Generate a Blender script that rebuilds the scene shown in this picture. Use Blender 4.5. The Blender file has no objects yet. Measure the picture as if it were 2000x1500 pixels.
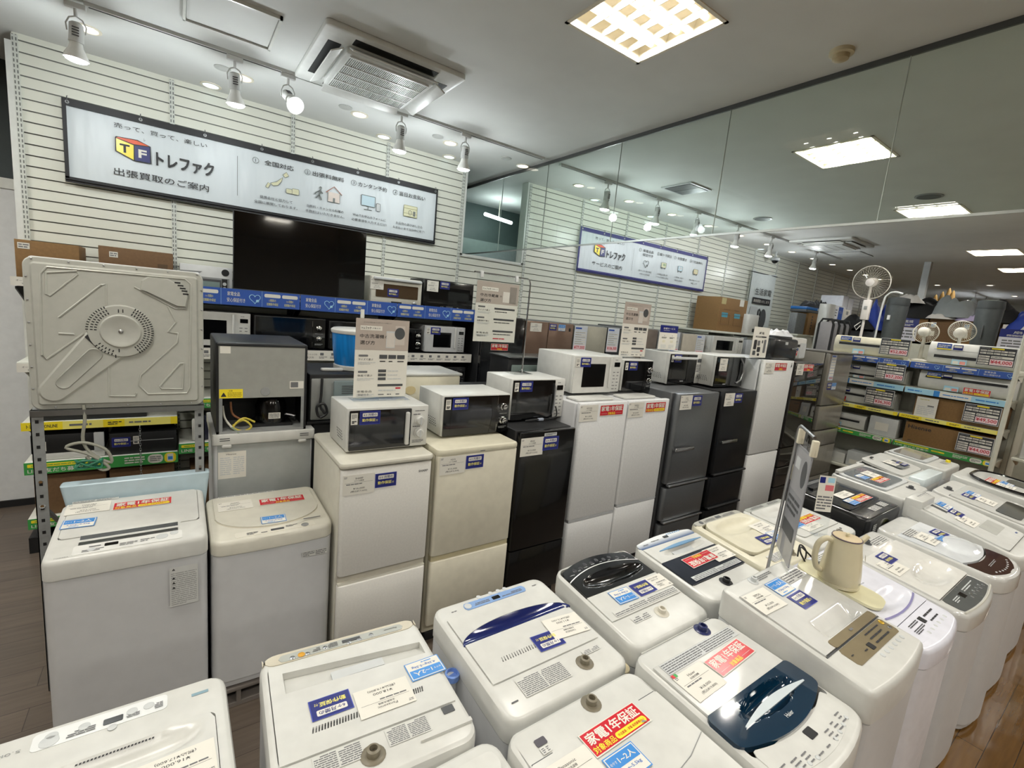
import bpy, math, random
from mathutils import Matrix, Vector
PI = math.pi
S = bpy.context.scene
C = S.collection
R = random.Random(7)

# ------------------------------------------------------------------ camera
cam = bpy.data.cameras.new('camera'); cam.sensor_fit = 'HORIZONTAL'; cam.sensor_width = 36
cam.lens = 921.5 / 2000 * 36; cam.clip_start = .05; cam.clip_end = 80
co = bpy.data.objects.new('camera', cam); C.objects.link(co)
yaw, pit, rol = math.radians(35.875), math.radians(9.048), math.radians(5.444)
fw = Vector((math.sin(yaw) * math.cos(pit), math.cos(yaw) * math.cos(pit), -math.sin(pit)))
rt = Vector((math.cos(yaw), -math.sin(yaw), 0)); up = rt.cross(fw)
rt2 = math.cos(rol) * rt + math.sin(rol) * up; up2 = math.cos(rol) * up - math.sin(rol) * rt
mw = Matrix((rt2, up2, -fw)).transposed().to_4x4(); mw.translation = (0, 0, 2.1)
co.matrix_world = mw
S.camera = co
# ------------------------------------------------------------------ world, exposure
wd = bpy.data.worlds.new('world'); S.world = wd; wd.use_nodes = True
wd.node_tree.nodes['Background'].inputs[0].default_value = (.5, .55, .6, 1)
wd.node_tree.nodes['Background'].inputs[1].default_value = .05
S.view_settings.view_transform = 'Standard'; S.view_settings.look = 'None'
S.view_settings.gamma = 1; S.view_settings.use_curve_mapping = False
S.view_settings.exposure = 0.0
S.cycles.use_denoising = True
S.cycles.max_bounces = 7; S.cycles.diffuse_bounces = 4; S.cycles.glossy_bounces = 4
S.cycles.transmission_bounces = 6; S.cycles.transparent_max_bounces = 14
S.cycles.caustics_reflective = False; S.cycles.caustics_refractive = False
S.cycles.sample_clamp_indirect = 4
S.cycles.use_light_tree = False
S.cycles.adaptive_threshold = .03
TUBE, SPOT, DOWN = 2.2, 9.0, 7.0         # glow of the fluorescent tubes, track lamps, downlights
P_TUBE, P_SPOT = 40.0, 12.0              # watts of the lamps inside the fittings
HC = 3.66                                # ceiling height
YW = 5.03                                # slat wall

# ------------------------------------------------------------------ materials
def lin(h):
    h = h.lstrip('#'); o = []
    for i in (0, 2, 4):
        c = int(h[i:i + 2], 16) / 255
        o.append(c / 12.92 if c <= .04045 else ((c + .055) / 1.055) ** 2.4)
    return (*o, 1)
_m = {}
def mat(h, r=.5, metal=0, em=0, noise=.04, scale=18, bump=0, coat=0, name=None, alpha=1):
    k = (h, r, metal, em, noise, scale, bump, coat, alpha)
    if k in _m: return _m[k]
    m = bpy.data.materials.new(name or 'surface_' + h.lstrip('#')); m.use_nodes = True
    nt = m.node_tree; b = nt.nodes['Principled BSDF']
    b.inputs['Roughness'].default_value = r; b.inputs['Metallic'].default_value = metal
    b.inputs['Coat Weight'].default_value = coat; b.inputs['Coat Roughness'].default_value = .04
    if em:
        b.inputs['Base Color'].default_value = lin(h)
        b.inputs['Emission Color'].default_value = lin(h); b.inputs['Emission Strength'].default_value = em
        m.cycles.emission_sampling = 'NONE'      # the lamps below carry the light of the fittings
    else:
        tc = nt.nodes.new('ShaderNodeTexCoord'); nz = nt.nodes.new('ShaderNodeTexNoise')
        nz.inputs['Scale'].default_value = scale; nz.inputs['Detail'].default_value = 2
        nt.links.new(tc.outputs['Object'], nz.inputs['Vector'])
        mr = nt.nodes.new('ShaderNodeMapRange'); mr.inputs[1].default_value = .3; mr.inputs[2].default_value = .7
        mr.inputs[3].default_value = 1 - noise; mr.inputs[4].default_value = 1 + noise
        nt.links.new(nz.outputs[0], mr.inputs[0])
        hs = nt.nodes.new('ShaderNodeHueSaturation'); hs.inputs['Color'].default_value = lin(h)
        nt.links.new(mr.outputs[0], hs.inputs['Value']); nt.links.new(hs.outputs[0], b.inputs['Base Color'])
        if bump:
            bp = nt.nodes.new('ShaderNodeBump'); bp.inputs['Strength'].default_value = bump; bp.inputs['Distance'].default_value = .004
            nt.links.new(nz.outputs[0], bp.inputs['Height']); nt.links.new(bp.outputs[0], b.inputs['Normal'])
    if alpha < 1: b.inputs['Alpha'].default_value = alpha
    _m[k] = m
    return m
def glassy(name, tint, ior=1.45, rough=.0):
    m = bpy.data.materials.new(name); m.use_nodes = True; nt = m.node_tree; nt.nodes.clear()
    o = nt.nodes.new('ShaderNodeOutputMaterial'); mx = nt.nodes.new('ShaderNodeMixShader')
    f = nt.nodes.new('ShaderNodeFresnel'); f.inputs[0].default_value = ior
    t = nt.nodes.new('ShaderNodeBsdfTransparent'); t.inputs[0].default_value = (*tint, 1)
    g = nt.nodes.new('ShaderNodeBsdfGlossy'); g.inputs['Roughness'].default_value = rough
    L = nt.links.new
    ge = nt.nodes.new('ShaderNodeNewGeometry'); iv = nt.nodes.new('ShaderNodeMath'); iv.operation = 'SUBTRACT'; iv.inputs[0].default_value = 1
    ml = nt.nodes.new('ShaderNodeMath'); ml.operation = 'MULTIPLY'
    L(ge.outputs['Backfacing'], iv.inputs[1]); L(f.outputs[0], ml.inputs[0]); L(iv.outputs[0], ml.inputs[1])
    L(ml.outputs[0], mx.inputs[0]); L(t.outputs[0], mx.inputs[1]); L(g.outputs[0], mx.inputs[2]); L(mx.outputs[0], o.inputs[0])
    return m
WHITE = mat('cbcbc6', .3, name='white_plastic'); WGLOSS = mat('cdcdc9', .12, coat=.5, name='gloss_white_plastic')
WSTEEL = mat('c9cacb', .38, noise=.02, name='white_enamel'); CREAM = mat('d2cdb8', .35, name='cream_plastic')
IVORY = mat('cfccbf', .35, name='ivory_plastic'); BEIGE = mat('c5beac', .35, name='beige_plastic')
GREY = mat('8f9190', .4, name='grey_plastic'); LGREY = mat('c3c6c6', .4, name='light_grey_plastic'); DGREY = mat('4a4c4e', .45, name='dark_grey_plastic')
BLACK = mat('0b0b0c', .14, coat=.4, name='gloss_black'); MBLACK = mat('141517', .5, name='matt_black')
STEEL = mat('b9bbbd', .28, metal=1, name='bright_steel'); CHROME = mat('d8d8d8', .1, metal=1, noise=0, name='chrome')
GALV = mat('8f9292', .45, metal=.25, scale=40, noise=.08, name='galvanised_steel')
CARD = mat('7f6039', .8, scale=60, noise=.08, name='cardboard'); CARD2 = mat('6d5236', .8, scale=60, noise=.08, name='dark_cardboard')
PAPER = mat('dedbd1', .6, noise=.01, name='paper'); GLOSSP = mat('f2f2ef', .25, noise=.01, name='laminated_paper')
INK = mat('26262a', .6, noise=0, name='dark_ink'); INK2 = mat('6a6a6c', .6, noise=0, name='grey_ink')
RED = mat('c41f2d', .22, noise=.01, name='red_print'); YEL = mat('f2dc2e', .3, noise=.01, name='yellow_print')
NAVY = mat('1c2470', .28, noise=.01, name='navy_print'); BLUE = mat('3a86cf', .28, noise=.01, name='blue_print')
PYEL = mat('efe57a', .4, noise=.01, name='pale_yellow_print'); REDINK = mat('c23040', .5, noise=0, name='red_ink')
ROYAL = mat('3558a8', .3, noise=.02, name='royal_blue_print'); GREEN = mat('3f9a4c', .35, noise=.02, name='green_print')
SKYB = mat('a5d2e6', .35, noise=.02, name='pale_blue_print'); TAUPE = mat('b3a79d', .45, noise=.02, name='taupe_print')

# ------------------------------------------------------------------ mesh building
def rrect(x0, y0, x1, y1, r, n=4, e=1):
    r = max(min(r, (x1 - x0) / 2 - 1e-5, (y1 - y0) / 2 - 1e-5), 1e-5); o = []
    cs = ((x1 - r, y1 - r, 0), (x0 + r, y1 - r, PI / 2), (x0 + r, y0 + r, PI), (x1 - r, y0 + r, PI * 1.5))
    for cx, cy, a in cs:
        for i in range(n + 1):
            t = a + PI / 2 * i / n; o.append((cx + r * math.cos(t), cy + r * math.sin(t)))
    if e > 1:                                # extra points on the straight runs
        q = []
        for i, p in enumerate(o):
            q.append(p); p2 = o[(i + 1) % len(o)]
            if i % (n + 1) == n:
                for k in range(1, e): q.append((p[0] + (p2[0] - p[0]) * k / e, p[1] + (p2[1] - p[1]) * k / e))
        o = q
    return o
_tc = {}
def tgeo(s):
    k = s
    if k not in _tc:
        c = bpy.data.curves.new('t', 'FONT'); c.body = s; c.resolution_u = 2
        o = bpy.data.objects.new('t', c); me = o.to_mesh()
        v = [(p.co.x, p.co.y) for p in me.vertices]; f = [tuple(p.vertices) for p in me.polygons]
        o.to_mesh_clear(); bpy.data.objects.remove(o); bpy.data.curves.remove(c)
        xs = [p[0] for p in v]; ys = [p[1] for p in v]
        _tc[k] = (v, f, min(xs), max(xs), min(ys), max(ys))
    return _tc[k]
class MB:
    def __init__(s, F=None): s.V = []; s.P = []; s.I = []; s.mt = []; s.F = F or Matrix()
    def add(s, vs, fs, m):
        b = len(s.V); F = s.F
        s.V += [tuple(F @ Vector(v)) for v in vs]
        if m not in s.mt: s.mt.append(m)
        i = s.mt.index(m)
        for f in fs: s.P.append([b + k for k in f]); s.I.append(i)
        return s
    def loft(s, secs, m, c0=True, c1=True):
        n = len(secs[0]); vs = [p for q in secs for p in q]; fs = []
        for k in range(len(secs) - 1):
            for i in range(n):
                j = (i + 1) % n; fs.append((k * n + i, k * n + j, k * n + n + j, k * n + n + i))
        if c0: fs.append(tuple(range(n - 1, -1, -1)))
        if c1: fs.append(tuple(range((len(secs) - 1) * n, len(secs) * n)))
        return s.add(vs, fs, m)
    def box(s, x0, y0, z0, x1, y1, z1, m):
        return s.add([(x0, y0, z0), (x1, y0, z0), (x1, y1, z0), (x0, y1, z0), (x0, y0, z1), (x1, y0, z1), (x1, y1, z1), (x0, y1, z1)],
                     [(3, 2, 1, 0), (4, 5, 6, 7), (0, 1, 5, 4), (1, 2, 6, 5), (2, 3, 7, 6), (3, 0, 4, 7)], m)
    def rbox(s, x0, y0, z0, x1, y1, z1, m, r=.01, k=None, n=3):
        k = min(r, .01) if k is None else k
        k = min(k, (z1 - z0) / 2 - 1e-5)
        secs = []
        for z, i in ((z0, k), (z0 + k * .3, k * .3), (z0 + k, 0), (z1 - k, 0), (z1 - k * .3, k * .3), (z1, k)):
            secs.append([(x, y, z) for x, y in rrect(x0 + i, y0 + i, x1 - i, y1 - i, max(r - i, .0005), n)])
        return s.loft(secs, m)
    def prism(s, poly, z0, z1, m): return s.loft([[(x, y, z0) for x, y in poly], [(x, y, z1) for x, y in poly]], m)
    def rplate(s, x0, y0, x1, y1, z0, z1, m, r=.005, n=3): return s.prism(rrect(x0, y0, x1, y1, r, n), z0, z1, m)
    def rect(s, x0, y0, x1, y1, m, z=0): return s.add([(x0, y0, z), (x1, y0, z), (x1, y1, z), (x0, y1, z)], [(0, 1, 2, 3)], m)
    def cyl(s, a, b, r0, r1, m, n=16, caps=True):
        a = Vector(a); b = Vector(b); d = (b - a).normalized()
        u = d.orthogonal().normalized(); w = d.cross(u)
        ring = lambda c, r: [tuple(c + r * (math.cos(t) * u + math.sin(t) * w)) for t in (2 * PI * i / n for i in range(n))]
        return s.loft([ring(a, r0), ring(b, r1)], m, caps, caps)
    def tube(s, pts, r, m, n=8, sm=False):
        pts = [Vector(p) for p in pts]
        if sm:                               # smooth curve through the points
            o = []
            for i in range(len(pts) - 1):
                p0, p1, p2, p3 = pts[max(i - 1, 0)], pts[i], pts[i + 1], pts[min(i + 2, len(pts) - 1)]
                for k in range(5):
                    t = k / 5; o.append(.5 * (2 * p1 + (p2 - p0) * t + (2 * p0 - 5 * p1 + 4 * p2 - p3) * t * t + (3 * p1 - p0 - 3 * p2 + p3) * t ** 3))
            pts = o + [pts[-1]]
        secs = []; u = None
        for i, p in enumerate(pts):
            d = (pts[min(i + 1, len(pts) - 1)] - pts[max(i - 1, 0)]).normalized()
            u = d.orthogonal().normalized() if u is None else (u - d * u.dot(d)).normalized()
            w = d.cross(u)
            secs.append([tuple(p + r * (math.cos(2 * PI * k / n) * u + math.sin(2 * PI * k / n) * w)) for k in range(n)])
        return s.loft(secs, m)
    def lathe(s, prof, m, c=(0, 0, 0), n=24, caps=True):
        return s.loft([[(c[0] + r * math.cos(2 * PI * k / n), c[1] + r * math.sin(2 * PI * k / n), c[2] + z) for k in range(n)] for r, z in prof], m, caps, caps)
    def grid(s, fn, nu, nv, m):
        vs = [fn(i / nu, j / nv) for j in range(nv + 1) for i in range(nu + 1)]
        fs = [(j * (nu + 1) + i, j * (nu + 1) + i + 1, (j + 1) * (nu + 1) + i + 1, (j + 1) * (nu + 1) + i) for j in range(nv) for i in range(nu)]
        return s.add(vs, fs, m)
    def text(s, t, x, y, h, m, z=.0006, w=None, bold=0, rot=0):
        v, f, a, b, c, d = tgeo(t); sy = h / (d - c); sx = w / (b - a) if w else sy
        cr, sr = math.cos(rot), math.sin(rot); o = []
        for p in v:
            px = (p[0] - (a + b) / 2) * sx; py = (p[1] - (c + d) / 2) * sy
            o.append((x + px * cr - py * sr, y + px * sr + py * cr, z))
        if bold:                             # heavier strokes: the same glyphs laid again a hair to each side
            e = bold * .6 * min(sx, sy)
            for i, (ex, ey) in enumerate(((e, e), (-e, e), (e, -e), (-e, -e))): s.add([(p[0] + ex, p[1] + ey, p[2] + i * 1e-5) for p in o], f, m)
            return s
        return s.add(o, f, m)
    def greek(s, x0, y0, x1, y1, rows, m, z=.0006, seed=1, fill=.5, gap=.25):
        q = random.Random(seed); rh = (y1 - y0) / rows
        for i in range(rows):
            y = y1 - rh * (i + .5); x = x0; xe = x0 + (x1 - x0) * (1 if i < rows - 1 else q.uniform(.5, 1))
            while x < xe - rh * .4:
                L = q.uniform(.8, 3.5) * rh; e = min(x + L, xe)
                s.rect(x, y - rh * fill / 2, e, y + rh * fill / 2, m, z); x = e + rh * gap
        return s
    def mesh(s, name, smooth=True):
        me = bpy.data.meshes.new(name); me.from_pydata(s.V, [], s.P)
        for m in s.mt: me.materials.append(m)
        me.polygons.foreach_set('material_index', s.I)
        if smooth:
            me.polygons.foreach_set('use_smooth', [True] * len(s.P)); me.set_sharp_from_angle(angle=math.radians(38))
        me.update()
        return me
def frame(o, ux, uy):
    ux = Vector(ux).normalized(); uy = Vector(uy); uy = (uy - ux * uy.dot(ux)).normalized(); uz = ux.cross(uy)
    m = Matrix((ux, uy, uz)).transposed().to_4x4(); m.translation = Vector(o)
    return m
def thing(name, label, cat, loc=(0, 0, 0), rot=0, group=None):
    o = bpy.data.objects.new(name, None); C.objects.link(o); o.location = loc; o.rotation_euler = (0, 0, rot)
    o.empty_display_size = .05
    tag(o, label, cat, group); return o
def tag(o, label, cat, group=None):
    o['label'] = label; o['category'] = cat
    if group: o['group'] = group
    return o
def part(name, mb, parent, M=None, label=None, smooth=True):
    me = mb if isinstance(mb, bpy.types.Mesh) else mb.mesh(name, smooth)
    o = bpy.data.objects.new(name, me); C.objects.link(o); o.parent = parent
    if M is not None: o.matrix_local = M
    if label: o['label'] = label
    return o
def solo(name, mb, label, cat, loc=(0, 0, 0), rot=0, group=None):
    me = mb if isinstance(mb, bpy.types.Mesh) else mb.mesh(name)
    o = bpy.data.objects.new(name, me); C.objects.link(o); o.location = loc; o.rotation_euler = (0, 0, rot)
    return tag(o, label, cat, group)
def struct(name, mb, label=None):
    o = bpy.data.objects.new(name, mb.mesh(name)); C.objects.link(o); o['kind'] = 'structure'
    if label: o['label'] = label
    return o
def arc(c, r, a0, a1, n, z=None):
    return [(c[0] + r * math.cos(a0 + (a1 - a0) * i / n), c[1] + r * math.sin(a0 + (a1 - a0) * i / n)) for i in range(n + 1)]
T4 = Matrix.Translation
def lamp(name, kind, power, color, parent, M, **kw):
    d = bpy.data.lights.new(name, kind); d.energy = power; d.color = color
    for k, v in kw.items(): setattr(d, k, v)
    o = bpy.data.objects.new(name, d); C.objects.link(o); o.parent = parent; o.matrix_local = M
    return o
# ------------------------------------------------------------------ the room
def brickmat(name, c1, c2, c3, rough, bw, bh, bump, coat=.3):
    m = bpy.data.materials.new(name); m.use_nodes = True; nt = m.node_tree; b = nt.nodes['Principled BSDF']
    tc = nt.nodes.new('ShaderNodeTexCoord'); br = nt.nodes.new('ShaderNodeTexBrick')
    br.inputs['Scale'].default_value = 1; br.inputs['Brick Width'].default_value = bw; br.inputs['Row Height'].default_value = bh
    br.inputs['Mortar Size'].default_value = .002
    br.inputs['Color1'].default_value = lin(c1); br.inputs['Color2'].default_value = lin(c2); br.inputs['Mortar'].default_value = lin(c3)
    nz = nt.nodes.new('ShaderNodeTexNoise'); nz.inputs['Scale'].default_value = 3.0; nz.inputs['Detail'].default_value = 5
    mp = nt.nodes.new('ShaderNodeMapping'); mp.inputs['Scale'].default_value = (1.2, 14, 1)
    mx = nt.nodes.new('ShaderNodeMix'); mx.data_type = 'RGBA'; mx.blend_type = 'MULTIPLY'; mx.inputs[0].default_value = .45
    rp = nt.nodes.new('ShaderNodeValToRGB'); rp.color_ramp.elements[0].color = (.45, .42, .4, 1); rp.color_ramp.elements[1].color = (1, 1, 1, 1)
    rp.color_ramp.elements[0].position = .3; rp.color_ramp.elements[1].position = .65
    L = nt.links.new
    L(tc.outputs['Object'], br.inputs['Vector']); L(tc.outputs['Object'], mp.inputs[0]); L(mp.outputs[0], nz.inputs['Vector'])
    L(nz.outputs[0], rp.inputs[0]); L(br.outputs[0], mx.inputs[6]); L(rp.outputs[0], mx.inputs[7]); L(mx.outputs[2], b.inputs['Base Color'])
    wv = nt.nodes.new('ShaderNodeTexNoise'); wv.inputs['Scale'].default_value = 5; wv.inputs['Detail'].default_value = 1
    L(tc.outputs['Object'], wv.inputs['Vector'])
    bp = nt.nodes.new('ShaderNodeBump'); bp.inputs['Strength'].default_value = bump; bp.inputs['Distance'].default_value = .02
    L(wv.outputs[0], bp.inputs['Height']); L(bp.outputs[0], b.inputs['Normal'])
    b.inputs['Roughness'].default_value = rough; b.inputs['Coat Weight'].default_value = coat; b.inputs['Coat Roughness'].default_value = .06
    return m
FLOORM = brickmat('dark_vinyl_planks', '5a5047', '665a4f', '3c342e', .38, 1.2, .15, .05, .1)
AISLEM = brickmat('varnished_wood_planks', '674a27', '77572e', '3a2a1a', .12, 1.4, .11, .35, .8)
X0, X1, Y0, Y1 = -6, 21, -9, 7.2
def room(name, mb, label, cat):
    o = struct(name, mb, label); o['category'] = cat; return o
room('floor', MB().box(X0, .62, -.1, X1, Y1, 0, FLOORM), 'dark brown vinyl plank floor under the appliances', 'floor')
room('floor_aisle', MB().box(X0, Y0, -.1, X1, .62, 0, AISLEM), 'glossy varnished wood floor of the aisle in front', 'floor')
# ceiling with square openings for the recessed lights
LX = [-3.2, -.57, 2.05, 4.66, 7.2, 10.4, 12.6, 15.2]; LYS = [1.95, -.9, -3.8]; LH = .285  # leftmost lights are added out of view, to lift the white panel wall
xs = [X0] + [v for x in LX for v in (x - LH, x + LH)] + [X1]
ys = [Y0] + [v for y in sorted(LYS) for v in (y - LH, y + LH)] + [Y1]
CEILM = mat('dadcd9', .7, scale=3, noise=.03, bump=.1, name='painted_ceiling')
mb = MB()
for i in range(len(xs) - 1):
    for j in range(len(ys) - 1):
        if i % 2 and j % 2: continue
        mb.add([(xs[i], ys[j], HC), (xs[i], ys[j + 1], HC), (xs[i + 1], ys[j + 1], HC), (xs[i + 1], ys[j], HC)], [(0, 1, 2, 3)], CEILM)
        mb.add([(xs[i], ys[j], HC + .15), (xs[i], ys[j + 1], HC + .15), (xs[i + 1], ys[j + 1], HC + .15), (xs[i + 1], ys[j], HC + .15)], [(3, 2, 1, 0)], CEILM)
room('ceiling', mb, 'flat painted shop ceiling', 'ceiling')
WALLM = mat('cfd0ca', .6, scale=4, name='painted_wall')
room('wall_right', MB().box(X1, Y0, 0, X1 + .1, Y1, HC, WALLM), 'plain far end wall of the shop', 'wall')
room('wall_front', MB().box(X0, Y0 - .1, 0, X1, Y0, HC, WALLM), 'plain wall behind the camera', 'wall')
room('wall_side', MB().box(X0 - .1, Y0, 0, X0, Y1, HC, WALLM), 'plain side wall of the shop', 'wall')
room('wall_rear', MB().box(X0, Y1, 0, X1, Y1 + .1, HC, mat('4b5654', .6, name='dark_green_grey_wall')), 'dark wall behind the slat wall', 'wall')
# slat wall: boards 75 mm high with dark grooves between them
SLAT = mat('dedfd2', .3, scale=2, noise=.02, name='slatwall_board'); GRV = mat('8d8f86', .5, name='slatwall_groove')
gz = [3.315 + .0752 * 4 - .0752 * k for k in range(48)]
def slats(mb, x0, x1, z0, z1):
    cuts = [z for z in reversed(gz) if z0 + .01 < z < z1 - .01]; z = z0
    for c in cuts + [None]:
        e = z1 if c is None else c - .0045
        mb.add([(x0, YW, z), (x1, YW, z), (x1, YW, e), (x0, YW, e)], [(0, 1, 2, 3)], SLAT)
        if c is None: break
        a, b = c - .0045, c + .0045
        mb.add([(x0, YW, a), (x1, YW, a), (x1, YW + .014, a), (x0, YW + .014, a), (x0, YW + .014, b), (x1, YW + .014, b), (x1, YW, b), (x0, YW, b)],
               [(0, 1, 2, 3), (3, 2, 5, 4), (4, 5, 6, 7)], GRV)
        z = b
mb = MB()
WX0, WX1, WZ = 2.735, 3.6, 2.68
slats(mb, -.9, WX0, 0, HC); slats(mb, WX0, WX1, 0, WZ); slats(mb, WX1, 20.9, 0, HC)
mb.box(-.9, YW + .02, 0, WX0 - .03, YW + .1, HC, SLAT); mb.box(WX0 - .03, YW + .02, 0, WX1 + .03, YW + .1, WZ - .02, SLAT); mb.box(WX1 + .03, YW + .02, 0, 20.9, YW + .1, HC, SLAT)
room('wall_back', mb, 'long white slat wall with horizontal grooves', 'wall')
WTRIM = mat('d9dbd5', .35, name='white_trim')
mb = MB().box(WX0 - .02, YW - .006, WZ - .02, WX0 + .004, YW + .12, HC, WTRIM).box(WX1 - .004, YW - .006, WZ - .02, WX1 + .02, YW + .12, HC, WTRIM).box(WX0 - .02, YW - .006, WZ - .03, WX1 + .02, YW + .12, WZ, WTRIM)
room('trim_1', mb, 'white edging round the opening in the slat wall', 'trim')
room('trim_2', MB().box(-.935, YW - .01, 0, -.9, YW + .12, HC - .06, WTRIM), 'white end post of the slat wall', 'trim')
# space behind the opening
DK = mat('52605e', .5, name='dim_green_grey'); DK2 = mat('8d9b97', .45, name='pale_green_grey')
mb = MB().box(1.6, 6.75, 2.1, 5.2, 6.8, HC, DK).box(1.6, 6.73, 2.1, 5.2, 6.75, 3.12, DK2).box(1.6, 6.71, 2.72, 5.2, 6.73, 2.76, MBLACK)
mb.box(3.05, 6.70, 2.1, 3.07, 6.73, 3.2, MBLACK)
room('wall_recess', mb, 'grey green wall of the store room seen through the opening', 'wall')
room('wall_left', MB().box(-5.9, 5.58, .06, -.75, 5.63, 2.68, mat('d4d6d6', .5, name='white_panel')).box(-5.9, 5.57, 2.66, -.75, 5.64, 2.74, WTRIM), 'white panel wall beyond the slat wall end', 'wall')
room('baseboard_left', MB().box(-5.9, 5.565, 0, -.75, 5.63, .06, MBLACK), 'black skirting under the white panel wall', 'baseboard')
room('wall_header', MB().box(-5.9, 5.75, 2.6, -.75, 5.8, HC, mat('353e3f', .6, name='dark_header')), 'dark header above the white panel wall', 'wall')
# slotted standards
sm = bpy.data.materials.new('slotted_steel'); sm.use_nodes = True; nt = sm.node_tree; b = nt.nodes['Principled BSDF']
tc = nt.nodes.new('ShaderNodeTexCoord'); sx = nt.nodes.new('ShaderNodeSeparateXYZ'); nt.links.new(tc.outputs['Object'], sx.inputs[0])
def mth(op, a, v=None):
    n = nt.nodes.new('ShaderNodeMath'); n.operation = op
    nt.links.new(a, n.inputs[0])
    if v is not None: n.inputs[1].default_value = v
    return n.outputs[0]
fz = mth('FRACT', mth('MULTIPLY', sx.outputs[2], 28.57)); inz = mth('LESS_THAN', fz, .6)
ax = mth('ABSOLUTE', sx.outputs[0]); d = mth('LESS_THAN', mth('ABSOLUTE', mth('SUBTRACT', ax, .0085)), .0035)
n = nt.nodes.new('ShaderNodeMath'); n.operation = 'MULTIPLY'; nt.links.new(inz, n.inputs[0]); nt.links.new(d, n.inputs[1])
mx = nt.nodes.new('ShaderNodeMix'); mx.data_type = 'RGBA'; mx.inputs[6].default_value = lin('cdd0c8'); mx.inputs[7].default_value = lin('6f726d')
nt.links.new(n.outputs[0], mx.inputs[0]); nt.links.new(mx.outputs[2], b.inputs['Base Color']); b.inputs['Roughness'].default_value = .35
for i, x in enumerate([-.885, 0, .9, 1.8, 2.69] + [3.64 + .905 * k for k in range(17)]):
    z1 = 3.645 if abs(x - 3.1) > .5 else 3.645
    o = room('trim_%d' % (i + 3), MB().box(-.0165, -.008, 0, .0165, .004, z1, sm), 'slotted steel shelf standard fixed to the slat wall', 'trim')
    o.location = (x, YW - .003, 0); o['group'] = 'slotted standards on the slat wall'

# ------------------------------------------------------------------ smoke barrier glass
GL = glassy('barrier_glass', (.90, .95, .925), 1.5)
gx = 3.23
g = thing('glass_smoke_barrier', 'row of clear glass panes hanging from the ceiling as a smoke barrier', 'glass barrier', (gx, 0, HC))
py = [6.7, 5.03, 4.18, 3.16, 2.14, 1.12, .1, -.92, -1.94, -2.96]
SEAL = mat('c9d0cc', .25, name='clear_sealant')
for a, b in zip(py, py[1:]):
    part('glass_pane', MB().box(-.004, b + .0016, -.885, .004, a - .0016, -.03, GL), g)
for y in py[1:-1]: part('sealant_joint', MB().box(-.0045, y - .0016, -.885, .0045, y + .0016, -.03, SEAL), g)
part('bottom_rail', MB().box(-.007, py[-1], -.896, .007, py[0], -.882, mat('b5bab6', .3, metal=.6, name='aluminium')), g)
part('top_rail', MB().box(-.007, py[-1], -.032, .007, py[0], 0, mat('4a4d4c', .4, name='dark_gasket')), g)

# ------------------------------------------------------------------ ceiling fittings
TUBEM = mat('fff3dc', em=TUBE, name='fluorescent_tube'); TROF = mat('e8e2d0', .35, noise=.01, name='light_housing')
DISC = mat('fff6e4', em=DOWN, name='downlight_lens'); SPOTM = mat('f2faff', em=SPOT, name='spot_lens')
TCOL = (1, .965, .89)
tube_me = MB().cyl((-.27, 0, 0), (.27, 0, 0), .017, .017, TUBEM, 10).mesh('tube')
def ceiling_light(x, y, label, group=None):
    t = thing('ceiling_light', label, 'ceiling light', (x, y, HC), 0, group)
    a = LH; mb = MB()
    mb.box(-a, -a, .11, a, a, .115, TROF)
    for s in (-1, 1):
        mb.box(min(s * a, s * (a - .004)), -a, -.0, max(s * a, s * (a - .004)), a, .11, TROF)
        mb.box(-a, min(s * a, s * (a - .004)), 0, a, max(s * a, s * (a - .004)), .11, TROF)
        mb.box(min(s * (a - .005), s * (a + .015)), -a - .015, -.006, max(s * (a - .005), s * (a + .015)), a + .015, 0, TROF)
        mb.box(-a - .015, min(s * (a - .005), s * (a + .015)), -.006, a + .015, max(s * (a - .005), s * (a + .015)), 0, TROF)
    part('housing', mb, t)
    for k in (-1, 0, 1): part('tube', tube_me, t, T4((0, k * .18, .055)))
    mb = MB()
    for yy in (-.09, .09): mb.add([(-.28, yy - .03, .1), (.28, yy - .03, .1), (.28, yy, .0), (-.28, yy, .0), (.28, yy + .03, .1), (-.28, yy + .03, .1)], [(0, 1, 2, 3), (3, 2, 4, 5)], TROF)
    for k in range(1, 5):
        xx = -.28 + .56 * k / 5
        for yy in (-.18, 0, .18): mb.box(xx - .002, yy - .085, .0, xx + .002, yy + .085, .04, TROF)
    part('louver', mb, t)
    if (x > 1 and y > 1):
        for k in (-1, 0, 1): lamp('tube_light', 'AREA', P_TUBE / 3, TCOL, t, T4((0, k * .18, .036)), shape='RECTANGLE', size=.54, size_y=.03)
    else: lamp('tube_light', 'AREA', P_TUBE, TCOL, t, T4((0, 0, .012)), shape='SQUARE', size=.54)
names = {(2.05, 1.95): 'square fluorescent ceiling light nearest, overhead between the air conditioner and the glass barrier',
         (4.66, 1.95): 'square fluorescent ceiling light just beyond the glass barrier', (7.2, 1.95): 'square fluorescent ceiling light second beyond the glass barrier',
         (10.4, 1.95): 'square fluorescent ceiling light third beyond the glass barrier, above the clothes', (12.6, 1.95): 'square fluorescent ceiling light fourth beyond the glass barrier'}
for y in LYS:
    for x in (LX if y > -2 else LX[1:5]):
        ceiling_light(x, y, names.get((x, y), 'square recessed fluorescent ceiling light outside the frame'), 'square ceiling lights')
dl_ring = MB().lathe([(.075, 0), (.075, -.006), (.058, -.008), (.054, -.002)], TROF, n=24, caps=False).mesh('trim_ring')
dl_disc = MB().lathe([(.056, 0), (.056, -.003)], DISC, n=20).mesh('lens')
def downlight(x, y, label):
    t = thing('downlight', label, 'downlight', (x, y, HC), 0, 'round downlights'); part('trim_ring', dl_ring, t); part('lens', dl_disc, t)
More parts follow.
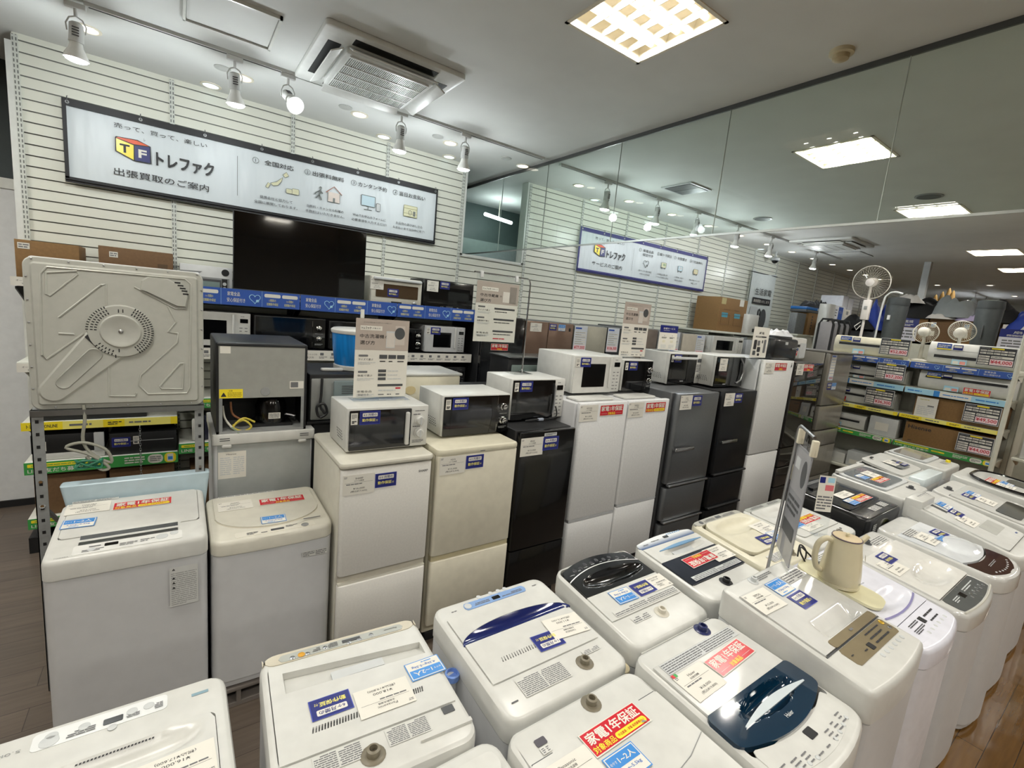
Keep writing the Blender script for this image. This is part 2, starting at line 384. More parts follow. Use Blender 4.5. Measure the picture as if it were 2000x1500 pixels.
for k in range(5): downlight(-.45 + .9 * k, 4.54, 'round recessed downlight in the row above the slat wall, before the glass barrier')
for k in range(12): downlight(4.05 + .92 * k, 4.6, 'round recessed downlight in the row above the slat wall, beyond the glass barrier')
for x, y in ((15.4, 3.78), (15.3, 2.82), (18, 4.7), (18, 2.8)): downlight(x, y, 'round downlight in the distant ceiling above the clothes')
for x in (.31, 1.21, 2.08, 2.88):
    o = solo('blank_ceiling_disc', MB().lathe([(.055, 0), (.055, -.006), (.04, -.009)], mat('b4b6b2', .5, name='off_white_plastic'), n=20), 'small unlit white disc on the ceiling beside a downlight', 'ceiling disc', (x, 4.47, HC), 0, 'unlit ceiling discs')
PALE = mat('cfe6f2', em=1.6, name='pale_lens')
for x, y in ((.26, 4.93), (1.71, 4.93), (2.45, 4.95), (4.67, 4.95), (5.86, 4.95), (9.1, 4.95)):
    t = thing('pale_downlight', 'pale bluish round lamp in the ceiling close to the slat wall', 'downlight', (x, y, HC), 0, 'pale bluish lamps'); part('trim_ring', dl_ring, t)
    part('lens', MB().lathe([(.062, 0), (.062, -.004)], PALE, n=20), t)
# lighting track and its lamps
TW = mat('d5d7d3', .4, name='track_white'); BODYW = mat('e2e4e2', .35, name='lamp_white')
for a, b, l in ((-.42, 3.12, 'white lighting track on the ceiling before the glass barrier'), (3.34, 10.6, 'white lighting track on the ceiling beyond the glass barrier')):
    t = thing('lighting_track', l, 'lighting track', ((a + b) / 2, 4.13, HC))
    part('rail', MB().box(-(b - a) / 2, -.018, -.022, (b - a) / 2, .018, 0, TW), t); part('slot', MB().box(-(b - a) / 2 + .02, -.006, -.0235, (b - a) / 2 - .02, .006, -.021, MBLACK), t)
def spot(x, label, tilt=(0, 0), z=HC - .022, pw=1):
    t = thing('track_spotlight', label, 'spotlight', (x, 4.13, z), 0, 'track spotlights')
    part('adapter', MB().rbox(-.05, -.016, -.03, .05, .016, 0, BODYW, .005).cyl((0, 0, -.03), (0, 0, -.075), .009, .009, BODYW, 10), t)
    part('bracket', MB().tube([(0, .0, -.07), (.03, 0, -.085), (.046, 0, -.12), (.042, 0, -.16)], .004, BODYW).tube([(0, .0, -.07), (-.03, 0, -.085), (-.046, 0, -.12), (-.042, 0, -.16)], .004, BODYW), t)
    Rm = T4((0, 0, -.15)) @ Matrix.Rotation(tilt[0], 4, 'X') @ Matrix.Rotation(tilt[1], 4, 'Y')
    mb = MB().lathe([(.02, .045), (.034, .035), (.036, -.06), (.04, -.065)], BODYW, n=20)
    for k in range(4): mb.box(-.016, -.0375, -.035 + k * .014, .016, -.034, -.029 + k * .014, DGREY)
    part('lamp_body', mb, t, Rm)
    bl = part('bulb', MB().lathe([(.03, -.062), (.034, -.09), (.056, -.135), (.06, -.155), (.055, -.157)], mat('f2f3ee', .25, name='bulb_glass'), n=24), t, Rm)
    part('lens', MB().lathe([(.054, -.152), (.05, -.164), (.03, -.171), (.0005, -.173)], SPOTM, n=24), bl)
    lamp('bulb_light', 'POINT', P_SPOT * pw, (.93, .98, 1), t, Rm @ T4((0, 0, -.22)), shadow_soft_size=.045)
spot(-.46, 'white track spotlight first from the slat wall end', (.1, .05)); spot(.36, 'white track spotlight hanging above the banner logo', (.1, -.05))
spot(.7, 'white track spotlight turned to face the aisle and glaring', (-.95, -.2), pw=.12); spot(1.58, 'white track spotlight hanging beside the air conditioner corner', (.1, 0))
spot(2.2, 'white track spotlight nearest the opening in the slat wall', (.1, -.05))
for k, x in enumerate((4.08, 4.99, 5.84, 6.87, 7.88, 9.5)):
    spot(x, ('first', 'second', 'third', 'fourth', 'fifth', 'sixth')[k] + ' white track spotlight beyond the glass barrier', (.1, 0))
# ceiling cassette air conditioners
ACW = mat('dfe1dd', .4, name='air_conditioner_white')
def cassette(x, y, label, s=.93, rot=0, closed=False):
    t = thing('ceiling_air_conditioner', label, 'air conditioner', (x, y, HC), rot)
    h = s / 2
    part('surround', MB().rbox(-h, -h, -.035, h, h, 0, ACW, .03, .008), t)
    mb = MB().rbox(-.30, -.30, -.075, .30, .30, -.035, ACW, .02, .006); part('panel', mb, t)
    mb = MB().box(-.27, -.27, -.078, .27, .27, -.0745, DGREY)
    part('filter_backing', mb, t)
    mb = MB()
    for k in range(46): mb.box(-.27 + .54 * k / 45 - .0025, -.27, -.084, -.27 + .54 * k / 45 + .0025, .27, -.078, ACW)
    for k in range(5): mb.box(-.27, -.27 + .54 * k / 4 - .006, -.087, .27, -.27 + .54 * k / 4 + .006, -.078, ACW)
    part('grille', mb, t)
    for k in range(4):
        M = Matrix.Rotation(k * PI / 2, 4, 'Z')
        part('air_slot', MB().box(-.28, -.41, -.037, .28, -.33, -.0335, MBLACK), t, M)
        a = 0 if closed else -.5
        part('flap', MB().rbox(-.29, -.09, -.006, .29, .0, .004, ACW, .004), t, M @ T4((0, -.315, -.05)) @ Matrix.Rotation(-a, 4, 'X'))
cassette(1.2, 3.64, 'white ceiling cassette air conditioner with open flaps before the glass barrier')
cassette(8.85, 3.65, 'white ceiling cassette air conditioner seen beyond the glass barrier', closed=True)
t = thing('ceiling_hatch', 'square access hatch with white frame left of the air conditioner', 'ceiling hatch', (.3, 3.62, HC))
mb = MB()
for s in (-1, 1): mb.box(min(s * .225, s * .24), -.24, -.02, max(s * .225, s * .24), .24, 0, WTRIM).box(-.24, min(s * .225, s * .24), -.02, .24, max(s * .225, s * .24), 0, WTRIM)
part('frame', mb, t); part('panel', MB().box(-.222, -.222, -.008, .222, .222, -.002, CEILM), t)
t = thing('ceiling_hatch', 'flush square access hatch beside the farther air conditioner', 'ceiling hatch', (10.1, 3.85, HC))
mb = MB()
for s in (-1, 1): mb.box(min(s * .29, s * .3), -.3, -.01, max(s * .29, s * .3), .3, 0, GREY).box(-.3, min(s * .29, s * .3), -.01, .3, max(s * .29, s * .3), 0, GREY)
part('frame', mb, t); part('panel', MB().box(-.285, -.285, -.006, .285, .285, -.001, CEILM), t)
t = thing('ceiling_vent', 'dark square air vent in the ceiling beyond the glass', 'vent', (4.85, 3.64, HC))
part('frame', MB().box(-.2, -.2, -.012, .2, .2, 0, LGREY), t); part('louver', MB().box(-.17, -.17, -.016, .0, .17, -.012, MBLACK).box(.01, -.17, -.016, .17, .17, -.012, DGREY), t)
for x, y, l in ((6.42, 1.81, 'round grey ceiling speaker beside the second light beyond the glass'), (6.69, 3.69, 'round grey ceiling speaker above the blue framed banner')):
    t = thing('ceiling_speaker', l, 'speaker', (x, y, HC)); part('rim', MB().lathe([(.12, 0), (.12, -.008), (.1, -.01)], GREY, n=28), t); part('grille', MB().lathe([(.1, -.009), (.1, -.013)], DGREY, n=28), t)
t = thing('smoke_detector', 'beige round smoke detector on the ceiling near the barrier', 'smoke detector', (3.0, 1.37, HC))
part('base', MB().lathe([(.06, 0), (.06, -.02), (.05, -.024)], mat('cabf9f', .5, name='aged_plastic'), n=24), t); part('sensor_head', MB().lathe([(.042, -.022), (.04, -.045), (.02, -.055)], mat('b8a985', .5, name='aged_plastic_dark'), n=24), t)
t = thing('security_camera', 'white dome security camera hanging from the ceiling by the slat wall', 'security camera', (9.5, 4.85, HC))
part('stem', MB().cyl((0, 0, 0), (0, 0, -.12), .02, .02, LGREY), t); part('housing', MB().lathe([(.03, -.1), (.08, -.12), (.085, -.16), (.07, -.17)], LGREY, n=20), t); part('dome', MB().lathe([(.065, -.165), (.05, -.2), (.02, -.222), (.001, -.225)], BLACK, n=20), t)
for x, y, l in ((17.6, 5.4, 'long pendant strip light behind the standing fan'), (17.9, 3.42, 'long pendant strip light above the far clothes racks')):
    t = thing('strip_light', l, 'strip light', (x, y, HC)); part('housing', MB().box(-.85, -.04, -.3, .85, .04, -.26, TROF), t)
    part('tube', MB().box(-.83, -.045, -.36, .83, .045, -.3, mat('f4f8ff', em=12, name='strip_tube')), t)
    for xx in (-.6, .6): part('hanger', MB().cyl((xx, 0, -.26), (xx, 0, 0), .006, .006, GREY, 6), t)
t = thing('strip_light', 'added strip lamp outside the frame, brightening the white panel wall left of the slat wall', 'strip light', (-2.6, 4.2, HC)); part('housing', MB().box(-.6, -.04, -.08, .6, .04, 0, TROF), t)  # added lamp, out of view, to brighten the white panel wall
lamp('tube_light', 'AREA', 60, TCOL, t, T4((0, 0, -.085)), shape='RECTANGLE', size=1.2, size_y=.06)
t = thing('tube_lamp', 'short white tube lamp glowing in the store room behind the opening', 'tube lamp', (3.95, 6.2, 3.4))
part('tube', MB().cyl((-.3, -.1, 0), (.3, .1, 0), .025, .025, mat('f4f8ff', em=10, name='strip_tube'), 10), t); part('holder', MB().cyl((0, 0, .02), (0, 0, HC - 3.4), .006, .006, TROF, 6), t); lamp('tube_light', 'POINT', 9, (.9, 1, 1), t, T4((0, -.1, -.08)), shadow_soft_size=.1)
room('trim_column', MB().box(11.29, 2.93, 0, 11.39, 3.03, HC, mat('b9bdbd', .5, name='column_grey')), 'slim pale column rising to the ceiling among the clothes racks', 'column')
# ------------------------------------------------------------------ printed labels (flat pieces lying on their own frame: x right, y up)
_sk = {}
def sticker(kind, *a):
    k = (kind,) + a
    if k not in _sk:
        mb = MB(); globals()['sk_' + kind](mb, *a); _sk[k] = mb.mesh(kind, False)
    return _sk[k]
def sk_navy(mb, n='6'):
    w, h = .056, .0375
    mb.box(-w, -h, 0, w, h, .0005, mat('3a44a0', .28, noise=.01)).rect(-w + .0025, -h + .0025, w - .0025, h - .0025, NAVY, .0007)
    mb.add([(x, y, .001) for x, y in rrect(-.041, .006, .041, .027, .004)], [tuple(range(20))], PAPER)
    mb.text(n + 'ヶ月間の', 0, .0165, .0135, NAVY, .0014, .07, .02)
    mb.text('動作保証', -.006, -.0125, .0165, PYEL, .0012, .072, .02).text('付', .038, -.0155, .0105, PYEL, .0012)
def sk_red(mb, v=0):
    w, h = .115, .0375
    mb.box(-w, -h, 0, w, h, .0005, PAPER).rect(-w + .003, -h + .003, w - .003, h - .003, RED, .0008)
    mb.text('家電1年保証', 0, .012, .034, PAPER, .0013, .205, .035)
    if v == 0:
        mb.text('対象商品', -.066, -.0205, .02, YEL, .0013, .082, .02)
        mb.add([(x, y, .0012) for x, y in rrect(-.02, -.031, .106, -.0105, .0095)], [tuple(range(20))], YEL)
        mb.text('中古家具・家電 販売業者No.1', .043, -.0205, .0085, RED, .0017, .108, .01)
    else:
        mb.text('対象商品', 0, -.022, .018, YEL, .0013, .07, .02).rect(-.1, -.0225, -.042, -.0215, PAPER, .0012).rect(.042, -.0225, .1, -.0215, PAPER, .0012)
def sk_blue(mb, t='1~2人', kg='4.2kg~5.5kg'):
    w, h = .0575, .039
    mb.box(-w, -h, 0, w, h, .0005, BLUE).rect(-w + .003, -h + .003, w - .003, h - .003, PAPER, .0008).rect(-w + .006, -.002, w - .006, h - .006, BLUE, .0011)
    mb.text('めやす', -.036, .0145, .009, PAPER, .0015, .024).text(t, .012, .0155, .019, PAPER, .0015, .06, .02)
    mb.text(kg, 0, -.014, .0115, mat('2a62b0', .4), .0012, .08, .02).greek(-.03, -.032, .03, -.024, 1, BLUE, .0012)
def sk_tag(mb, brand='Panasonic', price='18,000', tax='19,800', sub='全自動洗濯機', w=.16, h=.105):
    W, H = w / 2, h / 2
    mb.box(-W, -H, 0, W, H, .0004, PAPER).greek(-W + .006, H - .017, -W + .02, H - .007, 2, INK2, .0008)
    mb.text(brand, 0, H * .62, h * .085, INK, .0008, min(w * .36, h * .075 * len(brand))).text(sub, 0, H * .38, h * .075, INK, .0008, w * .3)
    mb.rect(-W * .88, H * .2, W * .88, H * .215, INK, .0007).greek(-W * .8, -.001, W * .8, H * .15, 1, INK2, .0008, 3)
    mb.text('¥' + price, 0, -H * .4, h * .1, INK, .0008, w * .36).text('(税込¥' + tax + ')', 0, -H * .68, h * .11, INK, .0008, w * .52)
def sk_small(mb, s=1):           # narrow price slip on the microwaves
    mb.box(-.018, -.032, 0, .018, .032, .0004, PAPER).greek(-.013, .0, .013, .026, 5, INK2, .0007, s).greek(-.012, -.026, .012, -.01, 2, INK, .0007, s, .8, .1)
def sk_spec(mb, w, h, rows, seed=1, dark=0):
    mb.box(-w / 2, -h / 2, 0, w / 2, h / 2, .0003, LGREY if dark else WHITE)
    mb.greek(-w / 2 + .003, -h / 2 + .002, -.002, h / 2 - .002, rows, INK2, .0006, seed).greek(.003, -h / 2 + .002, w / 2 - .003, h / 2 - .002, rows, INK2, .0006, seed + 5)
def sk_warn(mb, w=.1, h=.2):     # tall grey instruction label
    mb.box(-w / 2, -h / 2, 0, w / 2, h / 2, .0003, mat('cfd0cd', .5))
    mb.greek(-w / 2 + .005, -h / 2 + .005, w / 2 - .005, h / 2 - .025, 17, GREY, .0006, 8, .32)
    for y in (.42, .2, .08, -.04): mb.add([(-w * .42, h * y, .0006), (-w * .3, h * y, .0006), (-w * .36, h * y + w * .1, .0006)], [(0, 1, 2)], INK)
    mb.text('!', -w * .36, h * .42 + w * .04, w * .05, PAPER, .0009)
def lay(kind, parent, F, u, v, ang=0, a=(), name=None, label=None, z=.001):
    nm = name or {'navy': 'guarantee_sticker', 'red': 'warranty_sticker', 'blue': 'household_size_sticker', 'tag': 'price_tag', 'small': 'price_slip', 'spec': 'specification_plate', 'warn': 'instruction_label'}[kind]
    return part(nm, sticker(kind, *a), parent, F @ T4((u, v, z)) @ Matrix.Rotation(math.radians(ang), 4, 'Z'), label)
# ------------------------------------------------------------------ top-loading washing machines
class W_: pass
def shift(q, k):                  # the fittings are laid out from a line k behind the front edge
    q.F = q.F @ T4((0, k, 0)); q.lid = (q.lid[0], q.lid[1] - k, q.lid[2], q.lid[3] - k)
def clampl(a, b, x): return a if x < a else b if x > b else x
def washer(label, x0, x1, yf, yb, zf, zb, lid=None, body=WSTEEL, top=WHITE, bow=.0, rear=0, lip=.09, r=.035, lr=.02, group=None, base=0, cat='washing machine'):
    """front edge at yf, back at yb; the machine faces the camera when yf < yb and the slat wall otherwise"""
    q = W_(); q.w = w = x1 - x0; q.d = d = abs(yb - yf)
    q.t = t = thing('washing_machine', label, cat, ((x0 + x1) / 2, (yf + yb) / 2, base), 0 if yf < yb else PI, group)
    zf -= base; zb -= base
    q.L = L = math.hypot(d, zb - zf); q.F = F = frame((-w / 2, -d / 2, zf), (1, 0, 0), (0, d, zb - zf))
    def sec(i, off, rr=r, flat=None):
        o = []
        for x, y in rrect(-w / 2 + i, -d / 2 + i, w / 2 - i, d / 2 - i, max(rr - i, .004), 5, 7):
            z = flat if flat is not None else zf + (zb - zf) * (y + d / 2) / d + off
            y -= bow * (1 - (2 * x / w) ** 2) * clampl(0, 1, (-d / 2 + .12 - y) / .12)
            o.append((x, y, z))
        return o
    mb = MB().loft([sec(.012, 0, r, .012), sec(.012, 0, r, .04), sec(.003, 0, r, .045), sec(.003, -lip)], body)
    for sx in (-1, 1):
        for sy in (-1, 1): mb.cyl((sx * (w / 2 - .06), sy * (d / 2 - .06), 0), (sx * (w / 2 - .06), sy * (d / 2 - .06), .02), .02, .02, DGREY, 10)
    part('body', mb, t)
    secs = [sec(.006, -lip), sec(.006, -lip + .004), sec(0, -lip + .006), sec(0, -.022), sec(.004, -.007), sec(.012, -.001), sec(.016, 0)]
    mb = MB()
    if lid:
        u0, v0, u1, v1 = lid
        for off, g in ((0, .002), (-.07, .002)):
            secs.append([(-w / 2 + x, -d / 2 + y * d / L, zf + (zb - zf) * y / L + off) for x, y in rrect(u0 - g, v0 - g, u1 + g, v1 + g, lr, 5, 7)])
    part('top_cover', mb.loft(secs, top), t)
    q.lid = lid
    return q
def patch(mb, u0, u1, vlo, vhi, h, m, nu=26, nv=16, skirt=.02, r=0):
    """curved sheet over part of the top: vlo and vhi may be functions of u, h a function of (u, v)"""
    fl = vlo if callable(vlo) else (lambda u: vlo); fh = vhi if callable(vhi) else (lambda u: vhi); hh = h if callable(h) else (lambda u, v: h)
    def rnd(u):
        d_ = min(u - u0, u1 - u)
        return 0 if not r or d_ >= r else r - math.sqrt(max(0, r * r - (r - d_) ** 2))
    def fn(s, t):
        u = u0 + (u1 - u0) * (.5 - .5 * math.cos(PI * (.12 + .76 * s) ) - (.5 - .5 * math.cos(PI * .12))) / (math.cos(PI * .12) )
        if s == 0: u = u0
        if s == 1: u = u1
        k = rnd(u); a, b = fl(u) + k, fh(u) - k; v = a + (b - a) * t
        return (u, v, hh(u, v))
    mb.grid(fn, nu, nv, m)
    ed = [fn(i / nu, 0) for i in range(nu + 1)] + [fn(1, j / nv) for j in range(1, nv + 1)] + [fn(1 - i / nu, 1) for i in range(1, nu + 1)] + [fn(0, 1 - j / nv) for j in range(1, nv)]
    n = len(ed); mb.add(ed + [(a, b, c - skirt) for a, b, c in ed], [((i + 1) % n, i, n + i, n + (i + 1) % n) for i in range(n)], m)
    return mb
def bowl(uc, vc, a, b, dep, base=.004, p=.7):
    return lambda u, v: base - dep * max(0, 1 - ((u - uc) / a) ** 2 - ((v - vc) / b) ** 2) ** p
def button(q, par, u, v, r, m, z=.003, h=.004):
    return part('button', MB(q.F).lathe([(r, z), (r, z + h * .6), (r * .8, z + h)], m, (u, v, 0), 16), par)
def inlet(q, u, v, m=None, r=.02, name='water_inlet'):
    r *= .85; mb = MB(q.F).lathe([(r * 1.9, .001), (r * 1.75, .003), (r, .004), (r, .02), (r * .62, .022), (r * .6, .008)], m or mat('77705f', .4, name='inlet_plastic'), (u, v, 0), 18)
    return part(name, mb, q.t)
def plateo(q, name, u0, v0, u1, v1, h, m, r=.006, par=None, label=None, z=.0):
    return part(name, MB(q.F).rplate(u0, v0, u1, v1, z, z + h, m, r, 4), par or q.t, None, label)
def printing(q, par, items, m=INK2, z=.004, name='panel_printing', extra=None):
    mb = MB(q.F)
    for i, (u0, v0, u1, v1, rows) in enumerate(items): mb.greek(u0, v0, u1, v1, rows, m, z, i + int(u0 * 1000))
    if extra: extra(mb)
    return part(name, mb, par, None, None, False)
def vents(q, par, u0, u1, v, n, m=INK, ln=.02, z=.005, sl=.2):
    mb = MB(q.F)
    for i in range(n):
        u = u0 + (u1 - u0) * i / (n - 1); mb.add([(u - .0022, v - ln / 2, z), (u + .0022, v - ln / 2, z), (u + .0022 + sl * ln, v + ln / 2, z), (u - .0022 + sl * ln, v + ln / 2, z)], [(0, 1, 2, 3)], m)
    return part('vent_slots', mb, par, None, None, False)
def lidmesh(q, mbs=None, h=.004, m=WHITE, r=.02, **k):
    u0, v0, u1, v1 = q.lid
    return part('lid', patch(MB(q.F), u0, u1, v0, v1, h, m, r=r, **k), q.t)
def cord(q, pts, r, m, name='power_cord'): return part(name, MB().tube(pts, r, m, 8, True), q.t)
def seg(mb, u0, v0, u1, v1, z=.0045):
    mb.rect(u0, v0, u1, v1, mat('1a1d20', .2, noise=0), z)
PANG = mat('a9aca6', .3, noise=.02, name='grey_green_panel')

# -- two machines of the middle row, facing the camera
q = washer('white washing machine with a grey handle band, under the metal dryer stand', -.451, .106, 2.40, 2.91, .945, .985, lid=(.03, .165, .527, .5), base=.11)
u0 = .03
lid = lidmesh(q, h=lambda u, v: .004 - .022 * max(0, min(1, (u - .1) / .01, (.447 - u) / .01)) * max(0, min(1, (v - .1) / .02, (.185 - v) / .025)), nv=26)
HB = mat('606366', .25, metal=.6, name='handle_band')
part('handle_band', patch(MB(q.F), .103, .444, .118, .164, lambda u, v: .006 - (.164 - v) * .25, HB, 8, 6, .01), lid, None, 'dark grey metallic handle band')
part('handle_trim', MB(q.F).box(.103, .095, .0, .444, .118, .003, STEEL), lid)
cp = plateo(q, 'control_panel', .09, .02, .46, .092, .002, mat('dcdcd8', .35), .01)
part('display', MB(q.F).rplate(.19, .055, .235, .076, .002, .004, BLACK, .003), cp)
printing(q, cp, [(.12, .03, .19, .05, 2), (.24, .035, .3, .06, 3), (.31, .04, .36, .065, 2), (.14, .06, .18, .075, 1)], z=.0032)
for u, v, r in ((.386, .06, .022), (.15, .045, .013), (.43, .075, .016)): button(q, cp, u, v, r, LGREY, .0015, .003)
part('maker_name', MB(q.F).text('TOSHIBA', .06, .02, .009, GREY, .001, .045), q.t, None, None, False)
lay('red', q.t, q.F, .306, .402, -1, (0,), z=.007); lay('blue', q.t, q.F, .083, .285, -3, (), z=.007); lay('tag', q.t, q.F, .1, .43, 0, ('TOSHIBA', '22,000', '24,200'), z=.006)
lay('spec', q.t, q.F, .12, .5, 0, (.17, .02, 2, 4), z=.006)
lay('warn', q.t, frame((.185, -.2635, .62), (1, 0, 0), (0, 0, 1)), 0, 0, 0, (.105, .19), z=.0)
part('rear_splash_guard', MB().loft([[(x, y, .72 + .0 * z) for x, y, z in [(a, b, 0) for a, b in rrect(-.25, .262, .285, .30, .012, 3)]], [(x, y, .955) for x, y in rrect(-.29, .262, .31, .33, .015, 3)], [(x, y, .96) for x, y in rrect(-.285, .266, .305, .325, .012, 3)]], mat('b6cad3', .25, name='pale_blue_plastic')), q.t, None, 'pale blue curved tray at the back')

q = washer('ivory washing machine with a round-fronted lid line, between the stand and the fridges', .115, .665, 2.40, 2.91, .90, .92, lid=None, top=IVORY, base=.11, lip=.075, bow=.012, r=.05)
ell = lambda u: .08 + .17 * (1 - math.sqrt(max(0, 1 - ((u - .275) / .245) ** 2)))
lid = part('lid', patch(MB(q.F), .032, .518, ell, .475, bowl(.29, .2, .2, .09, .006, .006), IVORY, 40, 14, .01), q.t)
part('lid_groove', MB(q.F).tube([(.03 + .49 * i / 40, ell(clampl(.0305, .5195, .03 + .49 * i / 40)) - .004, .0005) for i in range(41)], .0022, BEIGE, 6), lid)
cp = plateo(q, 'control_panel', .1, .012, .46, .062, .0015, mat('d9d5c8', .35), .012)
part('display', MB(q.F).rplate(.255, .025, .315, .042, .001, .003, DGREY, .003), cp)
button(q, cp, .413, .03, .018, GREY, .001, .004)
printing(q, cp, [(.15, .02, .2, .045, 3), (.325, .035, .38, .055, 2), (.21, .018, .25, .03, 1)], z=.003)
lay('red', q.t, q.F, .357, .344, -2, (1,), z=.008); lay('blue', q.t, q.F, .282, .134, -3, (), z=.008); lay('tag', q.t, q.F, .13, .355, 0, ('SHARP', '20,000', '22,000'), z=.008)
lay('spec', q.t, q.F, .2, .485, 0, (.28, .028, 2, 6), z=.002); part('tap_mark', MB(q.F).lathe([(.022, .001), (.022, .003)], LGREY, (.17, .46, 0), 16).lathe([(.011, .003), (.011, .005)], RED, (.17, .46, 0), 12), q.t)
part('seal_mark', MB(q.F).rect(.415, .075, .5, .083, DGREY, .009), q.t, None, None, False)
lay('spec', q.t, frame((.2, -.2705, .62), (1, 0, 0), (0, 0, 1)), -.02, .03, 0, (.12, .03, 3, 9), z=0)

# -- row facing the slat wall
q = washer('white washing machine with a slotted handle, at the lower left corner', -.42, .105, 1.49, .93, .935, .945, lid=(.035, .15, .49, .505), r=.05)
shift(q, .035)
lid = lidmesh(q, h=lambda u, v: .006 - .03 * max(0, 1 - ((u - .24) / .17) ** 4 - ((v - .17) / .035) ** 2) ** .6, nv=26, r=.03)
vents(q, lid, .31, .165, .128, 22, ln=.02, z=.0015)
cp = plateo(q, 'control_panel', .14, -.012, .41, .045, .0015, mat('dddfde', .35), .012)
part('display', MB(q.F).rplate(.235, .014, .275, .034, .001, .003, BLACK, .003), cp)
for u, v, r in ((.377, .026, .019), (.375, .01, .013), (.313, .013, .012), (.217, .014, .012), (.181, .014, .012), (.255, .05, .01)): button(q, cp, u, v, r, LGREY, .001, .003)
printing(q, cp, [(.15, .012, .17, .035, 4), (.29, .018, .345, .038, 3), (.2, .022, .228, .036, 3)], z=.003)
part('brand_mark', MB(q.F).rect(.045, .022, .085, .033, mat('7e9aa6', .4), .001), q.t, None, None, False)
part('capacity_mark', MB(q.F).text('5.0kg', .452, .023, .012, GREY, .001, .05), q.t, None, None, False)
lay('tag', q.t, q.F, .12, .27, 2, ('YAMADA', '16,000', '17,600'), z=.008)

q = washer('white washing machine with a grey beige control strip, beside the lower left machine', .178, .692, 1.487, .925, .925, .94, lid=(.022, .062, .492, .425), r=.055)
shift(q, .03); q.t.rotation_euler.z = PI - .07
part('control_surround', patch(MB(q.F), .008, .506, -.024, .024, .0025, BEIGE, 30, 4, .006, r=.04), q.t, None, 'beige strip with rounded ends')
cp = part('control_panel', patch(MB(q.F), .055, .46, -.012, .02, .004, PANG, 30, 4, .004, r=.016), q.t, None, 'grey green panel with silver buttons')
part('display', MB(q.F).rplate(.205, -.004, .265, .01, .003, .0055, DGREY, .002), cp)
button(q, cp, .393, .009, .011, mat('d29a2c', .3, name='amber_button'), .003)
for u, v in ((.42, .012), (.375, .012), (.32, .006), (.244, .014), (.21, .012), (.168, .006)): button(q, cp, u, v, .008, STEEL, .003, .003)
printing(q, cp, [(.28, -.008, .31, .015, 5), (.335, -.006, .36, .014, 3)], z=.0052, extra=lambda mb: mb.text('Panasonic', .1, .003, .0075, INK, .0052, .045))
lo = lambda u: .112 - .040 * (u - .026) / .432
hi = lambda u: .170 - .010 * (u - .026) / .432
lid = part('lid', patch(MB(q.F), .022, .492, lambda u: hi(u), .395, .005, WHITE, 20, 6, .03), q.t)
part('lid_front', patch(MB(q.F), .022, .492, .034, lambda u: lo(u), .005, WHITE, 20, 4, .03), lid)
for a, b_ in ((.022, .03), (.455, .492)): part('lid_side', patch(MB(q.F), a, b_, lambda u: lo(u), lambda u: hi(u), .005, WHITE, 4, 4, .03), lid)
part('handle_recess', patch(MB(q.F), .03, .455, lambda u: lo(u), lambda u: hi(u), lambda u, v: -.018 + .02 * (v - lo(u)) / (hi(u) - lo(u)), WHITE, 20, 6, .01), lid)
part('grip', MB(q.F).rplate(.165, .128, .325, .163, -.012, .0045, LGREY, .003), lid, None, 'light grey grip block')
vents(q, lid, .402, .28, .322, 17); vents(q, lid, .118, .092, .312, 5)
lay('navy', q.t, q.F, .347, .258, 1, ('6',), z=.007); lay('tag', q.t, q.F, .204, .296, 0, ('Panasonic', '18,000', '19,800'), z=.0075); lay('blue', q.t, q.F, .056, .236, 2, (), z=.007)
lay('spec', q.t, q.F, .177, .43, 0, (.118, .055, 9, 2), z=.002); lay('spec', q.t, q.F, .36, .43, 0, (.12, .055, 8, 3), z=.002)
inlet(q, .281, .46); part('mark_plate', MB(q.F).rplate(.035, .40, .07, .425, .001, .0025, DGREY, .002), q.t)
part('rear_ridge', patch(MB(q.F), .008, .16, lambda u: .468 + .012 * (u - .008) / .15, lambda u: .482, .008, WHITE, 20, 4, .008), q.t)
cord(q, [(-.2 + .4 * i / 12, .295 + .01 * math.sin(i), .80 - .11 * math.sin(PI * i / 12) ** .6 + .02) for i in range(13)], .011, mat('5b5a54', .5, name='grey_hose'), 'drain_hose')
part('hose_holder', MB().rbox(-.05, .278, .6, .02, .31, .68, LGREY, .01), q.t)

q = washer('white washing machine with a navy crescent handle and a blue control strip', .78, 1.31, 1.475, .92, .93, .90, lid=(.03, .085, .5, .41), r=.05)
shift(q, .025)
cp = part('control_panel', patch(MB(q.F), .11, .405, .004, .042, .0025, mat('7f9ecb', .3, name='blue_panel'), 24, 4, .004, r=.013), q.t, None, 'light blue rounded strip')
part('display', MB(q.F).rplate(.24, .015, .275, .033, .002, .004, BLACK, .003), cp)
button(q, cp, .388, .022, .015, LGREY, .001, .004)
for u in (.32, .262, .225, .192): button(q, q.t, u, -.01, .01, LGREY, 0, .002)
printing(q, cp, [(.13, .018, .23, .034, 2), (.29, .018, .36, .034, 2)], z=.0035)
printing(q, q.t, [(.44, .02, .48, .03, 1), (.05, .02, .09, .03, 1)], z=.001)
cr = lambda u: .20 - .072 * math.sqrt(max(0, 1 - ((u - .255) / .25) ** 2))
lid = part('lid', patch(MB(q.F), .03, .5, .2, .385, .005, WHITE, 30, 8, .02), q.t)
part('lid_front', patch(MB(q.F), .03, .5, .062, lambda u: cr(u) , .005, WHITE, 40, 6, .03), lid)
part('handle_recess', patch(MB(q.F), .006, .504, lambda u: cr(u), .201, lambda u, v: .003 - .03 * max(0, 1 - ((u - .255) / .25) ** 2) * math.sin(PI * clampl(0, 1, (v - cr(u)) / (.2011 - cr(u) + 1e-4))), mat('17225c', .12, coat=.5, name='navy_gloss'), 40, 8, .01), lid, None, 'navy crescent-shaped grip')
vents(q, lid, .415, .275, .312, 14)
